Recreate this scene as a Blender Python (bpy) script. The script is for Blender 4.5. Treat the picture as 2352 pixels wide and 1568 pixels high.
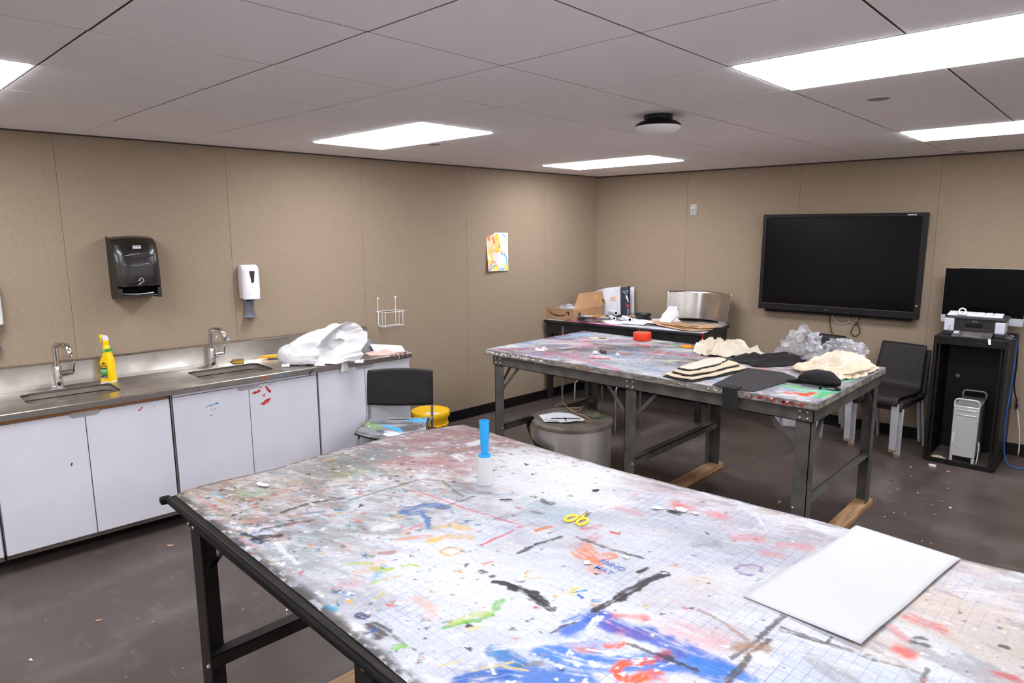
import bpy, bmesh, math, random
import numpy as np
from mathutils import Vector, Matrix, noise
from mathutils.geometry import tessellate_polygon

for o in list(bpy.data.objects):
    bpy.data.objects.remove(o, do_unlink=True)
SC = bpy.context.scene
COL = SC.collection

# ------------------------------------------------------------------ camera, world, exposure
cd = bpy.data.cameras.new('camera')
cam = bpy.data.objects.new('camera', cd)
COL.objects.link(cam)
cd.sensor_width = 36.0
cd.lens = 23.4895
cd.clip_start = 0.02
cd.clip_end = 60
cam.matrix_world = Matrix([[0.72827, -0.107543, 0.6768, 4.889218], [0.68527, 0.122024, -0.717994, -0.628238], [-0.005371, 0.986684, 0.162562, 1.817428], [0.0, 0.0, 0.0, 1.0]])
SC.camera = cam

W = bpy.data.worlds.new('world')
SC.world = W
W.use_nodes = True
W.node_tree.nodes['Background'].inputs[0].default_value = (0.05, 0.05, 0.055, 1)
W.node_tree.nodes['Background'].inputs[1].default_value = 0.2
SC.view_settings.view_transform = 'Standard'
SC.view_settings.look = 'None'
SC.view_settings.gamma = 1
SC.view_settings.use_curve_mapping = False
SC.view_settings.exposure = 0.0
PANEL_EMISSION = 18.6          # the ceiling troffers are the only lamps of the room
PANEL_COLOR = (0.965, 1.0, 1.06)

# ------------------------------------------------------------------ helpers
def lin(c):
    def f(v):
        v /= 255.0
        return v / 12.92 if v <= 0.04045 else ((v + 0.055) / 1.055) ** 2.4
    return tuple(f(v) for v in c)

def mat(name, c1, c2=None, rough=0.5, metal=0.0, scale=6.0, detail=4.0, bump=0.0, bscale=120.0, spec=0.5,
        stretch=None, contrast=(0.35, 0.65), rough2=None, coat=0.0, trans=0.0, bstretch=None):
    m = bpy.data.materials.new(name)
    m.use_nodes = True
    nt = m.node_tree
    N, L = nt.nodes, nt.links
    b = N['Principled BSDF']
    a1 = lin(c1) + (1,)
    a2 = (lin(c2) if c2 else tuple(v * 0.88 for v in lin(c1))) + (1,)
    tc = N.new('ShaderNodeTexCoord')
    src = tc.outputs['Object']
    if stretch:
        mp = N.new('ShaderNodeMapping')
        mp.inputs['Scale'].default_value = stretch
        L.new(src, mp.inputs[0])
        src1 = mp.outputs[0]
    else:
        src1 = src
    n = N.new('ShaderNodeTexNoise')
    n.inputs['Scale'].default_value = scale
    n.inputs['Detail'].default_value = detail
    L.new(src1, n.inputs['Vector'])
    r = N.new('ShaderNodeValToRGB')
    r.color_ramp.elements[0].position = contrast[0]
    r.color_ramp.elements[1].position = contrast[1]
    r.color_ramp.elements[0].color = a1
    r.color_ramp.elements[1].color = a2
    L.new(n.outputs['Fac'], r.inputs[0])
    L.new(r.outputs[0], b.inputs['Base Color'])
    b.inputs['Roughness'].default_value = rough
    if rough2 is not None:
        mr = N.new('ShaderNodeMapRange')
        mr.inputs[1].default_value = contrast[0]
        mr.inputs[2].default_value = contrast[1]
        mr.inputs[3].default_value = rough
        mr.inputs[4].default_value = rough2
        L.new(n.outputs['Fac'], mr.inputs[0])
        L.new(mr.outputs[0], b.inputs['Roughness'])
    b.inputs['Metallic'].default_value = metal
    b.inputs['Specular IOR Level'].default_value = spec
    if coat:
        b.inputs['Coat Weight'].default_value = coat
    if trans:
        b.inputs['Transmission Weight'].default_value = trans
    if bump:
        n2 = N.new('ShaderNodeTexNoise')
        n2.inputs['Scale'].default_value = bscale
        n2.inputs['Detail'].default_value = 3
        if bstretch:
            mp2 = N.new('ShaderNodeMapping')
            mp2.inputs['Scale'].default_value = bstretch
            L.new(src, mp2.inputs[0])
            L.new(mp2.outputs[0], n2.inputs['Vector'])
        else:
            L.new(src, n2.inputs['Vector'])
        bp = N.new('ShaderNodeBump')
        bp.inputs['Strength'].default_value = bump
        bp.inputs['Distance'].default_value = 0.003
        L.new(n2.outputs['Fac'], bp.inputs['Height'])
        L.new(bp.outputs[0], b.inputs['Normal'])
    return m

def emit_mat(name, col, strength):
    m = bpy.data.materials.new(name)
    m.use_nodes = True
    nt = m.node_tree
    b = nt.nodes['Principled BSDF']
    b.inputs['Base Color'].default_value = (0.8, 0.8, 0.8, 1)
    b.inputs['Emission Color'].default_value = tuple(col) + (1,)
    b.inputs['Emission Strength'].default_value = strength
    return m

def vcol_mat(name, attr='paint', rough=0.5, spec=0.5, noise_amt=0.15, nscale=60, bump=0.0, grid=None, coat=0.0):
    """colour from a painted attribute, broken up by fine procedural noise; grid = (spacing, colour, width)"""
    m = bpy.data.materials.new(name)
    m.use_nodes = True
    nt = m.node_tree
    N, L = nt.nodes, nt.links
    b = N['Principled BSDF']
    at = N.new('ShaderNodeAttribute')
    at.attribute_name = attr
    tc = N.new('ShaderNodeTexCoord')
    n = N.new('ShaderNodeTexNoise')
    n.inputs['Scale'].default_value = nscale
    n.inputs['Detail'].default_value = 6
    L.new(tc.outputs['Object'], n.inputs['Vector'])
    mr = N.new('ShaderNodeMapRange')
    mr.inputs[1].default_value = 0.3
    mr.inputs[2].default_value = 0.7
    mr.inputs[3].default_value = 1 - noise_amt
    mr.inputs[4].default_value = 1 + noise_amt
    L.new(n.outputs['Fac'], mr.inputs[0])
    mul = N.new('ShaderNodeMixRGB')
    mul.blend_type = 'MULTIPLY'
    mul.inputs[0].default_value = 1
    L.new(at.outputs['Color'], mul.inputs[1])
    L.new(mr.outputs[0], mul.inputs[2])
    out = mul.outputs[0]
    if grid:
        sp, gc, gw = grid
        sx = N.new('ShaderNodeSeparateXYZ')
        L.new(tc.outputs['Object'], sx.inputs[0])
        lines = []
        for ax in (0, 1):
            md = N.new('ShaderNodeMath'); md.operation = 'PINGPONG'
            md.inputs[1].default_value = sp / 2
            L.new(sx.outputs[ax], md.inputs[0])
            lt = N.new('ShaderNodeMath'); lt.operation = 'LESS_THAN'
            lt.inputs[1].default_value = gw / 2
            L.new(md.outputs[0], lt.inputs[0])
            lines.append(lt)
        mx = N.new('ShaderNodeMath'); mx.operation = 'MAXIMUM'
        L.new(lines[0].outputs[0], mx.inputs[0]); L.new(lines[1].outputs[0], mx.inputs[1])
        ga = N.new('ShaderNodeMath'); ga.operation = 'MULTIPLY'
        L.new(mx.outputs[0], ga.inputs[0]); L.new(at.outputs['Alpha'], ga.inputs[1])
        gm = N.new('ShaderNodeMixRGB')
        gm.inputs[2].default_value = lin(gc) + (1,)
        L.new(ga.outputs[0], gm.inputs[0]); L.new(out, gm.inputs[1])
        out = gm.outputs[0]
    L.new(out, b.inputs['Base Color'])
    b.inputs['Roughness'].default_value = rough
    b.inputs['Specular IOR Level'].default_value = spec
    if coat:
        b.inputs['Coat Weight'].default_value = coat
    if bump:
        bp = N.new('ShaderNodeBump')
        bp.inputs['Strength'].default_value = bump
        bp.inputs['Distance'].default_value = 0.002
        L.new(n.outputs['Fac'], bp.inputs['Height'])
        L.new(bp.outputs[0], b.inputs['Normal'])
    return m

def RZ(a):
    return Matrix.Rotation(a, 4, 'Z')

def TR(x, y, z=0):
    return Matrix.Translation((x, y, z))

class MB:
    """collects shapes; build() links them as one mesh object"""
    def __init__(s, M=None):
        s.v = []; s.f = []; s.M = M
    def add(s, vs, fs, M=None):
        o = len(s.v)
        M = (s.M @ M) if (M is not None and s.M is not None) else (M if M is not None else s.M)
        if M is not None:
            vs = [M @ Vector(p) for p in vs]
        s.v += [tuple(p) for p in vs]
        s.f += [tuple(i + o for i in f) for f in fs]
        return s
    def box(s, x0, x1, y0, y1, z0, z1, M=None):
        vs = [(x, y, z) for z in (z0, z1) for y in (y0, y1) for x in (x0, x1)]
        return s.add(vs, [(0, 2, 3, 1), (4, 5, 7, 6), (0, 1, 5, 4), (2, 6, 7, 3), (0, 4, 6, 2), (1, 3, 7, 5)], M)
    def prism(s, poly, z0, z1, M=None, holes=()):
        """poly in xy, extruded in z; holes are cut through"""
        loops = [list(poly)] + [list(h) for h in holes]
        flat = [p for l in loops for p in l]
        tris = tessellate_polygon([[Vector((p[0], p[1], 0)) for p in l] for l in loops])
        n = len(flat)
        vs = [(p[0], p[1], z0) for p in flat] + [(p[0], p[1], z1) for p in flat]
        fs = []
        for t in tris:
            a, b, c = (Vector(flat[i] + (0,)) if len(flat[i]) == 2 else Vector(flat[i]) for i in t)
            up = (b - a).cross(c - a).z > 0
            t = tuple(t) if up else tuple(reversed(t))
            fs.append(tuple(i + n for i in t)); fs.append(tuple(reversed(t)))
        o = 0
        for k, l in enumerate(loops):
            m = len(l)
            area = sum(l[i][0] * l[(i + 1) % m][1] - l[(i + 1) % m][0] * l[i][1] for i in range(m))
            for i in range(m):
                a, b = o + i, o + (i + 1) % m
                q = (a, b, b + n, a + n)
                fs.append(q if (area > 0) == (k == 0) else tuple(reversed(q)))
            o += m
        return s.add(vs, fs, M)
    def tube(s, path, r, n=8, closed=False, M=None):
        P = [Vector(p) for p in path]
        m = len(P)
        rs = r if isinstance(r, (list, tuple)) else [r] * m
        vs = []
        up = None
        for i, p in enumerate(P):
            if closed:
                d = P[(i + 1) % m] - P[i - 1]
            else:
                d = P[min(i + 1, m - 1)] - P[max(i - 1, 0)]
            d.normalize()
            if up is None:
                up = Vector((0, 0, 1)) if abs(d.z) < 0.9 else Vector((1, 0, 0))
            x = up.cross(d)
            if x.length < 1e-4:
                x = Vector((1, 0, 0)).cross(d)
            x.normalize()
            up = d.cross(x).normalized()
            for k in range(n):
                a = 2 * math.pi * k / n
                vs.append(p + (x * math.cos(a) + up * math.sin(a)) * rs[i])
        fs = []
        for i in range(m if closed else m - 1):
            j = (i + 1) % m
            for k in range(n):
                l = (k + 1) % n
                fs.append((i * n + k, i * n + l, j * n + l, j * n + k))
        if not closed:
            fs.append(tuple(reversed(range(n)))); fs.append(tuple((m - 1) * n + k for k in range(n)))
        return s.add(vs, fs, M)
    def lathe(s, prof, n=32, M=None, cap=True):
        vs = []; fs = []
        m = len(prof)
        for r, z in prof:
            for k in range(n):
                a = 2 * math.pi * k / n
                vs.append((r * math.cos(a), r * math.sin(a), z))
        for i in range(m - 1):
            for k in range(n):
                l = (k + 1) % n
                fs.append((i * n + k, i * n + l, (i + 1) * n + l, (i + 1) * n + k))
        if cap:
            if prof[0][0] > 1e-6: fs.append(tuple(reversed(range(n))))
            if prof[-1][0] > 1e-6: fs.append(tuple((m - 1) * n + k for k in range(n)))
        return s.add(vs, fs, M)
    def grid(s, f, nu, nv, M=None, wrap_u=False):
        vs = [f(i / (nu if wrap_u else nu - 1), j / (nv - 1)) for j in range(nv) for i in range(nu)]
        fs = []
        for j in range(nv - 1):
            for i in range(nu if wrap_u else nu - 1):
                k = (i + 1) % nu
                fs.append((j * nu + i, j * nu + k, (j + 1) * nu + k, (j + 1) * nu + i))
        return s.add(vs, fs, M)
    def bar(s, a, b, w, h, M=None):
        """square bar from a to b, w across (horizontal), h in the other direction"""
        a, b = Vector(a), Vector(b)
        d = (b - a).normalized()
        up = Vector((0, 0, 1)) if abs(d.z) < 0.95 else Vector((0, 1, 0))
        x = d.cross(up).normalized() * (w / 2)
        y = x.cross(d).normalized() * (h / 2)
        vs = [p + i * x + j * y for p in (a, b) for i, j in ((-1, -1), (1, -1), (1, 1), (-1, 1))]
        return s.add(vs, [(0, 1, 2, 3), (7, 6, 5, 4), (0, 4, 5, 1), (1, 5, 6, 2), (2, 6, 7, 3), (3, 7, 4, 0)], M)
    def build(s, name, m, parent=None, smooth=35, bevel=0, solid=0, subsurf=0, bseg=2, world=False, keep=False):
        me = bpy.data.meshes.new(name)
        vs = s.v
        loc = None
        if parent is None and not keep and vs:
            xs = [p[0] for p in vs]; ys = [p[1] for p in vs]; zs = [p[2] for p in vs]
            loc = Vector(((min(xs) + max(xs)) / 2, (min(ys) + max(ys)) / 2, min(zs)))
            vs = [(p[0] - loc.x, p[1] - loc.y, p[2] - loc.z) for p in vs]
        if world and parent is not None:
            inv = wm(parent).inverted()
            vs = [tuple(inv @ Vector(p)) for p in vs]
        me.from_pydata(vs, [], s.f)
        bm = bmesh.new(); bm.from_mesh(me)
        bmesh.ops.recalc_face_normals(bm, faces=bm.faces)
        bm.to_mesh(me); bm.free()
        if smooth:
            me.polygons.foreach_set('use_smooth', [True] * len(me.polygons))
            me.set_sharp_from_angle(angle=math.radians(smooth))
        o = bpy.data.objects.new(name, me)
        COL.objects.link(o)
        if loc is not None: o.location = loc
        if parent is not None: o.parent = parent
        if m: me.materials.append(m)
        if solid:
            md = o.modifiers.new('thickness', 'SOLIDIFY'); md.thickness = solid; md.offset = 0
        if subsurf:
            md = o.modifiers.new('sub', 'SUBSURF'); md.levels = subsurf; md.render_levels = subsurf
        if bevel:
            md = o.modifiers.new('bevel', 'BEVEL'); md.width = bevel; md.segments = bseg
            md.limit_method = 'ANGLE'; md.angle_limit = math.radians(40)
        return o

def wm(o):
    M = o.matrix_basis.copy()
    while o.parent:
        o = o.parent
        M = o.matrix_basis @ M
    return M

def thing(name, label, cat, loc=(0, 0, 0), rz=0.0, group=None):
    o = bpy.data.objects.new(name, None)
    o.empty_display_size = 0.1
    COL.objects.link(o)
    o.matrix_basis = TR(*loc) @ RZ(rz)
    return tag(o, label, cat, group)

def tag(o, label, cat, group=None):
    o['label'] = label
    o['category'] = cat
    if group: o['group'] = group
    return o

def struct(o, label=None, cat=None):
    o['kind'] = 'structure'
    if label: o['label'] = label
    if cat: o['category'] = cat
    return o

def stuff(o):
    o['kind'] = 'stuff'
    return o

def sroot(name, label, cat):
    o = bpy.data.objects.new(name, None)
    COL.objects.link(o)
    return struct(o, label, cat)

def copy_tree(o, parent=None):
    c = o.copy()
    COL.objects.link(c)
    if parent is not None: c.parent = parent
    for ch in [x for x in bpy.data.objects if x.parent is o]:
        copy_tree(ch, c)
    return c

def rrect(x0, x1, y0, y1, r, n=5):
    pts = []
    for cx, cy, a0 in ((x1 - r, y0 + r, -90), (x1 - r, y1 - r, 0), (x0 + r, y1 - r, 90), (x0 + r, y0 + r, 180)):
        for k in range(n + 1):
            a = math.radians(a0 + 90 * k / n)
            pts.append((cx + r * math.cos(a), cy + r * math.sin(a)))
    return pts

def text(name, body, size, m, parent, M, extrude=0.0004, bold=False, align='CENTER'):
    """flat raised letters as one mesh"""
    c = bpy.data.curves.new(name, 'FONT')
    c.body = body; c.size = size; c.extrude = extrude; c.resolution_u = 3
    c.align_x = align; c.align_y = 'CENTER'
    if bold: c.offset = size * 0.025
    tmp = bpy.data.objects.new('tmp_text', c)
    COL.objects.link(tmp)
    dg = bpy.context.evaluated_depsgraph_get()
    me = bpy.data.meshes.new_from_object(tmp.evaluated_get(dg))
    bpy.data.objects.remove(tmp, do_unlink=True)
    bpy.data.curves.remove(c)
    o = bpy.data.objects.new(name, me)
    COL.objects.link(o)
    me.materials.clear(); me.materials.append(m)
    o.parent = parent
    o.matrix_basis = M
    return o

def cloth_mb(outline, base, hfun, rings=14, per=3, thick=0.004, seed=0):
    """a flat-lying piece of cloth or paper: star-shaped outline, folds from hfun(x, y, r)"""
    n0 = len(outline)
    pts = []
    for i in range(n0):
        a, b = Vector(outline[i]), Vector(outline[(i + 1) % n0])
        for k in range(per): pts.append(a.lerp(b, k / per))
    n = len(pts)
    cx = sum(p.x for p in pts) / n; cy = sum(p.y for p in pts) / n
    vs = [(cx, cy, base + thick + hfun(cx, cy, 0))]
    for j in range(1, rings + 1):
        r = j / rings
        for p in pts:
            x = cx + (p.x - cx) * r; y = cy + (p.y - cy) * r
            vs.append((x, y, base + thick + max(0.0, hfun(x, y, r))))
    fs = []
    for i in range(n): fs.append((0, 1 + i, 1 + (i + 1) % n))
    for j in range(rings - 1):
        for i in range(n):
            k = (i + 1) % n
            fs.append((1 + j * n + i, 1 + (j + 1) * n + i, 1 + (j + 1) * n + k, 1 + j * n + k))
    # edge skirt and underside
    o = len(vs)
    last = 1 + (rings - 1) * n
    for i in range(n):
        x, y, z = vs[last + i]
        vs.append((cx + (x - cx) * 0.995, cy + (y - cy) * 0.995, max(base, z - thick)))
    for i in range(n):
        k = (i + 1) % n
        fs.append((last + i, o + i, o + k, last + k))
    fs.append(tuple(reversed(range(o, o + n))))
    m = MB(); m.v = vs; m.f = fs
    return m

def nz(x, y, z=0.0):
    return noise.noise(Vector((x, y, z)))

def ragged(x0, y0, rx, ry, n=14, amp=0.35, seed=1, rot=0.0):
    rnd = random.Random(seed)
    out = []
    for k in range(n):
        a = 2 * math.pi * k / n
        r = 1 + rnd.uniform(-amp, amp)
        px, py = rx * r * math.cos(a), ry * r * math.sin(a)
        out.append((x0 + px * math.cos(rot) - py * math.sin(rot), y0 + px * math.sin(rot) + py * math.cos(rot)))
    return out

# ------------------------------------------------------------------ paint on table tops (colours of the dried paint itself)
def lat_noise(u, v, seed):
    rng = np.random.RandomState(seed)
    T = rng.rand(256, 256).astype(np.float32)
    iu = np.floor(u).astype(int); iv = np.floor(v).astype(int)
    fu = u - iu; fv = v - iv
    fu = fu * fu * (3 - 2 * fu); fv = fv * fv * (3 - 2 * fv)
    a = T[iu % 256, iv % 256]; b = T[(iu + 1) % 256, iv % 256]
    c = T[iu % 256, (iv + 1) % 256]; d = T[(iu + 1) % 256, (iv + 1) % 256]
    return (a * (1 - fu) + b * fu) * (1 - fv) + (c * (1 - fu) + d * fu) * fv

def fbm(u, v, seed, octs=4):
    s = 0; a = 0.5; t = 0
    for k in range(octs):
        s = s + a * lat_noise(u * 2 ** k + 17.3 * k, v * 2 ** k + 5.1 * k, seed + k)
        t += a; a *= 0.55
    return s / t

def sstep(a, b, x):
    t = np.clip((x - a) / (b - a), 0, 1)
    return t * t * (3 - 2 * t)

class Canvas:
    def __init__(s, x0, x1, y0, y1, step, base):
        s.x = np.arange(x0, x1 + step, step); s.y = np.arange(y0, y1 + step, step)
        s.X, s.Y = np.meshgrid(s.x, s.y)
        s.step = step
        s.C = np.zeros(s.X.shape + (3,), np.float32) + np.array(base, np.float32)
        s.A = np.ones(s.X.shape, np.float32)     # how far the printed grid still shows
    def blend(s, sl, m, col, cover=0.8):
        m3 = m[..., None]
        s.C[sl] = s.C[sl] * (1 - m3) + np.array(col, np.float32) * m3
        s.A[sl] *= (1 - cover * m)
    def stroke(s, col, w, alpha, soft, pts, seed=0, cover=0.8):
        pad = w * (1.6 if soft < 0.9 else 1.3) + 0.01
        xs = [p[0] for p in pts]; ys = [p[1] for p in pts]
        i0, i1 = np.searchsorted(s.x, [min(xs) - pad, max(xs) + pad])
        j0, j1 = np.searchsorted(s.y, [min(ys) - pad, max(ys) + pad])
        if i1 <= i0 or j1 <= j0: return
        sl = (slice(j0, j1), slice(i0, i1))
        X, Y = s.X[sl], s.Y[sl]
        d = np.full(X.shape, 9.0)
        tdir = 0.6
        if len(pts) == 1: pts = [pts[0], (pts[0][0] + 1e-4, pts[0][1])]
        for (ax, ay), (bx, by) in zip(pts[:-1], pts[1:]):
            vx, vy = bx - ax, by - ay
            l2 = vx * vx + vy * vy + 1e-9
            t = np.clip(((X - ax) * vx + (Y - ay) * vy) / l2, 0, 1)
            d = np.minimum(d, np.hypot(X - ax - t * vx, Y - ay - t * vy))
        ang = math.atan2(pts[-1][1] - pts[0][1], pts[-1][0] - pts[0][0])
        ca, sa = math.cos(ang), math.sin(ang)
        U = (X * ca + Y * sa); V = (-X * sa + Y * ca)
        k = 1.0 / max(w, 0.012)
        n1 = fbm(U * k * 1.6 + 40, V * k * 1.6 + 40, seed + 11, 4) - 0.5
        n2 = fbm(U * 14 + 60, V * 130 + 60, seed + 31, 3)
        h = w / 2
        if soft >= 0.9:
            m = sstep(1.5, 0.15, d / h + n1 * 1.4) * alpha
            m = m * sstep(0.16, 0.62, n2 * 0.55 + fbm(U * 30 + 9, V * 45 + 9, seed + 5, 4) * 0.55)
        else:
            m = sstep(1.0 + 0.7 * soft + 0.15, 1.0 - 0.7 * soft - 0.15, d / h + n1 * (1.3 + soft)) * alpha
            m = m * sstep(0.22, 0.46 + 0.15 * soft, n2 * 0.75 + 0.25 * fbm(U * 60 + 5, V * 60 + 5, seed + 41, 3))
        s.blend(sl, m, lin(col), cover)
    def wash(s, col, seed, fu, fv, ang, lo, hi, alpha, mask=None, cover=0.5):
        ca, sa = math.cos(ang), math.sin(ang)
        U = s.X * ca + s.Y * sa + 20; V = -s.X * sa + s.Y * ca + 20
        m = sstep(lo, hi, fbm(U * fu, V * fv, seed, 5)) * alpha
        if mask is not None: m = m * mask
        s.blend((slice(None), slice(None)), m, lin(col), cover)
    def flecks(s, n, cols, seed, rmin, rmax, area=None, ang=0.5, asp=2.2):
        rnd = random.Random(seed)
        for k in range(n):
            if area:
                a = rnd.choice(area)
                x = rnd.gauss(a[0], a[2]); y = rnd.gauss(a[1], a[3])
            else:
                x = rnd.uniform(s.x[0], s.x[-1]); y = rnd.uniform(s.y[0], s.y[-1])
            r = rmin + (rmax - rmin) * rnd.random() ** 3
            i0, i1 = np.searchsorted(s.x, [x - r * 2.5, x + r * 2.5]); j0, j1 = np.searchsorted(s.y, [y - r * 2.5, y + r * 2.5])
            if i1 <= i0 or j1 <= j0: continue
            sl = (slice(j0, j1), slice(i0, i1))
            t = ang + rnd.gauss(0, 0.6)
            X = s.X[sl] - x; Y = s.Y[sl] - y
            q = 1 + (asp - 1) * rnd.random()
            U = (X * math.cos(t) + Y * math.sin(t)) / (r * q ** 0.5); V = (-X * math.sin(t) + Y * math.cos(t)) / (r / q ** 0.5)
            wob = 0.35 * np.sin(3 * np.arctan2(V, U) + rnd.random() * 6) + 0.25 * np.sin(5 * np.arctan2(V, U) + rnd.random() * 6)
            m = sstep(1.25, 0.75, np.hypot(U, V) + wob) * rnd.uniform(0.6, 1)
            s.blend(sl, m, lin(rnd.choice(cols)), 0.8)

def painted_grid(name, cv, fx, nu, nv, m, parent):
    """a grid surface fx(u, v) -> (x, y, z) in the table's frame; its colours are looked up on the canvas"""
    u = np.linspace(0, 1, nu); v = np.linspace(0, 1, nv)
    U, V = np.meshgrid(u, v)
    X, Y, Z = fx(U, V)
    co = np.stack([X, Y, Z], -1).reshape(-1, 3).astype(np.float32)
    idx = np.arange(nu * nv).reshape(nv, nu)
    q = np.stack([idx[:-1, :-1], idx[:-1, 1:], idx[1:, 1:], idx[1:, :-1]], -1).reshape(-1, 4)
    me = bpy.data.meshes.new(name)
    me.vertices.add(len(co)); me.vertices.foreach_set('co', co.ravel())
    me.loops.add(q.size); me.loops.foreach_set('vertex_index', q.ravel().astype(np.int32))
    me.polygons.add(len(q)); me.polygons.foreach_set('loop_start', (np.arange(len(q)) * 4).astype(np.int32))
    me.polygons.foreach_set('use_smooth', np.ones(len(q), bool))
    me.update(calc_edges=True)
    i = np.clip(np.rint((X - cv.x[0]) / cv.step).astype(int), 0, len(cv.x) - 1)
    j = np.clip(np.rint((Y - cv.y[0]) / cv.step).astype(int), 0, len(cv.y) - 1)
    rgba = np.concatenate([cv.C[j, i], cv.A[j, i][..., None]], -1).astype(np.float32)
    at = me.color_attributes.new('paint', 'FLOAT_COLOR', 'POINT')
    at.data.foreach_set('color', rgba.reshape(-1))
    me.materials.append(m)
    o = bpy.data.objects.new(name, me)
    COL.objects.link(o)
    o.parent = parent
    return o

# ------------------------------------------------------------------ materials of the shell
H = 2.42
M_WALL = mat('wall_fabric', (157, 139, 120), (148, 130, 111), rough=0.9, scale=90, detail=5, bump=0.25, bscale=420, spec=0.2)
M_TILE = mat('ceiling_tile_fibre', (244, 238, 238), (238, 231, 230), rough=0.95, scale=240, detail=4, bump=0.35, bscale=330, spec=0.15)
M_GRID = mat('ceiling_grid_metal', (70, 61, 53), (58, 51, 45), rough=0.7, scale=20)
M_FLOOR = None
M_SEAM = mat('wall_joint', (140, 124, 108), (128, 112, 97), rough=0.9)
M_OFFWALL = mat('pale_wall_paint', (226, 221, 216), (220, 215, 210), rough=0.9)
M_BASE = mat('black_rubber', (16, 14, 14), (24, 21, 20), rough=0.5, spec=0.2, scale=14)
M_LAMPFRAME = mat('lamp_frame_white', (226, 226, 226), (216, 216, 216), rough=0.4, scale=10)
M_PANEL = emit_mat('lamp_diffuser', PANEL_COLOR, PANEL_EMISSION)
M_GREYPAINT = mat('table_grey_enamel', (86, 83, 79), (66, 63, 60), rough=0.45, spec=0.3, scale=9, detail=8, bump=0.12, bscale=60)
M_DARKPAINT = mat('table_dark_enamel', (40, 35, 32), (28, 25, 23), rough=0.45, spec=0.25, scale=9, detail=8, bump=0.12, bscale=60)
M_STEEL = mat('brushed_stainless', (196, 190, 184), (150, 143, 137), rough=0.26, rough2=0.42, metal=1.0, scale=4, detail=8, stretch=(1, 1, 1), contrast=(0.3, 0.75))
M_STEELV = mat('brushed_steel_sheet', (212, 208, 204), (190, 186, 182), rough=0.2, metal=1.0, scale=3, detail=3)
M_CHROME = mat('chrome', (214, 212, 212), (196, 194, 194), rough=0.1, metal=1.0, scale=5)
M_WHITELAM = mat('white_laminate', (217, 215, 224), (210, 208, 217), rough=0.45, scale=3, detail=2)
M_BLACK = mat('black_plastic', (14, 12, 12), (19, 17, 17), rough=0.4, spec=0.22, scale=12)
M_BLACKMATT = mat('black_matt', (15, 13, 12), (21, 18, 17), rough=0.7, spec=0.15, scale=18)
M_WHITE = mat('white_plastic', (232, 230, 232), (226, 224, 226), rough=0.35, scale=6)
M_PAPER = mat('white_paper', (218, 217, 219), (212, 211, 214), rough=0.75, scale=4)
M_GREYMETAL = mat('grey_metal', (150, 148, 146), (128, 126, 124), rough=0.38, metal=0.7, scale=12)
M_BOLT = mat('zinc_bolt', (176, 172, 168), (150, 146, 142), rough=0.35, metal=0.9, scale=40)

def floor_mat():
    m = mat('dark_sheet_floor', (70, 60, 56), (88, 77, 72), rough=0.32, rough2=0.46, scale=2.2, detail=9, bump=0.05, bscale=40, contrast=(0.3, 0.72), spec=0.45)
    nt = m.node_tree; N, L = nt.nodes, nt.links
    b = N['Principled BSDF']
    src = b.inputs['Base Color'].links[0].from_socket
    tc = N.new('ShaderNodeTexCoord')
    prev = src
    for sc, st, lo, hi, col, amt in ((3.2, (1, 0.45, 1), 0.52, 0.78, (124, 114, 110), 0.6), (9, (0.6, 1, 1), 0.58, 0.8, (120, 110, 108), 0.45), (26, (0.3, 1, 1), 0.66, 0.78, (140, 132, 128), 0.35), (70, (1, 1, 1), 0.72, 0.8, (36, 30, 28), 0.6)):
        mp = N.new('ShaderNodeMapping'); mp.inputs['Scale'].default_value = st
        L.new(tc.outputs['Object'], mp.inputs[0])
        n = N.new('ShaderNodeTexNoise'); n.inputs['Scale'].default_value = sc; n.inputs['Detail'].default_value = 7
        L.new(mp.outputs[0], n.inputs['Vector'])
        r = N.new('ShaderNodeMapRange'); r.inputs[1].default_value = lo; r.inputs[2].default_value = hi; r.inputs[4].default_value = amt
        L.new(n.outputs['Fac'], r.inputs[0])
        mx = N.new('ShaderNodeMixRGB'); mx.inputs[2].default_value = lin(col) + (1,)
        L.new(r.outputs[0], mx.inputs[0]); L.new(prev, mx.inputs[1])
        prev = mx.outputs[0]
    L.new(prev, b.inputs['Base Color'])
    return m
M_FLOOR = floor_mat()

# ------------------------------------------------------------------ shell
LX, LA, BY, BA = -0.01793, 0.05225, 5.67219, 0.06816
XR, YF = 8.4, -3.45
ML = TR(LX, 0) @ RZ(-math.atan(LA))          # left wall: local y along the wall, +x into the room
MBK = TR(0, BY) @ RZ(math.atan(BA))          # back wall: local x along the wall, -y into the room
struct(MB().box(-0.6, XR + 0.2, YF - 0.2, 6.6, -0.12, 0.0).build('floor', M_FLOOR, keep=True), 'dark brown sheet floor with scuffs and dried paint', 'floor')

WL = sroot('wall_left', 'beige fabric panelled wall behind the sink counter', 'wall')
MB(ML).box(-0.16, -0.022, YF - 0.1, 5.9, 0, H + 0.1).build('backing', M_SEAM, WL)
seams = [-3.9, -2.75, -1.63, -0.545, 0.516, 1.537, 2.63, 3.755, 4.847, 5.70]
for a, b in zip(seams[:-1], seams[1:]):
    MB(ML).box(-0.022, 0, a + 0.0006, b - 0.0006, 0.0, H).build('wall_panel', M_WALL, WL, smooth=0, bevel=0.0015)
WB = sroot('wall_back', 'beige fabric panelled wall with the wall display', 'wall')
MB(MBK).box(-0.2, XR + 0.3, 0.022, 0.16, 0, H + 0.1).build('backing', M_SEAM, WB)
seams = [0.265, 1.374, 2.49, 3.6, 4.72, 5.84, 6.96, 8.5]
for a, b in zip(seams[:-1], seams[1:]):
    MB(MBK).box(a + 0.0006, b - 0.0006, 0.0, 0.022, 0.0, H).build('wall_panel', M_WALL, WB, smooth=0, bevel=0.0015)
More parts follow.
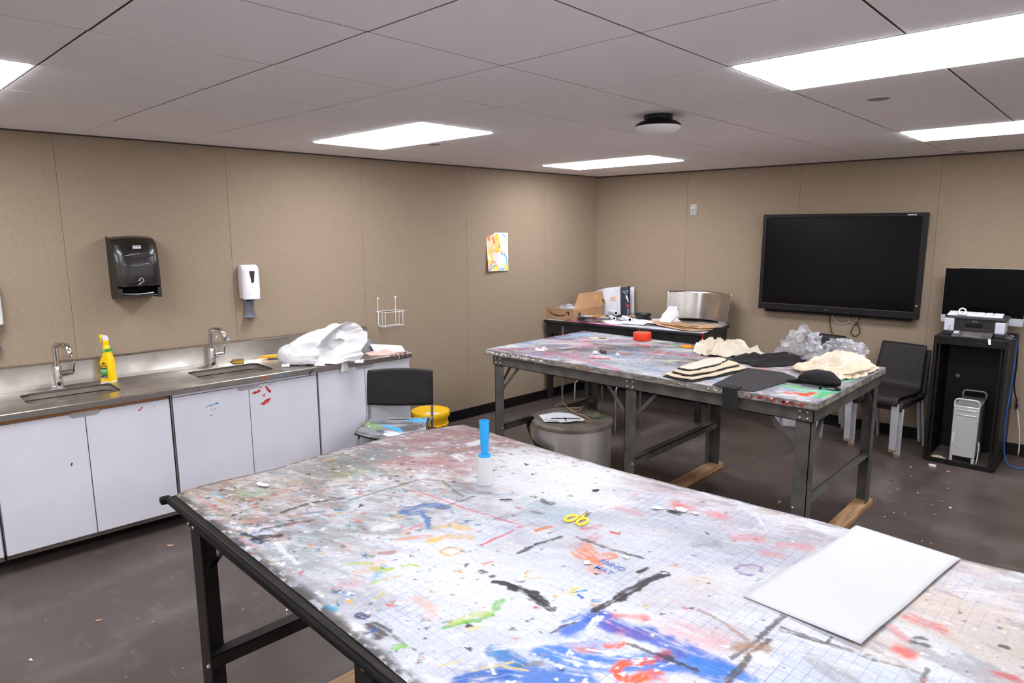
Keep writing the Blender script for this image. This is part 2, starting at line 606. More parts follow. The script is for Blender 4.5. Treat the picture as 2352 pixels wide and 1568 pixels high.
struct(MB().box(XR, XR + 0.1, YF - 0.1, 6.5, 0, H).build('wall_right', M_OFFWALL, keep=True), 'pale wall closing the room out of view', 'wall')
struct(MB().box(-0.5, XR + 0.1, YF - 0.1, YF, 0, H).build('wall_front', M_OFFWALL, keep=True), 'pale wall behind the viewer', 'wall')
struct(MB(ML).box(0.0, 0.012, 2.60, 5.69, 0.0, 0.10).build('baseboard_left', M_BASE, keep=True, bevel=0.003), 'black rubber baseboard along the sink wall', 'baseboard')
struct(MB(MBK).box(0.30, XR, -0.012, 0.0, 0.0, 0.10).build('baseboard_back', M_BASE, keep=True, bevel=0.003), 'black rubber baseboard below the wall display', 'baseboard')
struct(MB(MBK).box(0.27, XR, -0.022, 0.0, H - 0.012, H + 0.002).build('trim_1', M_GRID, keep=True), 'thin ceiling angle along the back wall', 'trim')
struct(MB(ML).box(0.0, 0.016, YF, 5.69, H - 0.008, H + 0.002).build('trim_2', M_GRID, keep=True), 'thin ceiling angle along the sink wall', 'trim')

# ceiling: lay-in tiles, each a piece of its own
GX, GY, GS, GA = 2.49564, 0.05565, 0.59201, 0.00312
def gp(i, j):
    return (GX - i * GS * math.cos(GA) - j * GS * math.sin(GA), GY + j * GS * math.cos(GA) - i * GS * math.sin(GA))
CE = sroot('ceiling', 'grey white suspended ceiling of square lay-in tiles', 'ceiling')
MB().box(-0.5, XR + 0.1, YF - 0.1, 6.5, H + 0.036, H + 0.07).build('backing', M_GRID, CE)
LAMPS = [(i, j) for i in (1, -4, -9) for j in (-5, -1, 3, 7)]     # each covers cells i..i+2, j..j+1
lampcells = {(i + k, j) for i, j in LAMPS for k in (0, 1)}
def clip(poly, f):
    out = []
    for k in range(len(poly)):
        a, b = poly[k], poly[(k + 1) % len(poly)]
        fa, fb = f(a), f(b)
        if fa >= 0: out.append(a)
        if (fa >= 0) != (fb >= 0):
            t = fa / (fa - fb)
            out.append((a[0] + (b[0] - a[0]) * t, a[1] + (b[1] - a[1]) * t))
    return out
for j in range(-6, 11):
    a, b = gp(-10, j), gp(4.2, j)
    MB().bar((a[0], a[1], H + 0.0055), (b[0], b[1], H + 0.0055), 0.022, 0.004).build('grid_bar', M_GRID, CE, smooth=0)
for i in range(-10, 4):
    j0 = -6
    for j in [q for (k, q) in sorted(LAMPS, key=lambda z: z[1]) if k + 1 == i] + [9.6]:      # broken where a lamp spans two cells
        a, b = gp(i, j0), gp(i, j)
        MB().bar((a[0], a[1], H + 0.0056), (b[0], b[1], H + 0.0056), 0.022, 0.004).build('grid_bar', M_GRID, CE, smooth=0)
        j0 = j + 1
tile_me = None
g = 0.0038
for i in range(-10, 5):
    for j in range(-6, 12):
        if (i, j) in lampcells: continue
        hi_i = i + 1
        if i == 3: hi_i = 5          # the tiles at the sink wall run on to the wall
        if i == 4: continue
        c = [gp(i, j), gp(hi_i, j), gp(hi_i, j + 1), gp(i, j + 1)]
        xs = [p[0] for p in c]; ys = [p[1] for p in c]
        p = [(min(xs) + g, min(ys) + g), (max(xs) - g, min(ys) + g), (max(xs) - g, max(ys) - g), (min(xs) + g, max(ys) - g)]
        q = clip(p, lambda a: a[0] - (LX + LA * a[1]) - 0.004)
        q = clip(q, lambda a: (BY + BA * a[0]) - a[1] - 0.004)
        q = clip(q, lambda a: XR - a[0]); q = clip(q, lambda a: a[1] - YF)
        if len(q) < 3: continue
        if q == p and i != 3 and tile_me:
            o = bpy.data.objects.new('ceiling_tile', tile_me)
            COL.objects.link(o); o.parent = CE
        else:
            w0 = GS / 2 - g
            if q == p and i != 3:
                o = MB().box(-w0, w0, -w0, w0, 0, 0.003).build('ceiling_tile', M_TILE, CE, bevel=0.001)
                tile_me = o.data
            else:
                cx, cy = (min(xs) + max(xs)) / 2, (min(ys) + max(ys)) / 2
                o = MB().prism([(a - cx, b - cy) for a, b in q], 0, 0.003).build('ceiling_tile', M_TILE, CE, smooth=0)
        if not o.modifiers and q == p:
            md = o.modifiers.new('bevel', 'BEVEL'); md.width = 0.001; md.segments = 1; md.limit_method = 'ANGLE'
        o.location = ((min(xs) + max(xs)) / 2, (min(ys) + max(ys)) / 2, H)

lamp_labels = {(1, 3): 'ceiling light panel above the middle of the sink counter', (1, 7): 'ceiling light panel nearest the far wall corner',
               (-4, 3): 'large ceiling light panel above the paint-covered front table', (-4, 7): 'ceiling light panel in front of the wall display',
               (1, -1): 'ceiling light panel cut off by the left picture edge', (-4, -1): 'ceiling light panel above the viewer'}
for (i, j) in LAMPS:
    x0, y0 = gp(i + 2, j); x1, y1 = gp(i, j + 1)
    t = thing('ceiling_light', lamp_labels.get((i, j), 'ceiling light panel outside the picture'), 'ceiling light', ((x0 + x1) / 2, (y0 + y1) / 2, H), group='recessed ceiling light panels')
    w, d = (x1 - x0) / 2 - 0.003, (y1 - y0) / 2 - 0.003
    MB().prism([(-w, -d), (w, -d), (w, d), (-w, d)], -0.001, 0.034, holes=[[(-w + .014, -d + .014), (w - .014, -d + .014), (w - .014, d - .014), (-w + .014, d - .014)]]).build('frame', M_LAMPFRAME, t, bevel=0.001)
    MB().box(-w + .020, w - .020, -d + .020, d - .020, -0.008, 0.012).build('diffuser', M_PANEL, t)

disc_lab = ['round grey cover plate on the ceiling behind the large front light panel', 'round cover plate on the ceiling beside the light panel over the counter',
            'round cover plate on the ceiling between the far light panel and corner', 'round cover plate on the ceiling above the wall display']
M_DISC = mat('grey_cover_plate', (150, 148, 150), (138, 136, 138), rough=0.5, scale=30)
for (x, y), lb in zip([(3.903, 2.921), (1.195, 2.505), (1.236, 4.841), (3.736, 5.75)], disc_lab):
    t = thing('ceiling_cover_plate', lb, 'ceiling plate', (x, y, H), group='round ceiling cover plates')
    MB().lathe([(0, -0.006), (0.036, -0.006), (0.044, -0.004), (0.046, 0.0)], 32).build('disc', M_DISC, t)
    MB().lathe([(0.047, -0.002), (0.05, -0.002), (0.05, 0.0), (0.047, 0.0)], 32, cap=False).build('rim', M_LAMPFRAME, t)

t = thing('ceiling_speaker', 'white bowl-shaped ceiling device hanging from a black mount', 'ceiling device', (2.93, 2.59, H))
MB().lathe([(0, 0.0), (0.075, 0.0), (0.075, -0.02), (0.07, -0.03), (0.0, -0.03)], 32).build('mount', M_BLACK, t)
MB().lathe([(0.07, -0.028), (0.095, -0.034), (0.115, -0.046), (0.122, -0.058), (0.118, -0.06), (0.0, -0.058)], 40).build('housing', M_BLACK, t)
MB().lathe([(0.120, -0.060), (0.116, -0.068), (0.10, -0.082), (0.07, -0.096), (0.03, -0.101), (0, -0.102)], 40).build('bowl', M_TILE, t)
MB().box(-0.012, 0.012, -0.004, 0.004, -0.104, -0.1005).build('bowl_highlight', M_WHITE, t)  # white sliver painted in as the highlight under the bowl

# chips of paper and dried paint on the floor: nobody could count them
def debris(name, n, seed, spots, cols, z):
    rnd = random.Random(seed)
    by = {}
    for k in range(n):
        x0, x1, y0, y1 = rnd.choice(spots)
        x, y = rnd.uniform(x0, x1), rnd.uniform(y0, y1)
        c = rnd.choice(cols)
        m = by.setdefault(c, MB())
        r = 0.003 + 0.010 * rnd.random() ** 3
        pts = [(px, py) for px, py in ragged(x, y, r * 1.6, r * 0.8, 6, 0.4, k, rnd.random() * 3)]
        vs = [(a, b, z + 0.0005 + 0.004 * rnd.random() * (r / 0.01)) for a, b in pts]
        cvs = [(x, y, z + 0.003)] + vs
        m.add(cvs, [(0, 1 + i, 1 + (i + 1) % len(vs)) for i in range(len(vs))])
    return by
CHIPS = {c: mat('chip_colour', c, c, rough=0.8) for c in ((226, 222, 220), (190, 170, 150), (196, 150, 116), (60, 54, 52), (150, 158, 164))}
root = sroot('floor_litter', 'small chips of paper and dried paint scattered on the floor', 'litter'); root['kind'] = 'stuff'
for c, m in debris('floor_litter', 150, 5, [(3.2, 4.8, 1.6, 5.2), (1.0, 4.8, 2.6, 4.6), (0.7, 2.6, -0.2, 1.4), (3.7, 4.6, 3.4, 5.3)], list(CHIPS), 0.0).items():
    stuff(m.build('chips', CHIPS[c], root, smooth=0))

# ------------------------------------------------------------------ sink counter on the left wall
CA = 0.0596
MC = TR(0.643, 0) @ RZ(-math.atan(CA))      # local +x out of the counter front, local y along it
CZ = 0.889
ct = thing('sink_counter', 'long stainless steel counter top with two sinks and a back splash', 'counter')
ct.matrix_basis = MC
M_SPLASH = mat('stainless_splash', (200, 193, 186), (158, 150, 142), rough=0.22, rough2=0.4, metal=1.0, scale=5, detail=9, contrast=(0.3, 0.75))
SINKS = [(-0.485, -0.155, 0.135, 0.605), (-0.475, -0.125, 1.055, 1.535)]
holes = [rrect(*s_, 0.06) for s_ in SINKS]
MB().prism([(-0.645, -1.4), (0, -1.4), (0, 2.573), (-0.645, 2.573)], CZ - 0.02, CZ, holes=holes).build('worktop', M_STEEL, ct, smooth=20, bevel=0.002)
MB().box(-0.012, 0.003, -1.4, 2.575, CZ - 0.038, CZ - 0.001).build('front_edge', M_STEEL, ct, bevel=0.003)
MB().box(-0.6, 0.0, 2.566, 2.576, CZ - 0.036, CZ - 0.001).build('end_edge', M_STEEL, ct, bevel=0.002)
MB().prism([(-0.655, CZ - 0.01), (-0.585, CZ - 0.01), (-0.592, CZ + 0.012), (-0.600, CZ + 0.03), (-0.605, 1.028), (-0.612, 1.034), (-0.655, 1.034)], -1.4, 2.55,
           Matrix(((1, 0, 0, 0), (0, 0, 1, 0), (0, 1, 0, 0), (0, 0, 0, 1)))).build('back_splash', M_SPLASH, ct, smooth=30)
M_BASIN = mat('satin_basin', (168, 157, 148), (132, 121, 112), rough=0.38, metal=0.45, scale=6, detail=8)
M_SEAL = mat('dark_seal', (30, 26, 24), (38, 33, 30), rough=0.7)
for k, s_ in enumerate(SINKS):
    x0, x1, y0, y1 = s_
    top = rrect(x0, x1, y0, y1, 0.06); n = len(top)
    low = rrect(x0 - 0.006, x1 + 0.006, y0 - 0.006, y1 + 0.006, 0.06)
    bot = rrect(x0 + 0.02, x1 - 0.02, y0 + 0.02, y1 - 0.02, 0.05)
    m = MB(); vs = [(a, b, CZ - 0.048) for a, b in low] + [(a, b, CZ - 0.17) for a, b in low] + [(a, b, CZ - 0.19) for a, b in bot]
    fs = []
    for q in range(2):
        for i in range(n):
            j = (i + 1) % n
            fs.append((q * n + i, q * n + j, (q + 1) * n + j, (q + 1) * n + i))
    fs.append(tuple(2 * n + i for i in range(n)))
    m.add(vs, fs)
    basin = m.build('sink_basin', M_BASIN, ct, smooth=50)
    m = MB(); m.add([(a, b, CZ - 0.002) for a, b in top] + [(a, b, CZ - 0.043) for a, b in top], [(i, (i + 1) % n, n + (i + 1) % n, n + i) for i in range(n)])
    m.build('sink_rim', M_BASIN, ct, smooth=50)
    m = MB(); m.add([(a, b, CZ - 0.043) for a, b in top] + [(a, b, CZ - 0.049) for a, b in low], [(i, (i + 1) % n, n + (i + 1) % n, n + i) for i in range(n)])
    m.build('sink_seal', M_SEAL, ct)
    cx, cy = (x0 + x1) / 2, (y0 + y1) / 2
    MB(TR(cx, cy, CZ - 0.19)).lathe([(0.0, 0.002), (0.03, 0.002), (0.042, 0.006), (0.045, 0.0)], 24).build('drain', M_CHROME, basin)

def paint_marks(parent, spots, seed, M, m):
    """flat dabs of dried paint on an upright front, in its own frame (local y along, z up)"""
    rnd = random.Random(seed)
    mb = MB()
    for (y, z, ry, rz_, n, ang) in spots:
        for k in range(n):
            a = math.radians(ang)
            t = rnd.uniform(-1, 1)
            yy = y + ry * t * math.cos(a) + rnd.gauss(0, rz_ * 0.4); zz = z + ry * t * math.sin(a) + rnd.gauss(0, rz_ * 0.4)
            r = rnd.uniform(0.25, 1) * rz_
            pts = ragged(yy, zz, r * 1.5, r * 0.7, 9, 0.45, rnd.randint(0, 9999), a)
            vs = [(0.0006 + 0.0003 * (k % 3), p[0], p[1]) for p in pts]
            mb.add([(0.0012, yy, zz)] + vs, [(0, 1 + i, 1 + (i + 1) % len(vs)) for i in range(len(vs))], M)
    return stuff(mb.build('paint_marks', m, parent, smooth=0))
P_RED = mat('dried_red_paint', (206, 74, 46), (190, 50, 52), rough=0.5, scale=60)
P_BLUE = mat('dried_blue_paint', (70, 120, 184), (96, 150, 200), rough=0.5, scale=60)
P_DARK = mat('dried_dark_paint', (44, 38, 38), (60, 52, 50), rough=0.5, scale=60)
M_WOOD = mat('raw_wood_edge', (176, 110, 52), (142, 84, 38), rough=0.6, scale=14, detail=8, stretch=(1, 0.15, 1))
M_PULL = mat('grey_pull_recess', (178, 176, 176), (168, 166, 166), rough=0.5)
M_TOE = mat('dark_kick_board', (96, 84, 76), (74, 64, 58), rough=0.55, scale=8, detail=7)
M_GAP = mat('cabinet_inside', (120, 116, 122), (108, 104, 110), rough=0.7)

def cabinet(label, y0, y1, split, doors, wood=False, rail=False, zt=0.828):
    t = thing('base_cabinet', label, 'cabinet', group='white base cabinets under the sink counter')
    t.matrix_basis = MC @ TR(0, (y0 + y1) / 2, 0)
    c = (y0 + y1) / 2
    a, b = y0 - c, y1 - c
    MB().box(-0.60, -0.045, a, b, 0.11, CZ - 0.21).build('body', M_WHITELAM, t)
    MB().box(-0.045, -0.037, a + 0.001, b - 0.001, 0.112, CZ - 0.05).build('face_board', M_GAP, t)
    MB().box(-0.60, -0.045, b - 0.018, b, 0.11, CZ - 0.04).build('side_panel', M_WHITELAM, t)
    MB().box(-0.50, -0.03, a + 0.002, b - 0.002, 0.086, 0.110).build('bottom_board', M_TOE, t)
    MB().box(-0.30, -0.27, a, b, 0.0, 0.088).build('toe_kick', M_BLACKMATT, t)  # set-back board, coloured black for the shadow gap below the cabinet
    if wood: MB().box(-0.05, -0.026, a + 0.003, b - 0.012, zt + 0.005, CZ - 0.036).build('wood_rail', M_WOOD, t)
    if rail: MB().box(-0.05, -0.020, a + 0.003, b - 0.003, zt + 0.005, CZ - 0.037).build('top_rail', M_WHITELAM, t, bevel=0.0012)
    sp = split - c
    res = []
    for k, (p, q) in enumerate(((a + 0.004, sp - 0.0025), (sp + 0.0025, b - 0.006))):
        zz = zt
        w, h = 0.068, 0.027
        if k == 0:
            poly = [(p, 0.113), (q, 0.113), (q, zz - h), (q - w + 0.012, zz - h), (q - w, zz - h + 0.012), (q - w - 0.006, zz), (p, zz)]
        else:
            poly = [(p, 0.113), (q, 0.113), (q, zz), (p + w + 0.006, zz), (p + w, zz - h + 0.012), (p + w - 0.012, zz - h), (p, zz - h)]
        Mx = Matrix(((0, 0, 1, 0), (1, 0, 0, 0), (0, 1, 0, 0), (0, 0, 0, 1)))
        d = MB().prism(poly, -0.037, -0.020, Mx).build('door', M_WHITELAM, t, smooth=20, bevel=0.001)
        res.append(d)
    MB().box(-0.0365, -0.030, sp - w - 0.006, sp + w + 0.006, zt - 0.03, zt + 0.003).build('finger_pull', M_PULL, t, bevel=0.002)
    return t, res, c

t0, d0, c0 = cabinet('white base cabinet at the left picture edge', -0.95, -0.060, -0.50, 2, wood=True)
t1, d1, c1 = cabinet('white base cabinet under the first sink, with a bare wood top rail', -0.055, 0.818, 0.372, 2, wood=True)
t2, d2, c2 = cabinet('white base cabinet under the second sink, doors dabbed with red and blue paint', 0.828, 1.783, 1.298, 2, rail=True)
t3, d3, c3 = cabinet('white base cabinet at the far counter end, behind the black chair', 1.788, 2.568, 2.165, 2, zt=0.845)
MX = TR(-0.0195, 0, 0)
def marks(d, c, spots, seed, m):
    paint_marks(d, [(y - c, z, a, b, n, g_) for y, z, a, b, n, g_ in spots], seed, MX, m)
marks(d1[1], c1, [(0.655, 0.795, 0.012, 0.007, 5, 30), (0.72, 0.80, 0.01, 0.003, 3, 0)], 3, P_RED)
marks(d1[0], c1, [(0.285, 0.55, 0.004, 0.006, 2, 80)], 4, P_DARK)
marks(d2[1], c2, [(1.36, 0.785, 0.03, 0.010, 12, 25), (1.425, 0.785, 0.02, 0.011, 12, -60), (1.395, 0.70, 0.035, 0.012, 14, 20), (1.395, 0.755, 0.006, 0.008, 4, 80)], 5, P_RED)
marks(d2[1], c2, [(1.45, 0.818, 0.02, 0.004, 5, 10)], 8, P_BLUE)
marks(d2[0], c2, [(1.06, 0.745, 0.045, 0.006, 12, 8), (1.085, 0.72, 0.03, 0.004, 5, 15)], 6, P_BLUE)
marks(d2[0], c2, [(1.06, 0.68, 0.02, 0.004, 4, 20)], 7, P_DARK)
paint_marks(ct, [(1.40, CZ - 0.02, 0.02, 0.008, 8, 10), (1.2, CZ - 0.03, 0.01, 0.004, 3, 0)], 11, TR(0.0032, 0, 0), P_RED)
paint_marks(ct, [(1.52, CZ - 0.018, 0.03, 0.007, 6, 10)], 12, TR(0.0032, 0, 0), P_BLUE)
paint_marks(ct, [(1.73, CZ - 0.02, 0.012, 0.010, 8, 40)], 13, TR(0.0032, 0, 0), P_DARK)
MB().box(-0.04, -0.022, 0.8195, 0.8265, 0.11, CZ - 0.04).build('filler_strip', M_GREYMETAL, ct)

# faucets
def faucet(x, y, label, group):
    t = thing('faucet', label, 'faucet', (x, y, CZ), math.radians(-3), group)
    MB().lathe([(0, 0), (0.027, 0), (0.027, 0.006), (0.023, 0.008), (0.023, 0.125), (0.021, 0.13), (0.0, 0.13)], 28).build('body', M_CHROME, t)
    path = [(0, 0, 0.12), (0, 0, 0.235)] + [(0.03 * (1 - math.cos(a)), 0.012 * (1 - math.cos(a)), 0.235 + 0.03 * math.sin(a)) for a in (0.4, 0.8, 1.2, 1.57)]
    path += [(0.055, 0.022, 0.266), (0.085, 0.036, 0.265), (0.104, 0.045, 0.255), (0.114, 0.050, 0.238), (0.118, 0.052, 0.217)]
    MB().tube(path, [0.0155] * 7 + [0.0155, 0.016, 0.0165, 0.016, 0.0155], 16).build('spout', M_CHROME, t, smooth=60)
    MB().lathe([(0, -0.006), (0.013, -0.006), (0.016, 0), (0.016, 0.014), (0, 0.014)], 20, TR(0.119, 0.0525, 0.203)).build('aerator', M_CHROME, t)
    MB().tube([(0.0, 0.02, 0.082), (0.0, 0.05, 0.083), (0.0, 0.078, 0.084)], [0.019, 0.0185, 0.0175], 18).build('valve', M_CHROME, t, smooth=50)
    MB().bar((0.0, 0.083, 0.075), (0.006, 0.090, 0.150), 0.008, 0.012).build('lever', M_CHROME, t, bevel=0.003)
    return t
faucet(0.107, 0.381, 'chrome faucet at the first sink, left of the yellow spray bottle', 'chrome faucets on the sink counter')
faucet(0.177, 1.290, 'chrome faucet at the second sink, beside the round sponge', 'chrome faucets on the sink counter')

# spray bottle
M_YEL = mat('bottle_yellow', (250, 208, 8), (246, 200, 4), rough=0.25, scale=3, spec=0.5)
M_LBLACK = mat('label_black', (26, 24, 22), rough=0.35)
M_LGREEN = mat('label_green', (58, 152, 62), (44, 138, 54), rough=0.35)
M_LPHOTO = mat('label_photo', (150, 140, 146), (60, 52, 58), rough=0.35, scale=90, contrast=(0.45, 0.55))
M_LTEXT = mat('label_white', (238, 238, 236), rough=0.4)
sb = thing('spray_bottle', 'yellow cleaner spray bottle standing between the two faucets', 'spray bottle', (0.169, 0.639, CZ), math.radians(31))
secs = [(0.000, .0415, .024, .006), (0.004, .0425, .025, .008), (0.10, .0415, .0245, .010), (0.130, .0405, .0235, .012), (0.150, .036, .022, .012), (0.170, .0275, .020, .012),
        (0.185, .0235, .0195, .012), (0.215, .0195, .0185, .013), (0.235, .0165, .0165, .015), (0.240, .0145, .0145, .0145), (0.262, .0145, .0145, .0145)]
xo = [0, 0, 0, 0.0, 0.003, 0.006, 0.007, 0.005, 0.003, 0.003, 0.003]
m = MB(); K = 28
for (z, a, b, r), dx in zip(secs, xo):
    ring = rrect(-a, a, -b, b, min(r, a * 0.99, b * 0.99), 6)
    K = len(ring)
    m.v += [(p[0] + dx, p[1], z) for p in ring]
for q in range(len(secs) - 1):
    for i in range(K):
        j = (i + 1) % K
        m.f.append((q * K + i, q * K + j, (q + 1) * K + j, (q + 1) * K + i))
m.f.append(tuple(reversed(range(K)))); m.f.append(tuple((len(secs) - 1) * K + i for i in range(K)))
body = m.build('bottle_body', M_YEL, sb, smooth=40)
MB().prism(rrect(-.043, .043, -.0255, .0255, .008), -0.0005, 0.005).build('bottle_base', M_WHITE, sb, bevel=0.001)
MY = Matrix(((1, 0, 0, 0), (0, 0, -1, 0), (0, 1, 0, 0), (0, 0, 0, 1)))    # xy poly -> front (xz), extruded towards -y
lab = MB().prism(rrect(-.036, .018, 0.048, 0.086, .006), 0.0245, 0.0256, MY).build('label', M_LGREEN, sb)
lk = [(-.036, 0.086)] + [(-.036 + .0, .086)] ; lk = [(-.036, .086), (.018, .086), (.018, .100), (.012, .118), (-.002, .127), (-.018, .124), (-.030, .112)]
MB().prism(lk, 0.0243, 0.0258, MY).build('label_panel', M_LBLACK, sb)
MB().prism(rrect(-.036, .018, 0.026, 0.047, .003), 0.0243, 0.0254, MY).build('label_picture', M_LPHOTO, sb)
MF = lambda x, z, y=-0.0262: Matrix(((1, 0, 0, x), (0, 0, -1, y), (0, 1, 0, z), (0, 0, 0, 1)))
text('lettering', 'GOO', 0.019, M_YEL, sb, MF(-0.008, 0.1105), bold=True)
text('lettering', 'GONE', 0.015, M_YEL, sb, MF(-0.008, 0.0955), bold=True)
text('lettering', 'ALL PURPOSE', 0.0082, M_LTEXT, sb, MF(-0.009, 0.0765), bold=True)
text('lettering', 'CLEANER', 0.0075, M_LTEXT, sb, MF(-0.009, 0.066), bold=True)
MB().prism([(-.02, .187), (.034, .197), (.030, .215), (-.016, .205)], -0.0206, 0.0206, MY).build('neck_label', M_LGREEN, sb)
text('lettering', 'SPRAY', 0.009, M_LTEXT, sb, MF(0.0, 0.200, -0.0212), bold=True)
MB().lathe([(0.017, .236), (0.0175, .238), (0.0175, .262), (0.016, .264), (0, .264)], 24, TR(0.003, 0, 0)).build('collar', M_YEL, sb)
tr = MB().prism([(-.008, .263), (.018, .263), (.017, .276), (.012, .291), (.0, .297), (-.012, .297), (-.014, .285)], -0.011, 0.011, MY).build('sprayer_head', mat('sprayer_white', (226, 222, 226), rough=0.4), sb, bevel=0.003)
MB().prism([(-.012, .281), (-.014, .298), (-.028, .302), (-.037, .298), (-.037, .288), (-.030, .284), (-.029, .270), (-.036, .253), (-.031, .252), (-.020, .268)], -0.009, 0.009, MY).build('trigger', M_YEL, sb, bevel=0.002)

# sponge, yellow gloves / tape, small tool
sp = MB(TR(0.172, 1.476, CZ)).lathe([(0, 0.0), (0.038, 0.0), (0.041, 0.004), (0.041, 0.018), (0, 0.018)], 28).build('sponge', mat('sponge_yellow', (196, 164, 40), (180, 146, 30), rough=0.9, scale=60, bump=0.5, bscale=150))
tag(sp, 'round yellow sponge behind the second sink', 'sponge')
MB().lathe([(0, 0.0185), (0.040, 0.0185), (0.040, 0.021), (0, 0.021)], 28).build('scouring_face', mat('sponge_brown', (150, 104, 66), (130, 88, 54), rough=0.95, scale=80), sp)
yt = thing('utility_cutter', 'yellow plastic scraper tool lying between the sponge and white plaster', 'tool', (0.20, 1.70, CZ), math.radians(62))
M_YT = mat('tool_yellow', (248, 190, 10), (240, 176, 6), rough=0.35)
MB().prism([(-.06, -.005), (-.02, -.022), (.05, -.02), (.062, 0), (.05, .02), (-.02, .018)], 0.004, 0.026).build('handle', M_YT, yt, bevel=0.006)
MB().prism([(-.085, -.004), (-.055, -.008), (-.055, .008), (-.085, .002)], 0.004, 0.010).build('blade_holder', M_YT, yt, bevel=0.001)
MB().box(-.01, .10, -.045, -.03, 0.0, 0.007).build('grip', mat('tool_dark_blue', (44, 62, 92), rough=0.5), yt, bevel=0.002)

# ------------------------------------------------------------------ things fixed to the left wall
def WLp(y, z, d=0.0):
    return ML @ Vector((d, y, z))
# paper towel dispenser
pt = thing('paper_towel_dispenser', 'black paper towel dispenser on the wall above the counter', 'towel dispenser')
pt.matrix_basis = ML @ TR(0, 0.868, 1.425) @ Matrix.Diagonal((0.95, 0.86, 0.97, 1))
M_SMOKE = mat('smoked_black_plastic', (22, 18, 16), (30, 25, 21), rough=0.3, scale=5, coat=0.3)
M_SMOKEB = mat('dispenser_back', (40, 33, 29), (30, 25, 22), rough=0.45, scale=8)
prof = [(0.0, 0.0), (0.0, 0.385), (0.07, 0.39), (0.13, 0.378), (0.175, 0.345), (0.205, 0.29), (0.222, 0.21), (0.226, 0.13), (0.222, 0.075), (0.214, 0.062)]
m = MB()
# cover: swept side profile with rounded vertical corners
def cover(u, v):
    k = v * (len(prof) - 2) + 1
    i = min(int(k), len(prof) - 2); f = k - i
    x = prof[i][0] * (1 - f) + prof[i + 1][0] * f; z = prof[i][1] * (1 - f) + prof[i + 1][1] * f
    t_ = 2 * u - 1
    e = abs(t_) ** 5
    return (x * (1 - 0.16 * e) , -0.148 + 0.296 * u, z - 0.012 * t_ * t_ * (1 if v < 0.35 else 0))
m.grid(cover, 24, 40)
cov = m.build('cover', M_SMOKE, pt, smooth=60)
MYZ = Matrix(((1, 0, 0, 0), (0, 0, 1, 0), (0, 1, 0, 0), (0, 0, 0, 1)))
side = [(0.0, -0.005), (0.0, 0.385), (0.065, 0.377), (0.11, 0.362), (0.15, 0.328), (0.178, 0.27), (0.19, 0.20), (0.194, 0.12), (0.186, 0.04), (0.178, 0.0), (0.16, -0.01), (0.02, -0.03)]
for sy in (-1, 1):
    y = sy * 0.1475
    MB().prism(side, min(y, y - sy * 0.006), max(y, y - sy * 0.006), MYZ).build('side_panel', M_SMOKEB, pt, bevel=0.002)
MB().box(0.0, 0.02, -0.142, 0.142, -0.02, 0.37).build('back_plate', M_SMOKEB, pt)
MB().box(0.165, 0.203, -0.146, -0.118, -0.018, 0.05).build('corner_leg', M_SMOKE, pt, bevel=0.004)
MB().box(0.165, 0.203, 0.118, 0.146, -0.018, 0.05).build('corner_leg', M_SMOKE, pt, bevel=0.004)
MB().box(0.05, 0.20, -0.12, 0.12, -0.008, 0.004).build('bottom_tray', M_SMOKE, pt, bevel=0.003)
MB().tube([(0.16, -0.11, 0.012), (0.165, 0.0, 0.006), (0.16, 0.10, 0.012)], 0.009, 10).build('tear_bar', M_CHROME, pt, smooth=60)
MB().box(0.03, 0.09, -0.119, 0.119, 0.005, 0.068).build('dark_slot_block', M_BLACKMATT, pt)  # black block standing in for the dark of the open recess
MB().prism([(-.105, 0.262), (-.03, 0.275), (.05, 0.276), (.115, 0.262), (.05, 0.248), (-.03, 0.246)], 0.0, 0.0035, Matrix(((0.12, 0, 1, 0.2135), (1, 0, 0, 0), (0, 1, 0, 0), (0, 0, 0, 1)))).build('window', M_SMOKEB, cov, bevel=0.001)
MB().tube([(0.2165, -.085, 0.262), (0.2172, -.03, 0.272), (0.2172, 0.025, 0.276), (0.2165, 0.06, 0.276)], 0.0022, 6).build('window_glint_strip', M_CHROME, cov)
bd = MB().box(0.2035, 0.2065, -.028, .028, 0.305, 0.327).build('badge', mat('badge_silver', (206, 206, 210), rough=0.3, metal=0.3), cov, bevel=0.003)
MB().box(0.206, 0.2072, -.022, .022, 0.318, 0.3235).build('badge_stripe', mat('badge_grey', (120, 120, 126), rough=0.4), cov)
ic = MB()
for a, b in (((-.02, .098), (.012, .118)), ((.012, .118), (.02, .095)), ((-.012, .078), (.022, .094)), ((-.02, .07), (.006, .085)), ((-.006, .116), (-.004, .094))):
    ic.bar((0.2275, a[0], a[1]), (0.2275, b[0], b[1]), 0.0015, 0.004)
ic.build('towel_icon', mat('icon_silver', (176, 176, 180), rough=0.4), cov)

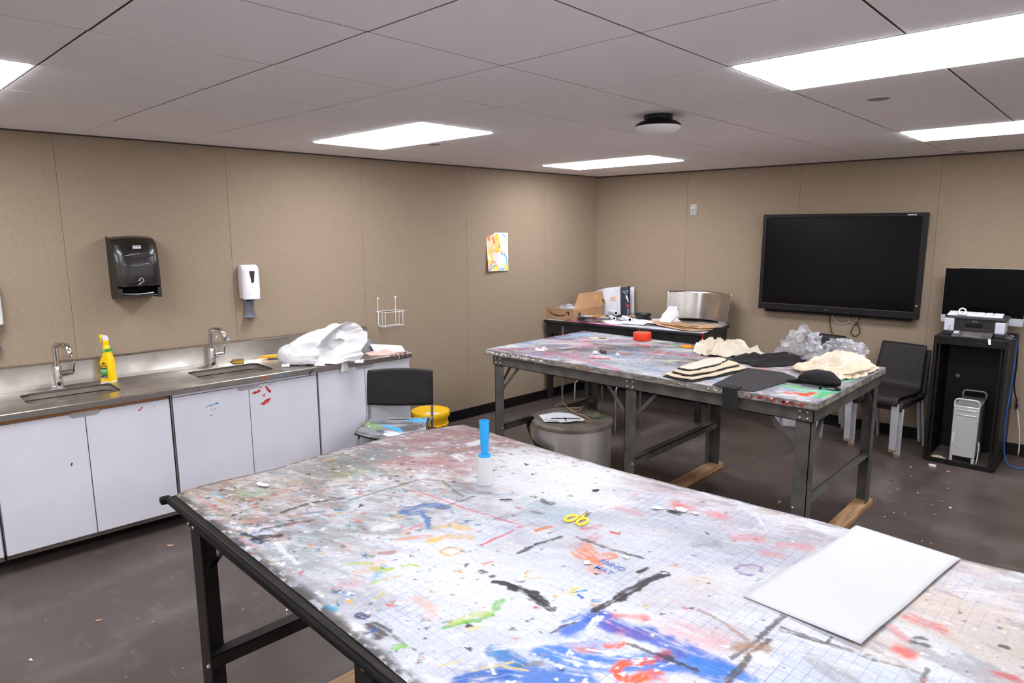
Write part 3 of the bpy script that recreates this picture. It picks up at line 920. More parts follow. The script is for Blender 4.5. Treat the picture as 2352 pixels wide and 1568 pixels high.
# soap dispensers
M_SOAP = mat('soap_white', (238, 236, 240), (232, 230, 236), rough=0.3, scale=3)
M_TRAY = mat('grey_drip_tray', (110, 112, 124), (92, 92, 102), rough=0.45, scale=20)
def soap(y, z, label):
    t = thing('soap_dispenser', label, 'soap dispenser', group='white wall soap dispensers')
    t.matrix_basis = ML @ TR(0, y, z)
    def shell(u, v):
        a = -0.0625 + 0.125 * u
        zz = 0.25 * v
        e = abs(2 * u - 1) ** 4
        dtop = max(0.0, (v - 0.86) / 0.14)
        dep = 0.10 - 0.028 * e - 0.035 * dtop ** 2.2 + 0.006 * math.sin(math.pi * min(1, v * 1.1))
        return (dep, a * (1 - 0.10 * dtop ** 3), zz)
    m = MB(); m.grid(shell, 20, 24)
    body = m.build('cover', M_SOAP, t, smooth=70)
    MB().box(0.0, 0.068, -0.0625, 0.0625, 0.002, 0.244).build('housing', mat('soap_side', (222, 214, 214), rough=0.4), t, bevel=0.008)
    MB().prism([(-.019, .205), (.019, .205), (.010, .125), (.006, .119), (-.006, .119), (-.010, .125)], 0.0995, 0.108, Matrix(((0, 0, 1, 0), (1, 0, 0, 0), (0, 1, 0, 0), (0, 0, 0, 1)))).build('level_window', mat('dark_window', (52, 50, 32), (40, 38, 26), rough=0.2), t, bevel=0.002)
    text('lettering', 'automatic', 0.007, mat('soap_green_print', (150, 200, 160), rough=0.5), t, Matrix(((0, 0, 1, 0.1063), (1, 0, 0, 0), (0, 1, 0, 0.085), (0, 0, 0, 1))), extrude=0.0003)
    MB().box(0.03, 0.07, -0.02, 0.0, -0.014, 0.004).build('nozzle', M_BLACK, t)
    MB().box(0.1035, 0.1055, -.030, -.026, .034, .038).build('sensor_light', M_BLACK, t)
    def tray(u, v):
        zz = 0.01 - 0.15 * min(1, v * 1.35); k = max(0.0, v * 1.35 - 1) / 0.35
        w = 0.043 - 0.011 * math.sin(math.pi * min(1, v * 1.35)) + 0.004 * k
        yy = w * (2 * u - 1)
        return (0.012 + 0.075 * k, yy * (1 - 0.25 * k * k), zz + (0.004 * k) + 0.004 * (1 - k) * 0)
    MB().grid(tray, 10, 26).build('drip_tray', M_TRAY, t, solid=0.003, smooth=60)
    return t
soap(1.632, 1.338, 'white wall soap dispenser with a grey drip tray, above the second faucet')
soap(0.095, 1.298, 'white wall soap dispenser cut off by the left picture edge')

# wire basket
wb = thing('wire_basket', 'empty white wire basket hung on the wall beside the counter end', 'basket')
wb.matrix_basis = ML @ TR(0, 2.835, 1.02)
M_WIRE = mat('white_wire', (238, 237, 244), rough=0.35)
def wire(path, name, r=0.0028, closed=False):
    return MB().tube(path, r, 6, closed).build(name, M_WIRE, wb, smooth=60)
a, b, dp, zt_ = -0.105, 0.105, 0.115, 0.123
wire([(0.006, a - .006, zt_), (0.006, b + .006, zt_), (dp + .006, b + .006, zt_), (dp + .006, a - .006, zt_)], 'rim', closed=True)
for y in (-0.09, 0.09):
    wire([(0.004, y, 0.232), (0.004, y, 0.0), (0.012, y, -0.004), (dp - .008, y, -0.004), (dp, y, 0.0), (dp, y, zt_)], 'upright')
    MB().lathe([(0, -0.004), (0.008, -0.003), (0.008, 0.003), (0, 0.004)], 14, TR(0.004, y + 0.004, 0.236) @ Matrix.Rotation(math.pi / 2, 4, 'Y')).build('hook_screw', M_WIRE, wb)
for x in (0.035, dp - 0.025):
    wire([(x, a, zt_), (x, a, 0.0), (x, b, 0.0), (x, b, zt_)], 'cross_wire')

# painting on paper
art = Canvas(0, 0.29, 0, 0.38, 0.003, lin((250, 226, 214)))
for col, w, al, so, pts in [((255, 178, 90), .12, .8, 1, [(.05, .2), (.12, .3), (.06, .33)]), ((255, 190, 30), .05, .9, .5, [(.14, .37), (.15, .28), (.16, .22), (.12, .20)]),
    ((245, 90, 50), .04, .95, .5, [(.03, .34), (.035, .31)]), ((250, 100, 30), .022, .95, .4, [(.085, .33), (.10, .28)]), ((250, 196, 20), .03, .9, .4, [(.02, .19), (.06, .14), (.07, .09)]),
    ((255, 205, 20), .06, .9, .6, [(.03, .08), (.05, .06)]), ((246, 200, 215), .06, .8, .8, [(.10, .17), (.12, .13)]), ((240, 120, 150), .02, .9, .4, [(.01, .01), (.04, .07), (.09, .095), (.13, .06), (.155, .01)]),
    ((230, 240, 250), .10, .9, .8, [(.20, .10), (.22, .15)]), ((60, 170, 230), .02, .95, .3, [(.20, .175), (.25, .15), (.272, .10), (.255, .05), (.21, .015)]), ((250, 216, 40), .05, .95, .4, [(.08, .025), (.115, .03)]),
    ((250, 214, 40), .04, .9, .4, [(.265, .02), (.28, .04)]), ((60, 150, 170), .016, .9, .4, [(.165, .27), (.172, .245), (.165, .235)]), ((90, 170, 200), .012, .9, .4, [(.20, .37), (.26, .33), (.275, .27)]),
    ((130, 150, 200), .008, .9, .4, [(.06, .25), (.065, .22)]), ((150, 190, 120), .01, .8, .5, [(.15, .36), (.155, .30)]), ((190, 200, 70), .009, .8, .5, [(.235, .32), (.24, .27)]),
    ((70, 170, 200), .02, .9, .4, [(.03, .01), (.06, .04), (.10, .06)]), ((255, 170, 60), .016, .9, .5, [(.06, .20), (.16, .195), (.24, .18)]), ((248, 236, 130), .06, .8, .9, [(.21, .06), (.24, .05)]),
    ((70, 190, 200), .03, .9, .5, [(.17, .02), (.20, .02)])]:
    art.stroke(col, w, al, so, pts, seed=int(w * 1000))
art.C[-5:, :] = lin((246, 244, 248))
ap = thing('painting', 'small bright orange and yellow abstract painting on paper pinned to the wall', 'painting')
ap.matrix_basis = ML @ TR(0, 4.0, 1.43)
def artf(U, V):
    X = U * 0.285; Y = V * 0.378
    return X, Y, 0.004 + 0.02 * (1 - V) ** 1.5 * (0.3 + 1.2 * (1 - U) ** 2)
sh = painted_grid('sheet', art, artf, 96, 128, vcol_mat('painting_colours', rough=0.7, noise_amt=0.06), ap)
sh.matrix_basis = Matrix(((0, 0, 1, 0), (1, 0.03, 0, 0), (0, 1, 0, 0), (0, 0, 0, 1)))
md = sh.modifiers.new('thickness', 'SOLIDIFY'); md.thickness = 0.0006

# ------------------------------------------------------------------ plaster cast and cloths at the far counter end
M_PLASTER = mat('white_plaster', (222, 220, 221), (214, 211, 212), rough=0.85, scale=7, detail=6, bump=0.25, bscale=45)
def sm(a, b, x):
    t = min(1, max(0, (x - a) / (b - a)))
    return t * t * (3 - 2 * t)
pc = thing('plaster_cast', 'big hollow white plaster body cast with torn edges lying on the counter', 'plaster cast')
pc.matrix_basis = Matrix(((0.728, 0.690, 0, 0.664), (0.685, -0.724, 0, 1.857), (0, 0, 1, CZ), (0, 0, 0, 1)))     # x along the cast, y towards the room
rim = [(.061, .211, .02), (.10, .245, -.02), (.141, .277, -.05), (.183, .293, -.06), (.234, .291, -.07), (.272, .258, -.075), (.295, .225, -.07), (.328, .216, -.06), (.325, .15, -.05), (.285, .092, -.02), (.305, .066, -.02),
       (.267, .016, -.03), (.19, .018, .0), (.10, .010, .05), (.02, .006, .07), (-.002, .066, .075), (-.008, .122, .065), (.022, .178, .045)]
NR = 72
def rimpt(k):
    f = k / NR * len(rim); i = int(f) % len(rim); q = f - int(f)
    a, b = rim[i], rim[(i + 1) % len(rim)]
    w = 0.010 * nz(k * 0.55, 2.0) + 0.006 * nz(k * 1.7, 9.0)
    return Vector((a[0] + (b[0] - a[0]) * q + w, a[2] + (b[2] - a[2]) * q + w, a[1] + (b[1] - a[1]) * q + 0.8 * w))
RP = [rimpt(k) for k in range(NR)]
def ang(k): return 2 * math.pi * k / NR
# angle at which the lobe ring meets rim point k (top of the rim to the top of the lobe)
def lobe_pt(k, s0, rz_, rt, hc, tc):
    p = RP[k]; a = math.atan2(p.z - 0.135, p.y - 0.0 + (p.x - 0.16) * 0.25 * 0)
    a2 = 2 * math.pi * (0.22 + k / NR)
    return Vector((s0, tc + rt * math.cos(a2), hc + rz_ * math.sin(a2)))
m = MB(); rings = []
for q in range(9):                       # rounded closed end
    b = (q / 8) * math.pi / 2
    rings.append([lobe_pt(k, -.215 - .085 * math.cos(b), .078 * math.sin(b), .10 * math.sin(b), .068, .01) for k in range(NR)])
for q in range(1, 25):                   # outside
    t = q / 24
    e = 0.5 * t + 0.5 * t * t
    rings.append([lobe_pt(k, -.215, .078, .10, .068, .01).lerp(RP[k], e) + Vector((0, 0, 0.028 * math.sin(math.pi * t) * (1 if RP[k].z > .12 else -0.6))) for k in range(NR)])
ctr = Vector((.150, -.045, .125))
for q, (sc, dep) in enumerate([(0.97, .004), (0.90, .03), (0.80, .065), (0.68, .095), (0.52, .12), (0.34, .135), (0.16, .142), (0.02, .144)]):     # hollow inside
    rings.append([ctr + (RP[k] - ctr) * sc + Vector((-.35 * dep, -.9 * dep, -.1 * dep)) for k in range(NR)])
vs = []
for q, r_ in enumerate(rings):
    for p in r_:
        amp = 1.0 if 8 < q else 0.5
        d = 0.012 * nz(p.x * 11, p.y * 11, p.z * 11) + 0.007 * nz(p.x * 26, p.y * 26, p.z * 26) + (0.012 * nz(p.x * 16, p.z * 30, 4) if q > 33 else 0)
        p2 = p + Vector((0.3 * d, d, d)) * amp
        foot = 0.0
        if q < 30 and p2.z < 0.03: foot = 0.018 * max(0, nz(p2.x * 22, 3.3))
        vs.append((p2.x, p2.y, max(0.001 + foot, p2.z)))
fs = [(q * NR + k, q * NR + (k + 1) % NR, (q + 1) * NR + (k + 1) % NR, (q + 1) * NR + k) for q in range(len(rings) - 1) for k in range(NR)]
m.add(vs, fs); m.build('shell', M_PLASTER, pc, smooth=70)
def lobe(u, v):
    a = 2 * math.pi * u; b = math.pi * (0.02 + 0.6 * v)
    x = .075 + 0.105 * math.cos(a) * math.sin(b); y = -.13 + 0.09 * math.sin(a) * math.sin(b); z = 0.135 + 0.132 * math.cos(b)
    d = 0.01 * nz(x * 14, y * 14, z * 14)
    return (x + d, y + d, max(0.002, z + d))
m = MB(); m.grid(lobe, 36, 20, wrap_u=True); m.build('shoulder', M_PLASTER, pc, smooth=70, solid=0.008)
def fold_in(u, v):
    t = u
    x = .085 + .19 * t; z = .185 - .055 * t + .03 * math.sin(t * 6.0) + .055 * (v - .5)
    y = -.050 - .03 * v + .018 * math.sin(t * 9) + 0.014 * nz(t * 7, v * 2)
    return (x, y, z)
m = MB(); m.grid(fold_in, 40, 10); m.build('inner_fold', M_PLASTER, pc, smooth=70, solid=0.006)
def scrapf(x0, x1, y0, h0, seed):
    def f(u, v):
        x = x0 + (x1 - x0) * u
        return (x + .008 * nz(u * 9, v * 3, seed), y0 + .03 * v + .012 * nz(u * 6, seed), max(.002, h0 * (1 - v) * (0.6 + 0.5 * nz(u * 11, seed + 2.0)) + .004))
    m = MB(); m.grid(f, 22, 6); m.build('torn_edge', M_PLASTER, pc, smooth=60, solid=0.005)
scrapf(-.02, .05, .075, .03, 3); scrapf(-.24, -.19, .10, .025, 11); scrapf(.24, .30, -.03, .03, 19)
M_EDGEW = pc.matrix_basis.inverted()
def tong(u, v):
    yy = 1.985 + 0.055 * (u - 0.5) * (1 + 0.2 * math.sin(v * 8)); s_ = v * 0.19
    xe = 0.643 + CA * yy
    if s_ < 0.11: x, z = xe - 0.108 + s_, CZ + 0.040 - 0.30 * s_
    else:
        k = s_ - 0.11
        x, z = xe + 0.006 + 0.004 * math.sin(u * 6), CZ + 0.007 - k * 0.9
    return (x, yy, z)
m = MB(); m.grid(tong, 8, 30); m.build('hanging_strip', M_PLASTER, pc, smooth=70, solid=0.005, world=True)

M_GREYCLOTH = mat('grey_felt', (122, 118, 122), (96, 92, 96), rough=0.95, scale=30, bump=0.5, bscale=120)
def heap(outline, base, h, seed, power=1.5):
    return cloth_mb(outline, base, lambda x, y, r: h * (1 - r ** power) * (0.75 + 0.5 * nz(x * 11, y * 11, seed)) + 0.012 * abs(nz(x * 28, y * 28, seed + 3)) * (1 - r), 16, 4, 0.004)
gc = heap([(0.25, 2.19), (0.30, 2.42), (0.36, 2.535), (0.50, 2.52), (0.55, 2.36), (0.50, 2.22)], CZ, 0.15, 2, 1.1).build('grey_cloth', M_GREYCLOTH)
tag(gc, 'crumpled grey felt cloth behind the plaster cast at the counter end', 'cloth')
M_PINK = mat('pink_cloth', (222, 182, 176), (206, 164, 158), rough=0.85, scale=18, bump=0.4, bscale=60)
pk = thing('pink_cloth', 'pale pink torn cloth hanging over the counter end under a white card', 'cloth', (0.68, 2.42, CZ))
heap([(0.56, 2.29), (0.60, 2.50), (0.70, 2.545), (0.775, 2.50), (0.76, 2.36), (0.66, 2.27)], CZ, 0.035, 6).build('cloth', M_PINK, pk, world=True)
for k, (y, l) in enumerate([(2.40, .03), (2.44, .05), (2.475, .035), (2.52, .045)]):
    def tf(u, v, y=y, l=l):
        s_ = v * (0.03 + l)
        x0 = 0.643 + CA * y
        if s_ < 0.03: x, z = x0 - 0.02 + s_, CZ + 0.012
        else: x, z = x0 + 0.011, CZ + 0.012 - (s_ - 0.03)
        return (x, y + 0.016 * (u - .5) * (1.1 - v) + 0.008 * v, z)
    m = MB(); m.grid(tf, 5, 14); m.build('torn_strip', M_PINK, pk, world=True, solid=0.002, smooth=60)
wc = thing('white_card', 'white card with a row of faint marks leaning on grey felt at the counter end', 'card', (0.68, 2.42, CZ))
CP = [Vector((0.664, 2.319, CZ + .010)), Vector((0.792, 2.512, CZ + .014)), Vector((0.725, 2.527, CZ + .052)), Vector((0.463, 2.405, CZ + .052))]
def cardf(u, v): return tuple(CP[0].lerp(CP[1], u).lerp(CP[3].lerp(CP[2], u), v) + Vector((0, 0, 0.006 * math.sin(math.pi * v))))
m = MB(); m.grid(cardf, 10, 8); m.build('sheet', mat('card_white', (214, 213, 215), rough=0.8), wc, world=True, solid=0.002, smooth=60)
mk = mat('pale_print', (206, 186, 170), rough=0.8)
for k in range(4):
    a = [Vector(cardf(.16 + .19 * k + du, .58 + dv)) + Vector((0, 0, .0016)) for du, dv in ((0, 0), (.07, 0), (.07, .06), (0, .06))]
    m = MB(); m.add([tuple(p) for p in a], [(0, 1, 2, 3)]); m.build('print_mark', mk, wc, world=True)

# paint dabs on the wall above the splash
wd = MB()
for (y, z, r, a) in ((0.47, 1.075, 0.016, 0.3), (1.385, 1.075, 0.013, 1.1), (1.455, 1.055, 0.02, -0.4)):
    p = ragged(y, z, r, r * 0.45, 10, 0.35, int(y * 100), a)
    wd.add([(0.0014, q[0], q[1]) for q in p], [tuple(range(len(p)))], ML)
stuff(wd.build('paint_marks', mat('pale_blue_paint', (160, 190, 205), (176, 200, 212), rough=0.6), WL, smooth=0))

# ------------------------------------------------------------------ the two work tables
P_COLS = [(226, 226, 232), (236, 236, 240), (60, 56, 58), (210, 150, 130), (150, 170, 190), (216, 178, 110), (120, 130, 110), (200, 120, 120), (90, 130, 170), (246, 246, 248), (170, 150, 140)]
PAINT_NEAR=[
((225,226,234),0.34,0.75,1,[(0.972,0.331),(1.16,0.39),(1.343,0.429)]),
((222,224,232),0.25,0.6,1,[(1.284,0.777),(1.689,0.718),(1.911,0.751)]),
((196,184,170),0.3,0.8,1,[(0.012,0.065),(0.07,0.204),(0.125,0.404)]),
((190,176,168),0.22,0.7,1,[(0.271,0.118),(0.345,0.287)]),
((120,122,120),0.22,0.75,1,[(0.132,0.505),(0.133,0.675),(0.105,0.796)]),
((98,104,102),0.16,0.6,1,[(0.116,0.589),(0.148,0.725)]),
((150,98,100),0.26,0.85,1,[(0.089,0.939),(0.175,1.107),(0.374,0.981)]),
((170,100,104),0.14,0.7,1,[(0.271,0.74),(0.385,0.818),(0.503,0.867)]),
((155,98,92),0.12,0.75,1,[(0.313,1.156),(0.452,1.171),(0.535,1.175)]),
((196,168,172),0.16,0.5,1,[(0.904,1.133),(1.094,1.175),(1.257,1.178)]),
((214,216,226),0.3,0.75,1,[(0.48,0.105),(0.607,0.189),(0.762,0.265)]),
((190,205,215),0.2,0.6,1,[(0.612,0.081),(0.593,0.298)]),
((160,160,165),0.2,0.55,1,[(0.787,0.053),(0.975,0.066)]),
((178,180,186),0.16,0.5,1,[(0.467,0.509),(0.531,0.681),(0.677,0.714)]),
((242,242,246),0.26,0.95,1,[(0.557,1.018),(0.711,1.069),(0.862,1.062)]),
((240,240,245),0.14,0.8,1,[(0.599,0.866),(0.775,0.864),(0.931,0.91),(1.056,0.982)]),
((176,214,224),0.14,0.6,1,[(0.896,0.801),(0.989,0.843),(0.963,0.749)]),
((224,212,208),0.2,0.6,1,[(1.502,0.668),(1.58,0.717)]),
((228,208,190),0.2,0.6,1,[(1.929,1.033),(2.002,1.065),(2.073,1.096)]),
((205,190,178),0.16,0.55,1,[(1.991,1.207),(2.087,1.216)]),
((170,185,185),0.16,0.6,1,[(2.099,0.937),(2.137,0.933)]),
((178,192,188),0.12,0.5,1,[(1.393,0.941),(1.466,0.956)]),
((196,184,186),0.2,0.45,1,[(1.434,1.122),(1.63,1.116)]),
((205,214,226),0.2,0.5,1,[(1.836,0.597),(2.008,0.691)]),
((232,98,80),0.06,0.8,1,[(1.235,1.108),(1.266,1.11)]),
((228,110,110),0.05,0.7,1,[(1.335,1.121),(1.37,1.124)]),
((226,130,130),0.05,0.65,1,[(1.469,1.026),(1.52,1.054)]),
((222,120,122),0.04,0.6,1,[(1.578,1.066),(1.646,1.104)]),
((224,130,128),0.04,0.55,1,[(1.575,0.991),(1.605,1.003)]),
((214,120,126),0.05,0.5,1,[(1.107,0.959),(1.184,0.965)]),
((236,108,96),0.028,0.85,0.6,[(1.93,0.925),(1.985,0.924),(2.006,0.913)]),
((236,128,124),0.03,0.55,1,[(1.924,0.853),(1.953,0.825)]),
((226,74,62),0.04,0.85,1,[(1.963,0.772),(1.974,0.768)]),
((200,70,60),0.03,0.8,0.8,[(2.125,0.825),(2.151,0.833)]),
((240,104,66),0.03,0.8,1,[(1.449,0.451),(1.484,0.476),(1.513,0.495)]),
((232,92,92),0.04,0.75,1,[(1.467,0.421),(1.502,0.418)]),
((224,140,134),0.1,0.45,1,[(1.59,0.523),(1.668,0.534)]),
((206,120,130),0.04,0.55,1,[(1.188,0.665),(1.181,0.752)]),
((214,100,104),0.025,0.7,0.7,[(1.132,0.764),(1.147,0.807)]),
((62,112,208),0.05,0.92,0.5,[(1.421,0.341),(1.427,0.391),(1.435,0.437)]),
((58,100,198),0.055,0.9,0.5,[(1.438,0.426),(1.517,0.44),(1.59,0.455),(1.652,0.455),(1.727,0.451)]),
((48,122,214),0.06,0.9,0.5,[(1.438,0.248),(1.48,0.269),(1.513,0.277)]),
((48,116,210),0.07,0.9,0.5,[(1.531,0.305),(1.583,0.337),(1.624,0.368),(1.658,0.411)]),
((42,120,208),0.06,0.9,0.4,[(1.686,0.43),(1.727,0.442),(1.755,0.46)]),
((40,108,198),0.06,0.85,0.6,[(1.439,0.157),(1.501,0.191),(1.555,0.233)]),
((36,92,176),0.05,0.9,0.4,[(1.382,0.07),(1.403,0.108),(1.421,0.139)]),
((40,120,190),0.035,0.9,0.4,[(1.362,0.177),(1.391,0.187),(1.418,0.184)]),
((96,130,208),0.06,0.5,1,[(1.43,0.298),(1.477,0.328),(1.514,0.371)]),
((128,80,160),0.04,0.6,1,[(1.499,0.422),(1.553,0.442)]),
((90,70,150),0.03,0.5,1,[(1.609,0.392),(1.639,0.442)]),
((242,96,44),0.022,0.95,0.4,[(1.608,0.374),(1.586,0.348),(1.578,0.326),(1.58,0.303),(1.597,0.293),(1.614,0.308),(1.626,0.329)]),
((240,100,50),0.03,0.85,0.7,[(1.622,0.325),(1.647,0.353)]),
((242,104,52),0.02,0.85,0.6,[(1.518,0.36),(1.532,0.385)]),
((225,120,80),0.03,0.7,0.7,[(1.484,0.313),(1.498,0.324)]),
((180,60,80),0.025,0.8,0.7,[(1.615,0.398),(1.62,0.423)]),
((46,96,168),0.035,0.95,0.15,[(0.651,0.461),(0.64,0.498),(0.654,0.539),(0.684,0.569),(0.716,0.572)]),
((50,104,176),0.03,0.9,0.2,[(0.673,0.465),(0.694,0.508)]),
((46,100,172),0.018,0.92,0.3,[(0.699,0.499),(0.752,0.475),(0.796,0.447)]),
((60,140,195),0.01,0.9,0.3,[(0.43,0.227),(0.446,0.256),(0.466,0.29)]),
((52,132,192),0.02,0.9,0.4,[(0.929,0.07),(0.954,0.078)]),
((80,170,205),0.016,0.9,0.4,[(0.959,0.02),(0.982,0.027)]),
((48,58,104),0.02,0.95,0.1,[(1.044,0.052),(1.062,0.056)]),
((110,180,210),0.02,0.6,0.8,[(0.892,0.22),(0.933,0.166)]),
((150,196,216),0.014,0.85,0.3,[(0.057,0.098),(0.119,0.117)]),
((70,150,200),0.008,0.9,0.3,[(1.329,0.469),(1.345,0.499)]),
((40,120,190),0.012,0.9,0.2,[(1.388,0.474),(1.398,0.488)]),
((40,120,190),0.01,0.9,0.2,[(1.348,0.471),(1.361,0.468)]),
((186,206,66),0.014,0.9,0.4,[(0.821,0.16),(0.832,0.187),(0.86,0.208)]),
((180,204,60),0.018,0.9,0.4,[(0.878,0.196),(0.912,0.214),(0.918,0.229)]),
((184,206,64),0.012,0.9,0.4,[(0.929,0.256),(0.938,0.278),(0.959,0.286)]),
((180,200,60),0.009,0.85,0.4,[(0.943,0.147),(0.949,0.182),(0.952,0.197)]),
((196,190,70),0.01,0.8,0.5,[(1.014,0.119),(1.001,0.152)]),
((104,178,62),0.015,0.85,0.4,[(1.222,0.161),(1.234,0.197),(1.252,0.226),(1.258,0.268)]),
((190,202,84),0.024,0.7,0.6,[(1.218,0.185),(1.229,0.234),(1.244,0.267)]),
((120,186,80),0.018,0.8,0.4,[(1.251,0.286),(1.236,0.31),(1.23,0.323)]),
((240,206,34),0.011,0.95,0.2,[(1.315,0.445),(1.324,0.459),(1.322,0.479),(1.322,0.493)]),
((240,206,34),0.009,0.95,0.2,[(1.322,0.463),(1.343,0.464)]),
((236,180,40),0.006,0.9,0.2,[(1.182,0.472),(1.184,0.456),(1.198,0.442)]),
((236,186,60),0.005,0.8,0.2,[(1.211,0.445),(1.225,0.465)]),
((226,184,86),0.03,0.75,0.6,[(0.809,0.46),(0.83,0.51),(0.885,0.522)]),
((222,176,80),0.028,0.8,0.5,[(0.863,0.402),(0.883,0.449),(0.926,0.494)]),
((240,196,60),0.022,0.8,0.5,[(0.871,0.387),(0.876,0.415)]),
((228,176,70),0.007,0.85,0.3,[(0.934,0.379),(0.931,0.402),(0.946,0.42),(0.971,0.42),(0.98,0.4),(0.967,0.377),(0.94,0.375)]),
((232,210,110),0.012,0.7,0.5,[(1.267,0.194),(1.275,0.213)]),
((120,190,60),0.018,0.9,0.2,[(1.202,0.037),(1.209,0.055)]),
((142,152,92),0.06,0.6,0.9,[(0.212,0.477),(0.23,0.519),(0.233,0.572)]),
((170,192,158),0.05,0.75,0.5,[(0.144,0.172),(0.179,0.217)]),
((234,190,110),0.02,0.6,0.7,[(0.032,0.535),(0.035,0.58)]),
((226,132,78),0.018,0.9,0.3,[(1.033,0.658),(1.039,0.685),(1.044,0.703)]),
((236,134,80),0.05,0.8,0.5,[(1.225,0.63),(1.231,0.66),(1.268,0.622)]),
((234,128,74),0.035,0.8,0.5,[(1.261,0.632),(1.285,0.666),(1.283,0.688)]),
((236,140,92),0.03,0.75,0.5,[(1.208,0.66),(1.209,0.682)]),
((236,150,100),0.028,0.6,0.8,[(1.286,0.591),(1.309,0.592)]),
((222,150,108),0.02,0.75,0.4,[(0.792,0.34),(0.814,0.377),(0.837,0.414)]),
((226,170,130),0.025,0.6,0.7,[(1.085,0.188),(1.126,0.189),(1.158,0.17)]),
((224,150,90),0.01,0.8,0.3,[(1.075,0.409),(1.079,0.436)]),
((178,126,110),0.022,0.85,0.2,[(0.827,0.257),(0.849,0.285)]),
((230,165,130),0.03,0.5,0.8,[(0.879,0.15),(0.873,0.233)]),
((228,110,60),0.008,0.9,0.3,[(0.13,0.127),(0.133,0.141)]),
((226,170,176),0.035,0.8,0.8,[(0.893,0.103),(0.922,0.126)]),
((232,96,100),0.009,0.9,0.3,[(1.054,0.123),(1.067,0.128)]),
((224,174,172),0.02,0.75,0.4,[(-0.045,0.036),(-0.052,0.074),(-0.04,0.113)]),
((222,160,155),0.01,0.75,0.4,[(0.052,0.051),(0.157,0.053),(0.229,0.053)]),
((220,170,170),0.016,0.7,0.5,[(0.446,0.023),(0.511,0.027),(0.555,0.032)]),
((222,150,150),0.012,0.6,0.5,[(0.366,0.077),(0.397,0.172),(0.44,0.237)]),
((214,150,120),0.02,0.5,0.7,[(0.202,0.147),(0.229,0.224),(0.219,0.322)]),
((226,104,112),0.008,0.9,0.25,[(0.512,0.58),(0.561,0.596),(0.65,0.605),(0.744,0.614),(0.821,0.623),(0.89,0.637),(0.959,0.648),(0.987,0.651)]),
((226,104,112),0.01,0.9,0.25,[(0.987,0.651),(0.985,0.616),(0.987,0.558),(0.988,0.48)]),
((212,122,124),0.016,0.7,0.5,[(0.762,0.373),(0.759,0.41),(0.76,0.445)]),
((220,70,70),0.012,0.85,0.3,[(1.199,0.801),(1.219,0.805)]),
((54,44,44),0.018,0.97,0.1,[(1.159,0.371),(1.185,0.381),(1.216,0.389)]),
((50,42,42),0.028,0.97,0.1,[(1.212,0.385),(1.242,0.392),(1.267,0.398),(1.288,0.397)]),
((50,42,42),0.026,0.97,0.1,[(1.272,0.386),(1.305,0.386),(1.34,0.382)]),
((58,50,50),0.018,0.95,0.15,[(1.418,0.443),(1.421,0.495),(1.422,0.549)]),
((54,48,48),0.026,0.96,0.1,[(1.422,0.528),(1.425,0.586),(1.426,0.646),(1.439,0.7)]),
((70,66,68),0.012,0.9,0.25,[(1.093,0.521),(1.097,0.601)]),
((66,62,64),0.016,0.9,0.2,[(1.095,0.592),(1.103,0.637),(1.113,0.677)]),
((74,70,72),0.012,0.92,0.2,[(1.152,0.704),(1.205,0.711),(1.258,0.716),(1.307,0.725),(1.351,0.734)]),
((56,50,50),0.013,0.95,0.2,[(1.388,0.662),(1.391,0.694)]),
((76,66,64),0.007,0.85,0.3,[(1.403,0.307),(1.406,0.347),(1.416,0.375)]),
((80,76,78),0.007,0.7,0.3,[(1.073,0.67),(1.076,0.725)]),
((60,56,66),0.012,0.8,0.4,[(1.546,0.398),(1.601,0.404),(1.634,0.417)]),
((56,50,50),0.016,0.85,0.3,[(1.632,0.405),(1.668,0.411),(1.693,0.417)]),
((84,80,80),0.012,0.9,0.25,[(1.736,0.727),(1.734,0.673),(1.732,0.612)]),
((96,88,84),0.012,0.85,0.3,[(1.732,0.612),(1.728,0.551),(1.725,0.505)]),
((78,74,72),0.016,0.9,0.2,[(1.753,0.675),(1.793,0.683),(1.834,0.69)]),
((92,86,84),0.014,0.85,0.3,[(1.834,0.69),(1.884,0.7),(1.931,0.702)]),
((120,104,96),0.007,0.6,0.4,[(1.931,0.702),(1.985,0.717),(2.008,0.719)]),
((84,74,66),0.015,0.9,0.2,[(1.749,0.614),(1.748,0.549),(1.749,0.491),(1.754,0.431)]),
((164,120,82),0.035,0.75,0.4,[(1.722,0.544),(1.738,0.571),(1.757,0.579)]),
((166,132,112),0.012,0.75,0.4,[(1.588,0.613),(1.619,0.614),(1.654,0.607),(1.715,0.588)]),
((70,66,66),0.008,0.85,0.3,[(1.843,0.721),(1.843,0.695)]),
((74,70,66),0.01,0.8,0.3,[(2.017,0.743),(2.02,0.695)]),
((60,58,60),0.02,0.85,0.3,[(1.973,0.824),(1.981,0.853),(1.991,0.831)]),
((56,56,58),0.016,0.9,0.2,[(2.107,0.937),(2.116,0.937)]),
((70,66,66),0.016,0.9,0.3,[(0.377,0.194),(0.374,0.242),(0.374,0.281),(0.391,0.332),(0.414,0.384)]),
((52,46,48),0.03,0.9,0.4,[(0.496,0.05),(0.504,0.081),(0.526,0.11)]),
((58,52,54),0.02,0.85,0.4,[(0.44,0.045),(0.53,0.056)]),
((80,76,78),0.012,0.7,0.5,[(0.451,0.092),(0.47,0.165),(0.503,0.232)]),
((96,92,94),0.009,0.8,0.3,[(0.445,0.395),(0.452,0.484),(0.453,0.595),(0.46,0.659)]),
((104,102,106),0.014,0.75,0.4,[(0.711,0.557),(0.71,0.629),(0.713,0.703)]),
((104,102,106),0.012,0.75,0.4,[(0.471,0.676),(0.53,0.715),(0.621,0.686),(0.686,0.675)]),
((110,106,108),0.01,0.7,0.4,[(0.462,0.547),(0.459,0.623),(0.471,0.676)]),
((66,54,50),0.04,0.92,0.2,[(1.106,0.046),(1.127,0.055),(1.144,0.05)]),
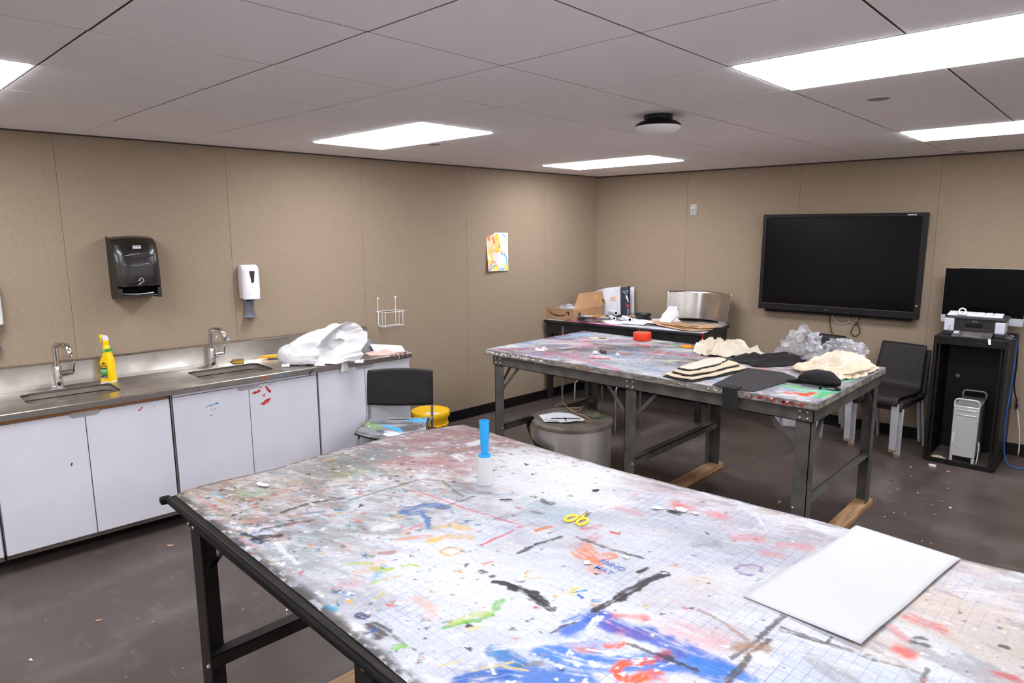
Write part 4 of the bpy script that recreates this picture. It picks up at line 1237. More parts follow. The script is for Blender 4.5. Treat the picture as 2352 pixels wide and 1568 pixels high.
((48,90,160),0.014,0.85,0.3,[(1.113,0.031),(1.117,0.043)]),
((120,116,120),0.03,0.6,0.8,[(0.647,0.309),(0.73,0.33),(0.743,0.382)]),
((110,110,114),0.05,0.5,1,[(0.796,0.002),(0.898,0.017)]),
((70,66,66),0.012,0.8,0.4,[(1.17,0.06),(1.203,0.064),(1.238,0.067)]),
((66,62,64),0.01,0.8,0.3,[(1.26,0.068),(1.278,0.045)]),
((60,52,52),0.012,0.9,0.3,[(1.093,0.385),(1.106,0.388)]),
((60,52,52),0.012,0.9,0.3,[(1.135,0.38),(1.134,0.389)]),
((70,64,64),0.01,0.8,0.3,[(1.04,0.381),(1.046,0.371)]),
((70,66,68),0.02,0.6,0.6,[(0.937,0.747),(0.968,0.754)]),
((128,128,134),0.03,0.5,0.8,[(0.899,0.642),(0.915,0.702)]),
((110,110,112),0.02,0.6,0.5,[(1.434,0.18),(1.453,0.218)]),
((238,238,244),0.012,0.8,0.4,[(1.354,0.183),(1.389,0.233),(1.427,0.287),(1.469,0.341)]),
((244,244,248),0.01,0.8,0.3,[(1.35,0.157),(1.381,0.147),(1.412,0.13)]),
((226,234,224),0.007,0.95,0.05,[(1.497,0.32),(1.535,0.343),(1.582,0.371)]),
((222,196,120),0.005,0.95,0.05,[(1.375,0.102),(1.394,0.14),(1.414,0.181)]),
((222,196,120),0.005,0.95,0.05,[(1.41,0.159),(1.454,0.184)]),
((222,200,130),0.005,0.95,0.05,[(1.316,0.063),(1.337,0.108)]),
((242,242,246),0.03,0.9,0.3,[(1.064,0.017),(1.081,0.021),(1.097,0.026)]),
((238,240,246),0.016,0.85,0.5,[(0.561,0.086),(0.64,0.073),(0.716,0.072)]),
((240,240,246),0.012,0.8,0.3,[(0.36,0.287),(0.396,0.288)]),
((240,240,246),0.06,0.8,0.4,[(0.298,1.06),(0.308,1.111)]),
((244,244,248),0.04,0.85,0.3,[(0.35,0.922),(0.402,0.923)]),
((242,242,246),0.014,0.85,0.3,[(1.444,0.432),(1.449,0.396),(1.45,0.377)]),
((242,242,246),0.008,0.9,0.2,[(1.435,0.43),(1.443,0.398)]),
((244,244,246),0.03,0.9,0.3,[(1.766,0.547),(1.767,0.568),(1.783,0.544)]),
((244,244,248),0.012,0.6,0.4,[(1.055,0.848),(1.106,1.006),(1.132,1.066)]),
((240,240,244),0.007,0.8,0.2,[(1.438,1.214),(1.509,1.134)]),
((240,238,238),0.006,0.9,0.1,[(1.981,1.125),(2.055,1.176)]),
((236,236,238),0.03,0.7,0.4,[(0.688,0.328),(0.704,0.386)]),
((165,166,172),0.055,0.8,0.3,[(0.055,0.424),(0.079,0.473)]),
((168,168,174),0.03,0.7,0.4,[(0.023,0.329),(0.047,0.359)]),
((226,206,196),0.04,0.85,0.2,[(1.507,0.722),(1.528,0.752)]),
((130,92,150),0.01,0.7,0.3,[(1.555,0.855),(1.557,0.876),(1.575,0.9),(1.601,0.907),(1.609,0.886)]),
((130,92,150),0.014,0.7,0.3,[(1.557,0.847),(1.576,0.842),(1.595,0.847)]),
((150,158,158),0.04,0.6,0.5,[(1.418,0.909),(1.442,0.951)])]

PAINT_FAR=[
((170,160,172),0.5,0.6,1,[(0.312,0.325),(0.439,0.7)]),
((96,96,104),0.35,0.75,1,[(0.509,0.499),(0.802,0.758),(0.924,0.866)]),
((200,206,216),0.4,0.8,1,[(1.062,0.106),(1.348,0.175),(1.086,0.326)]),
((224,222,222),0.2,0.7,1,[(0.073,0.243),(0.194,0.623),(0.414,0.678),(0.769,0.992)]),
((190,200,215),0.25,0.6,1,[(0.172,1.056),(0.523,1.057)]),
((170,90,110),0.12,0.7,1,[(0.13,0.088),(0.263,0.281),(0.455,0.206)]),
((130,90,120),0.2,0.6,1,[(0.431,0.138),(0.627,0.243)]),
((216,90,130),0.012,0.9,0.3,[(0.677,0.132),(0.72,0.326),(0.713,0.604),(0.809,0.689)]),
((218,96,130),0.05,0.8,0.6,[(0.636,0.183),(0.866,0.131),(1.183,0.028)]),
((220,110,140),0.03,0.8,0.6,[(0.541,0.011),(0.509,0.499)]),
((70,66,74),0.15,0.7,0.8,[(0.469,0.339),(0.68,0.65),(0.834,0.889)]),
((64,60,66),0.08,0.7,0.7,[(0.49,0.745),(0.674,0.774)]),
((220,70,60),0.05,0.85,0.6,[(0.719,0.947),(0.848,0.928)]),
((214,64,60),0.06,0.85,0.6,[(1.016,0.657),(1.049,0.781),(1.132,0.761)]),
((220,60,50),0.05,0.9,0.5,[(1.205,0.756),(1.313,0.807),(1.366,0.832)]),
((226,66,40),0.03,0.9,0.4,[(0.876,0.533),(0.925,0.6)]),
((220,80,110),0.05,0.7,0.7,[(0.257,0.883),(0.297,0.979)]),
((220,100,130),0.04,0.7,0.7,[(0.391,1.001),(0.496,1.034)]),
((120,200,150),0.05,0.7,0.6,[(0.765,1.126),(0.887,1.151),(1.031,1.064)]),
((110,200,150),0.04,0.7,0.6,[(0.985,1.048),(1.106,1.028)]),
((230,80,40),0.03,0.9,0.4,[(0.84,1.165),(0.877,1.169)]),
((214,220,230),0.04,0.9,0.3,[(0.87,1.247),(0.919,1.263)]),
((236,232,200),0.06,0.85,0.5,[(1.261,0.482),(1.311,0.568),(1.428,0.591)]),
((220,214,186),0.05,0.8,0.5,[(1.689,0.047),(1.729,0.241),(1.782,0.422)]),
((232,230,228),0.12,0.8,0.8,[(1.377,0.026),(1.656,-0.045),(1.794,0.005)]),
((205,190,196),0.16,0.7,1,[(1.767,0.641),(1.985,0.656)]),
((222,160,150),0.05,0.8,0.5,[(1.805,0.62),(1.856,0.702)]),
((236,214,170),0.04,0.9,0.3,[(1.893,0.626),(1.929,0.659)]),
((120,180,210),0.03,0.85,0.4,[(1.67,0.929),(1.738,1.207)]),
((214,130,160),0.02,0.8,0.4,[(1.72,0.85),(1.742,1.122)]),
((226,226,230),0.14,0.9,0.8,[(2.135,0.034),(2.291,0.047),(2.342,0.156)]),
((130,220,160),0.14,0.85,0.6,[(2.198,0.296),(2.342,0.221),(2.36,0.371)]),
((60,200,130),0.04,0.9,0.4,[(2.366,0.152),(2.368,0.311),(2.378,0.387)]),
((110,214,160),0.06,0.85,0.4,[(2.346,0.636),(2.352,0.735)]),
((244,84,36),0.05,0.97,0.1,[(2.213,0.144),(2.261,0.16),(2.301,0.144)]),
((244,84,36),0.045,0.97,0.1,[(2.292,0.137),(2.314,0.222)]),
((90,86,90),0.05,0.6,0.7,[(2.398,0.622),(2.409,0.916)]),
((244,230,214),0.03,0.8,0.3,[(0.411,0.412),(0.45,0.575)]),
((150,190,220),0.12,0.6,1,[(0.107,0.842),(0.143,1.095)]),
((130,210,160),0.02,0.7,0.4,[(0.296,1.197),(0.565,1.184)]),
((60,56,62),0.02,0.8,0.4,[(1.293,0.511),(1.397,0.444)]),
((230,180,60),0.015,0.9,0.3,[(0.746,0.584),(0.768,0.58)])]

M_SKID = mat('skid_board', (176, 138, 100), (140, 104, 74), rough=0.65, scale=10, detail=8, stretch=(3, 0.4, 3), bump=0.2, bscale=60)

def frame(t, L, Wd, zt, zb, legs, mp, zs=0.36, ya=0.02, yb=None, braces=True, bolts=True):
    """angle-iron frame: apron rails, L-section legs, end stretchers, braces and wooden skids. zt/zb: top and bottom of the apron"""
    yb = Wd - ya if yb is None else yb
    x0, x1 = legs[0][0] - 0.012, legs[-1][0] + 0.012
    for y, sgn in ((ya, 1), (yb, -1)):
        m = MB(); m.box(x0, x1, y, y + sgn * 0.004, zb, zt) if sgn > 0 else m.box(x0, x1, y - 0.004, y, zb, zt)
        m.box(x0, x1, min(y, y + sgn * 0.045), max(y, y + sgn * 0.045), zt - 0.004, zt)
        m.box(x0, x1, min(y, y + sgn * 0.03), max(y, y + sgn * 0.03), zb, zb + 0.004)
        m.build('long_rail', mp, t, smooth=0)
    for x, sgn in ((x0, 1), (x1, -1)):
        m = MB(); m.box(min(x, x + sgn * 0.004), max(x, x + sgn * 0.004), ya, yb, zb, zt)
        m.box(min(x, x + sgn * 0.045), max(x, x + sgn * 0.045), ya, yb, zt - 0.004, zt)
        m.build('end_rail', mp, t, smooth=0)
    for (lx, w, sgn) in legs:           # sgn +1: the side flange is on the low-x side
        for y, sy in ((ya + 0.006, 1), (yb - 0.006, -1)):
            m = MB()
            m.box(min(lx, lx + sgn * w), max(lx, lx + sgn * w), min(y, y + sy * 0.004), max(y, y + sy * 0.004), 0.04, zt - 0.004)
            m.box(min(lx, lx + sgn * 0.004), max(lx, lx + sgn * 0.004), min(y, y + sy * 0.075), max(y, y + sy * 0.075), 0.04, zt - 0.004)
            lg = m.build('leg', mp, t, smooth=0)
            if bolts:
                for bx in (0.25, 0.75):
                    for bz in (0.25, 0.75):
                        MB(TR(lx + sgn * w * bx, y - sy * 0.010, zb + (zt - zb) * bz) @ Matrix.Rotation(math.pi / 2 * sy, 4, 'X')).lathe([(0.008, -0.004), (0.008, 0.002), (0.0055, 0.005), (0, 0.006)], 10).build('bolt', M_BOLT, lg)
                MB(TR(lx + sgn * (w - 0.012), y - sy * 0.004, zs - 0.02) @ Matrix.Rotation(math.pi / 2 * sy, 4, 'X')).lathe([(0.008, -0.004), (0.008, 0.002), (0.0055, 0.005), (0, 0.006)], 10).build('bolt', M_BOLT, lg)
        ls = lx + sgn * 0.004
        m = MB(); m.box(min(ls, ls + sgn * 0.052), max(ls, ls + sgn * 0.052), ya + 0.012, yb - 0.012, zs - 0.004, zs)
        m.box(min(ls + sgn * 0.048, ls + sgn * 0.052), max(ls + sgn * 0.048, ls + sgn * 0.052), ya + 0.012, yb - 0.012, zs - 0.046, zs)
        m.build('stretcher', mp, t, smooth=0)
        a, b = min(lx, lx + sgn * w) - 0.004, max(lx, lx + sgn * w) + 0.01
        MB().box(a, b, ya - 0.06, yb + 0.06, 0.0, 0.04).build('skid', M_SKID, t, bevel=0.004)
        if braces:
            for sd in (-1, 1):
                if (lx < 0.5 and sd < 0) or (lx > L - 0.5 and sd > 0): continue
                xb = max(lx, lx + sgn * w) if sd > 0 else min(lx, lx + sgn * w)
                MB().bar((xb - sd * 0.012, ya + 0.016, zb - 0.17), (xb + sd * 0.15, ya + 0.016, zb + 0.012), 0.004, 0.022).build('brace', mp, t, smooth=0)
                MB().bar((xb - sd * 0.012, yb - 0.016, zb - 0.17), (xb + sd * 0.15, yb - 0.016, zb + 0.012), 0.004, 0.022).build('brace', mp, t, smooth=0)
    for lx, w, sgn in (legs[0], legs[-1]):
        xx = lx + sgn * 0.008
        for y, sy in ((ya + 0.07, 1), (yb - 0.07, -1)):
            MB().bar((xx, y - sy * 0.01, zb - 0.17), (xx, y + sy * 0.14, zb + 0.012), 0.022, 0.004).build('brace', mp, t, smooth=0)

# ---- near table
NX, NY, NA, NZ = 2.6215, 0.1349, -0.03179, 0.953
nt_ = thing('work_table', 'large paint-covered cutting table in front, grey steel frame, translucent gridded mat on top', 'table', (NX, NY, 0), NA)
NL = 2.39
left = [(-.009, .0), (.012, -.025), (.049, -.043), (.116, -.046), (.247, -.034), (.362, -.026), (.57, -.042), (.797, -.05), (1.029, -.03), (1.236, .048), (1.45, .06)]
far_ = [(-.06, 1.232), (.3, 1.232), (.541, 1.233), (.75, 1.236), (.959, 1.246), (1.206, 1.268), (1.489, 1.299), (1.688, 1.315), (1.958, 1.333), (2.085, 1.352), (2.42, 1.39)]
near_ = [(-.06, 0.012), (0, .010), (.471, .006), (.9, .002), (1.312, -.005), (1.8, -.012), (2.42, -.02)]
lx_, ly_ = zip(*[(b, a) for a, b in left]); fx_, fy_ = zip(*far_); nx_, ny_ = zip(*near_)
def matf(U, V):
    X0 = U * NL
    Y = np.interp(X0, nx_, ny_) * (1 - V) + np.interp(X0, fx_, fy_) * V
    xl = np.interp(Y, ly_, lx_)
    X = xl + U * (NL - xl)
    e = np.minimum(np.minimum(X - xl, NL - X), np.minimum(Y - np.interp(X, nx_, ny_), np.interp(X, fx_, fy_) - Y))
    Z = NZ + 0.0009 * np.sin(X * 23) * np.cos(Y * 17) - 0.004 * np.exp(-np.maximum(e, 0) / 0.012)
    return X, Y, Z
cv = Canvas(-0.07, 2.41, -0.03, 1.42, 0.0026, lin((205, 207, 216)))
leftmask = sstep(1.15, 0.25, cv.X)
edge = np.exp(-np.maximum(np.interp(cv.X, fx_, fy_) - cv.Y, 0) / 0.16)
far2 = sstep(0.75, 1.25, cv.Y)
cv.wash((232, 233, 240), 3, 3, 5, 0.4, 0.42, 0.62, 0.8, cover=0.0)
cv.wash((178, 180, 190), 9, 4, 9, 0.35, 0.50, 0.75, 0.4, cover=0.1)
for k, st in enumerate(PAINT_NEAR[:24]): cv.stroke(*st, seed=100 + k)
cv.wash((150, 140, 132), 21, 6, 14, 0.35, 0.50, 0.72, 0.75, leftmask * 0.8 + 0.15)
cv.wash((196, 172, 156), 22, 5, 13, 0.45, 0.52, 0.70, 0.8, sstep(0.75, 0.2, cv.X) * sstep(0.2, 0.6, cv.Y) * 0.9)
cv.wash((104, 104, 104), 23, 6, 22, 0.4, 0.55, 0.70, 0.75, leftmask * 0.8 + 0.10)
cv.wash((205, 150, 130), 24, 11, 24, 0.4, 0.60, 0.72, 0.75, leftmask * 0.8 + edge * 0.5 + 0.05)
cv.wash((120, 136, 116), 25, 7, 16, 0.4, 0.58, 0.72, 0.7, sstep(1.0, 0.3, cv.X) * far2)
cv.wash((176, 120, 124), 26, 7, 18, 0.2, 0.52, 0.70, 0.7, edge * sstep(0.3, 0.6, cv.X) * 0.8)
cv.wash((120, 104, 106), 27, 14, 40, 0.3, 0.56, 0.70, 0.7, edge * 0.8)
cv.wash((240, 240, 245), 28, 9, 32, 0.45, 0.52, 0.68, 0.9, 0.35 + 0.5 * leftmask, cover=0.5)
cv.wash((160, 190, 206), 29, 6, 20, 0.3, 0.56, 0.70, 0.6, sstep(0.1, 0.35, cv.X) * sstep(1.0, 0.5, cv.X) * sstep(0.7, 0.3, cv.Y))
cv.wash((214, 190, 168), 30, 4, 9, -0.2, 0.48, 0.68, 0.6, sstep(1.55, 2.0, cv.X))
cv.wash((150, 140, 140), 31, 8, 22, -0.3, 0.54, 0.70, 0.6, sstep(1.5, 2.0, cv.X))
for k, (c_, lo_, hi_, al_) in enumerate([((120, 112, 106), .50, .66, .8), ((226, 226, 230), .54, .66, .9), ((206, 170, 146), .58, .68, .8), ((84, 80, 80), .60, .70, .85), ((150, 160, 150), .58, .70, .7), ((176, 110, 104), .62, .70, .7), ((110, 140, 160), .62, .70, .7)]):
    cv.wash(c_, 50 + k, (7, 16, 10, 22, 8, 14, 20)[k], (18, 44, 26, 60, 20, 34, 50)[k], 0.35 + 0.05 * k, lo_, hi_, al_ * 0.75, leftmask * 0.8 + 0.18 * edge + 0.03)
for k, st in enumerate(PAINT_NEAR[5:8]): cv.stroke(st[0], st[1] * 1.2, .75, 1, st[4], seed=160 + k)
for k, st in enumerate(PAINT_NEAR[2:5]): cv.stroke(st[0], st[1], .45, 1, st[4], seed=170 + k)
for (x, y, r, s_) in ((0.82, 1.05, .30, 1), (0.55, .98, .2, 2)):
    q = np.hypot(cv.X - x, cv.Y - y); a_ = np.arctan2(cv.Y - y, cv.X - x)
    cv.blend((slice(None), slice(None)), sstep(1.1, 0.5, q / r + 0.5 * (lat_noise(a_ * 14 + 50, q * 6 + 9, 71 + s_) - 0.5)) * 0.75 * (0.5 + 0.5 * (lat_noise(a_ * 40 + 90, q * 14 + 3, 80 + s_) > 0.35)) * (1 if s_ == 1 else 0.6), lin((232, 232, 236)), 0.7)
cv.stroke(PAINT_NEAR[0][0], .30, .7, 1, PAINT_NEAR[0][4], seed=190, cover=0.5)
for k, st in enumerate(PAINT_NEAR[14:16]): cv.stroke(*st, seed=180 + k)
cv.flecks(2600, P_COLS, 1, 0.0015, 0.010, area=[(0.25, 0.5, 0.25, 0.4), (0.45, 0.9, 0.3, 0.25), (0.7, 0.3, 0.4, 0.25), (0.25, 0.1, 0.3, 0.1)])
for k, st in enumerate(PAINT_NEAR[24:]): cv.stroke(*st, seed=200 + k, cover=0.75)
cv.flecks(1300, P_COLS, 2, 0.0012, 0.006)
cv.flecks(700, [(244, 244, 247), (236, 236, 240), (70, 64, 64)], 3, 0.0012, 0.007, area=[(0.3, 0.4, 0.3, 0.4), (1.1, 1.1, 0.5, 0.12), (1.2, 0.2, 0.4, 0.2), (1.9, 0.8, 0.3, 0.3)])
cv.flecks(70, [(246, 246, 248)], 5, 0.004, 0.009, area=[(1.55, 0.30, 0.16, 0.10), (1.45, 0.12, 0.25, 0.08)], asp=1.1)
en = np.minimum(cv.Y - np.interp(cv.X, nx_, ny_), cv.X - np.interp(cv.Y, ly_, lx_))
cv.wash((78, 72, 70), 41, 34, 60, 0.1, 0.30, 0.52, 0.9, sstep(0.032, 0.006, en))
cv.wash((100, 90, 88), 42, 30, 50, 0.1, 0.35, 0.55, 0.8, sstep(0.03, 0.0, np.interp(cv.X, fx_, fy_) - cv.Y))
gridarea = sstep(0.42, 0.62, cv.X) * sstep(0.03, 0.08, cv.Y) * sstep(0.05, 0.14, np.interp(cv.X, fx_, fy_) - cv.Y)
cv.A *= gridarea * (0.25 + 0.75 * sstep(0.35, 0.6, fbm(cv.X * 5 + 3, cv.Y * 5 + 3, 77, 4)))
cv.C *= 0.68
M_MAT = vcol_mat('painted_mat', rough=0.45, spec=0.25, noise_amt=0.10, nscale=160, bump=0.10, grid=(0.0254, (92, 108, 172), 0.0013))
top = painted_grid('cutting_mat', cv, matf, 900, 480, M_MAT, nt_)
top['label'] = 'translucent gridded cutting mat covered in paint'
bd = [(-.03, -.012), (NL + .01, -.03)] + [(x, y + 0.004) for x, y in reversed(far_[1:])] + [(.02, 1.225), (-.035, 1.0), (-.04, .6), (-.03, .1)]
M_EDGE = mat('black_board_edge', (20, 17, 15), (36, 30, 26), rough=0.55, spec=0.2, scale=12, detail=8, stretch=(1, 6, 30), bump=0.3, bscale=70)
MB().prism(bd, NZ - 0.030, NZ - 0.0065).build('table_board', M_EDGE, nt_, smooth=0, bevel=0.003)
MB().tube([(-.045, -.012, NZ - .018), (0.5, -.018, NZ - .018), (1.3, -.026, NZ - .018), (NL, -.036, NZ - .018)], 0.0085, 8).build('edge_strip', M_BLACKMATT, nt_, smooth=60)
MB().prism([(-.06, -.03), (-.03, -.034), (-.025, .0), (-.055, .004)], NZ - 0.032, NZ - 0.008).build('rubber_corner', M_BLACKMATT, nt_, bevel=0.006)
frame(nt_, NL, 1.26, NZ - 0.031, NZ - 0.092, [(0.055, 0.080, 1), (1.06, 0.075, 1), (2.30, 0.080, -1)], M_DARKPAINT, zs=0.40, ya=0.018, yb=1.235, braces=False)
Mt = TR(1.318, 0.644, NZ + 0.0012)
P_PRINT = mat('blue_print', (110, 122, 176), rough=0.5)
text('lettering', 'RhiNO', 0.027, P_PRINT, nt_, Mt, extrude=0.0002, bold=True)
text('lettering', 'MAT', 0.027, P_PRINT, nt_, TR(1.318, 0.607, NZ + 0.0012), extrude=0.0002, bold=True)

# ---- far table
FX, FY, FZ, FL, FW = 1.340, 2.835, 0.944, 2.415, 1.235
ft_ = thing('work_table', 'second paint-covered steel table further back, with piles of cloth on it', 'table', (FX, FY, 0), 0.0)
cf = Canvas(-0.01, FL + 0.01, -0.01, FW + 0.01, 0.005, lin((168, 164, 174)))
cf.wash((224, 224, 230), 3, 4, 9, 0.2, 0.45, 0.65, 0.8)
cf.wash((84, 80, 90), 4, 4, 10, 0.2, 0.46, 0.64, 0.85)
for k, st in enumerate(PAINT_FAR[:8]): cf.stroke(*st, seed=300 + k)
cf.wash((205, 120, 150), 5, 6, 14, 0.3, 0.56, 0.72, 0.7, sstep(1.3, 0.3, cf.X))
cf.wash((110, 150, 200), 6, 5, 12, 0.1, 0.58, 0.72, 0.6)
for k, st in enumerate(PAINT_FAR[8:]): cf.stroke(*st, seed=330 + k)
cf.flecks(1400, P_COLS + [(220, 70, 60), (220, 90, 130)], 8, 0.004, 0.014)
cf.wash((70, 62, 62), 12, 20, 20, 0, 0.45, 0.6, 0.6, sstep(0.03, 0.0, np.minimum(np.minimum(cf.X, FL - cf.X), np.minimum(cf.Y, FW - cf.Y))))
def farf(U, V):
    return U * FL, V * FW, FZ + 0.0 * U
cf.C *= 0.74
tp = painted_grid('paint_layer', cf, farf, 484, 248, vcol_mat('painted_top', rough=0.5, spec=0.25, noise_amt=0.12, nscale=90, bump=0.08), ft_)
M_TOPEDGE = mat('table_top_edge', (140, 134, 126), (96, 86, 80), rough=0.55, scale=16, detail=9, stretch=(1, 1, 3), contrast=(0.4, 0.6))
MB().box(0, FL, 0, FW, FZ - 0.038, FZ - 0.0008).build('table_board', M_TOPEDGE, ft_, bevel=0.003)
P_EDGE = mat('edge_red_paint', (150, 44, 44), (120, 60, 58), rough=0.5, scale=40)
paint_marks(ft_, [(2.20, FZ - .018, .14, .012, 26, 0)], 31, Matrix(((0, 1, 0, 0), (-1, 0, 0, -0.0004), (0, 0, 1, 0), (0, 0, 0, 1))), P_EDGE)
paint_marks(ft_, [(0.30, FZ - .018, .28, .010, 60, 0), (1.9, FZ - .014, .4, .006, 20, 0)], 32, Matrix(((0, 1, 0, 0), (-1, 0, 0, -0.0004), (0, 0, 1, 0), (0, 0, 0, 1))), mat('edge_white_paint', (220, 218, 214), (196, 192, 188), rough=0.5, scale=40))
paint_marks(ft_, [(0.9, FZ - .018, .08, .009, 16, 0)], 33, Matrix(((0, 1, 0, 0), (-1, 0, 0, -0.0004), (0, 0, 1, 0), (0, 0, 0, 1))), mat('edge_ochre_paint', (170, 120, 60), (120, 70, 60), rough=0.5, scale=40))
frame(ft_, FL, FW, FZ - 0.0385, FZ - 0.110, [(0.085, 0.090, 1), (1.245, 0.080, 1), (FL - 0.03, 0.078, -1)], M_GREYPAINT, zs=0.372, ya=0.016)

# ------------------------------------------------------------------ things on the near table
M_CYAN = mat('roller_blue', (34, 156, 222), (28, 146, 212), rough=0.35)
lr = thing('lint_roller', 'white lint roller with a bright blue handle standing upright on the front table', 'lint roller', (3.302, 0.915, NZ + 0.001))
MB().lathe([(0.021, 0), (0.0275, 0.001), (0.0275, 0.098), (0.021, 0.099)], 36, cap=True).build('paper_roll', mat('roller_paper', (206, 204, 206), (199, 197, 199), rough=0.7), lr, smooth=50)
m = MB()
for k in range(3):
    pts = [(0.0277 * math.cos(a + k * 1.1), 0.0277 * math.sin(a + k * 1.1), 0.02 + 0.014 * (a + 1.5) + 0.02 * k) for a in [x * 0.15 - 2.4 for x in range(18)]]
    m.tube(pts, 0.0004, 4)
m.build('perforation', mat('roller_line', (206, 204, 210), rough=0.7), lr)
MB().lathe([(0, 0.097), (0.022, 0.097), (0.0225, 0.103), (0.0205, 0.107), (0.0, 0.107)], 32).build('collar', M_CYAN, lr, bevel=0.001)
MB().lathe([(0.0, 0.100), (0.0125, 0.104), (0.0135, 0.12), (0.0155, 0.16), (0.0168, 0.19), (0.0172, 0.222), (0.0168, 0.226), (0.0145, 0.226), (0.0140, 0.215), (0.0, 0.214)], 32).build('handle', M_CYAN, lr, smooth=50)
MB(TR(-0.0095, -0.0133, 0.209) @ RZ(math.radians(54)) @ Matrix.Rotation(math.pi / 2, 4, 'Y')).lathe([(0, -0.003), (0.0045, -0.003), (0.0045, 0.0012), (0, 0.0012)], 16).build('hanging_hole', mat('hole_dark_blue', (20, 60, 110), rough=0.6), lr)

def scissors(name, label, loc, rz, hm, bl, open_=14, s=1.0):
    t = thing(name, label, 'scissors', loc, rz)
    for sg in (-1, 1):
        M = RZ(math.radians(open_ * sg))
        ring = [(-0.055 * s + 0.031 * s * math.cos(a) , sg * -0.020 * s + 0.0175 * s * math.sin(a) , 0.006) for a in [2 * math.pi * k / 24 for k in range(24)]]
        MB(M).tube(ring, 0.0052 * s, 8, True).build('handle_loop', hm, t, smooth=60)
        MB(M).prism([(-0.03 * s, sg * -0.010 * s), (-0.004, -0.006 * s), (0.012 * s, -0.004 * s), (0.012 * s, 0.004 * s), (-0.004, 0.006 * s), (-0.028 * s, sg * -0.002 * s)], 0.003, 0.0095).build('handle_shank', hm, t, bevel=0.002)
        MB(M).prism([(0.0, -0.0055 * s), (0.02 * s, -0.006 * s), (bl * s, sg * 0.001), (0.02 * s, 0.006 * s), (0, 0.0055 * s)], 0.0042 + 0.0012 * sg, 0.0058 + 0.0012 * sg).build('blade', M_GREYMETAL, t)
    MB().lathe([(0, 0.002), (0.004, 0.002), (0.004, 0.0095), (0, 0.0098)], 14).build('pivot_screw', M_BOLT, t)
    return t
M_SCY = mat('scissor_yellow', (246, 214, 58), (240, 206, 48), rough=0.35)
scissors('scissors', 'small yellow-handled scissors lying on the gridded mat of the front table', (3.722, 0.925, NZ + 0.001), math.radians(97), M_SCY, 0.052, 6, 0.78)

wp = MB()
P = [(4.276, 0.820), (4.543, 0.797), (4.619, 1.387), (4.358, 1.398)]
def sheet(u, v):
    a = Vector(P[0]).lerp(Vector(P[1]), u); b = Vector(P[3]).lerp(Vector(P[2]), u); q = a.lerp(b, v)
    z = NZ + 0.0035 + 0.004 * math.sin(v * 5.0 + u) ** 2 + 0.012 * max(0, v - 0.8) * (1 - u) * 2 + 0.004 * u * (1 - v)
    return (q.x, q.y, z)
wp.grid(sheet, 18, 30)
w = wp.build('paper_sheet', mat('drawing_paper', (187, 186, 188), (184, 183, 186), rough=0.8), smooth=60, solid=0.0008)
tag(w, 'large blank white sheet of paper near the far edge of the front table', 'paper')
scr = [  # local table coordinates, size, colour
    (1.201, 1.037, .020, .014, .5, 'white'), (1.262, 1.078, .022, .016, .2, 'white'), (1.306, 1.085, .012, .008, 0, 'white'), (1.256, 1.045, .026, .007, .1, 'dark'),
    (0.813, 0.749, .020, .005, .8, 'dark'), (0.925, 0.829, .030, .009, .0, 'grey'), (0.971, 1.017, .012, .008, 1, 'dark'), (1.321, 0.704, .012, .009, 0, 'white'),
    (1.265, 0.605, .012, .010, 0, 'white'), (1.20, 0.42, .014, .008, .4, 'white'), (0.118, 0.25, .030, .014, .3, 'white')]
CM = {'white': M_PAPER, 'dark': mat('dark_scrap', (44, 38, 40), rough=0.7), 'grey': mat('grey_scrap', (130, 134, 138), rough=0.6)}
SL = ['white paper scrap left of a larger one near the far table edge', 'larger white paper scrap beside the red paint smear near the far edge', 'tiny white scrap next to the red paint smear at the far edge',
      'long dark scrap below the two white scraps near the far edge', 'thin dark sliver between the lint roller and yellow scissors', 'curled grey scrap between the lint roller and yellow scissors', 'black scrap in the white paint burst on the front table',
      'white crumb at the black paint line above the printed mat lettering', 'white crumb on the orange paint beside the mat lettering', 'white flake near the yellow paint cross on the mat', 'white flake at the near edge close to the left table corner']
MT = TR(NX, NY) @ RZ(NA)
for k, ((x, y, a, b, r, c), lb) in enumerate(zip(scr, SL)):
    o = ragged(0, 0, a, b, 7, 0.25, 50 + k, r)
    M = MT @ TR(x, y, NZ + 0.0015)
    m = MB(M)
    n = len(o)
    m.add([(0, 0, 0.003)] + [(p[0], p[1], 0.0005 + 0.006 * (0.5 + 0.5 * math.sin(3 * i + k)) * (a / .03)) for i, p in enumerate(o)], [(0, 1 + i, 1 + (i + 1) % n) for i in range(n)])
    tag(m.build('paper_scrap', CM[c], smooth=0, solid=0.0006), lb, 'scrap', 'scraps on the front table')

# ------------------------------------------------------------------ things on the far table
ZF = FZ + 0.0012
M_ORANGE = mat('tape_orange_red', (244, 70, 30), (236, 60, 24), rough=0.45)
M_CORE = mat('tape_core', (196, 160, 130), (180, 146, 118), rough=0.7)
tp_ = thing('tape_roll', 'roll of orange-red tape lying flat on the second table', 'tape roll', (1.99, 3.985, ZF))
MB().lathe([(0.040, 0), (0.072, 0), (0.0725, 0.001), (0.0725, 0.059), (0.072, 0.06), (0.040, 0.06)], 48, cap=False).build('tape', M_ORANGE, tp_, bevel=0)
MB().lathe([(0.0385, 0.001), (0.0402, 0.0005), (0.0402, 0.0595), (0.0385, 0.059), (0.0385, 0.001)], 40, cap=False).build('core', M_CORE, tp_)
M_SCO = mat('scissor_orange', (250, 148, 14), (244, 138, 8), rough=0.35)
scissors('scissors', 'orange-handled scissors on the second table beside the cream cloth', (2.40, 3.86, ZF), math.radians(228), M_SCO, 0.085, 7, 1.15)

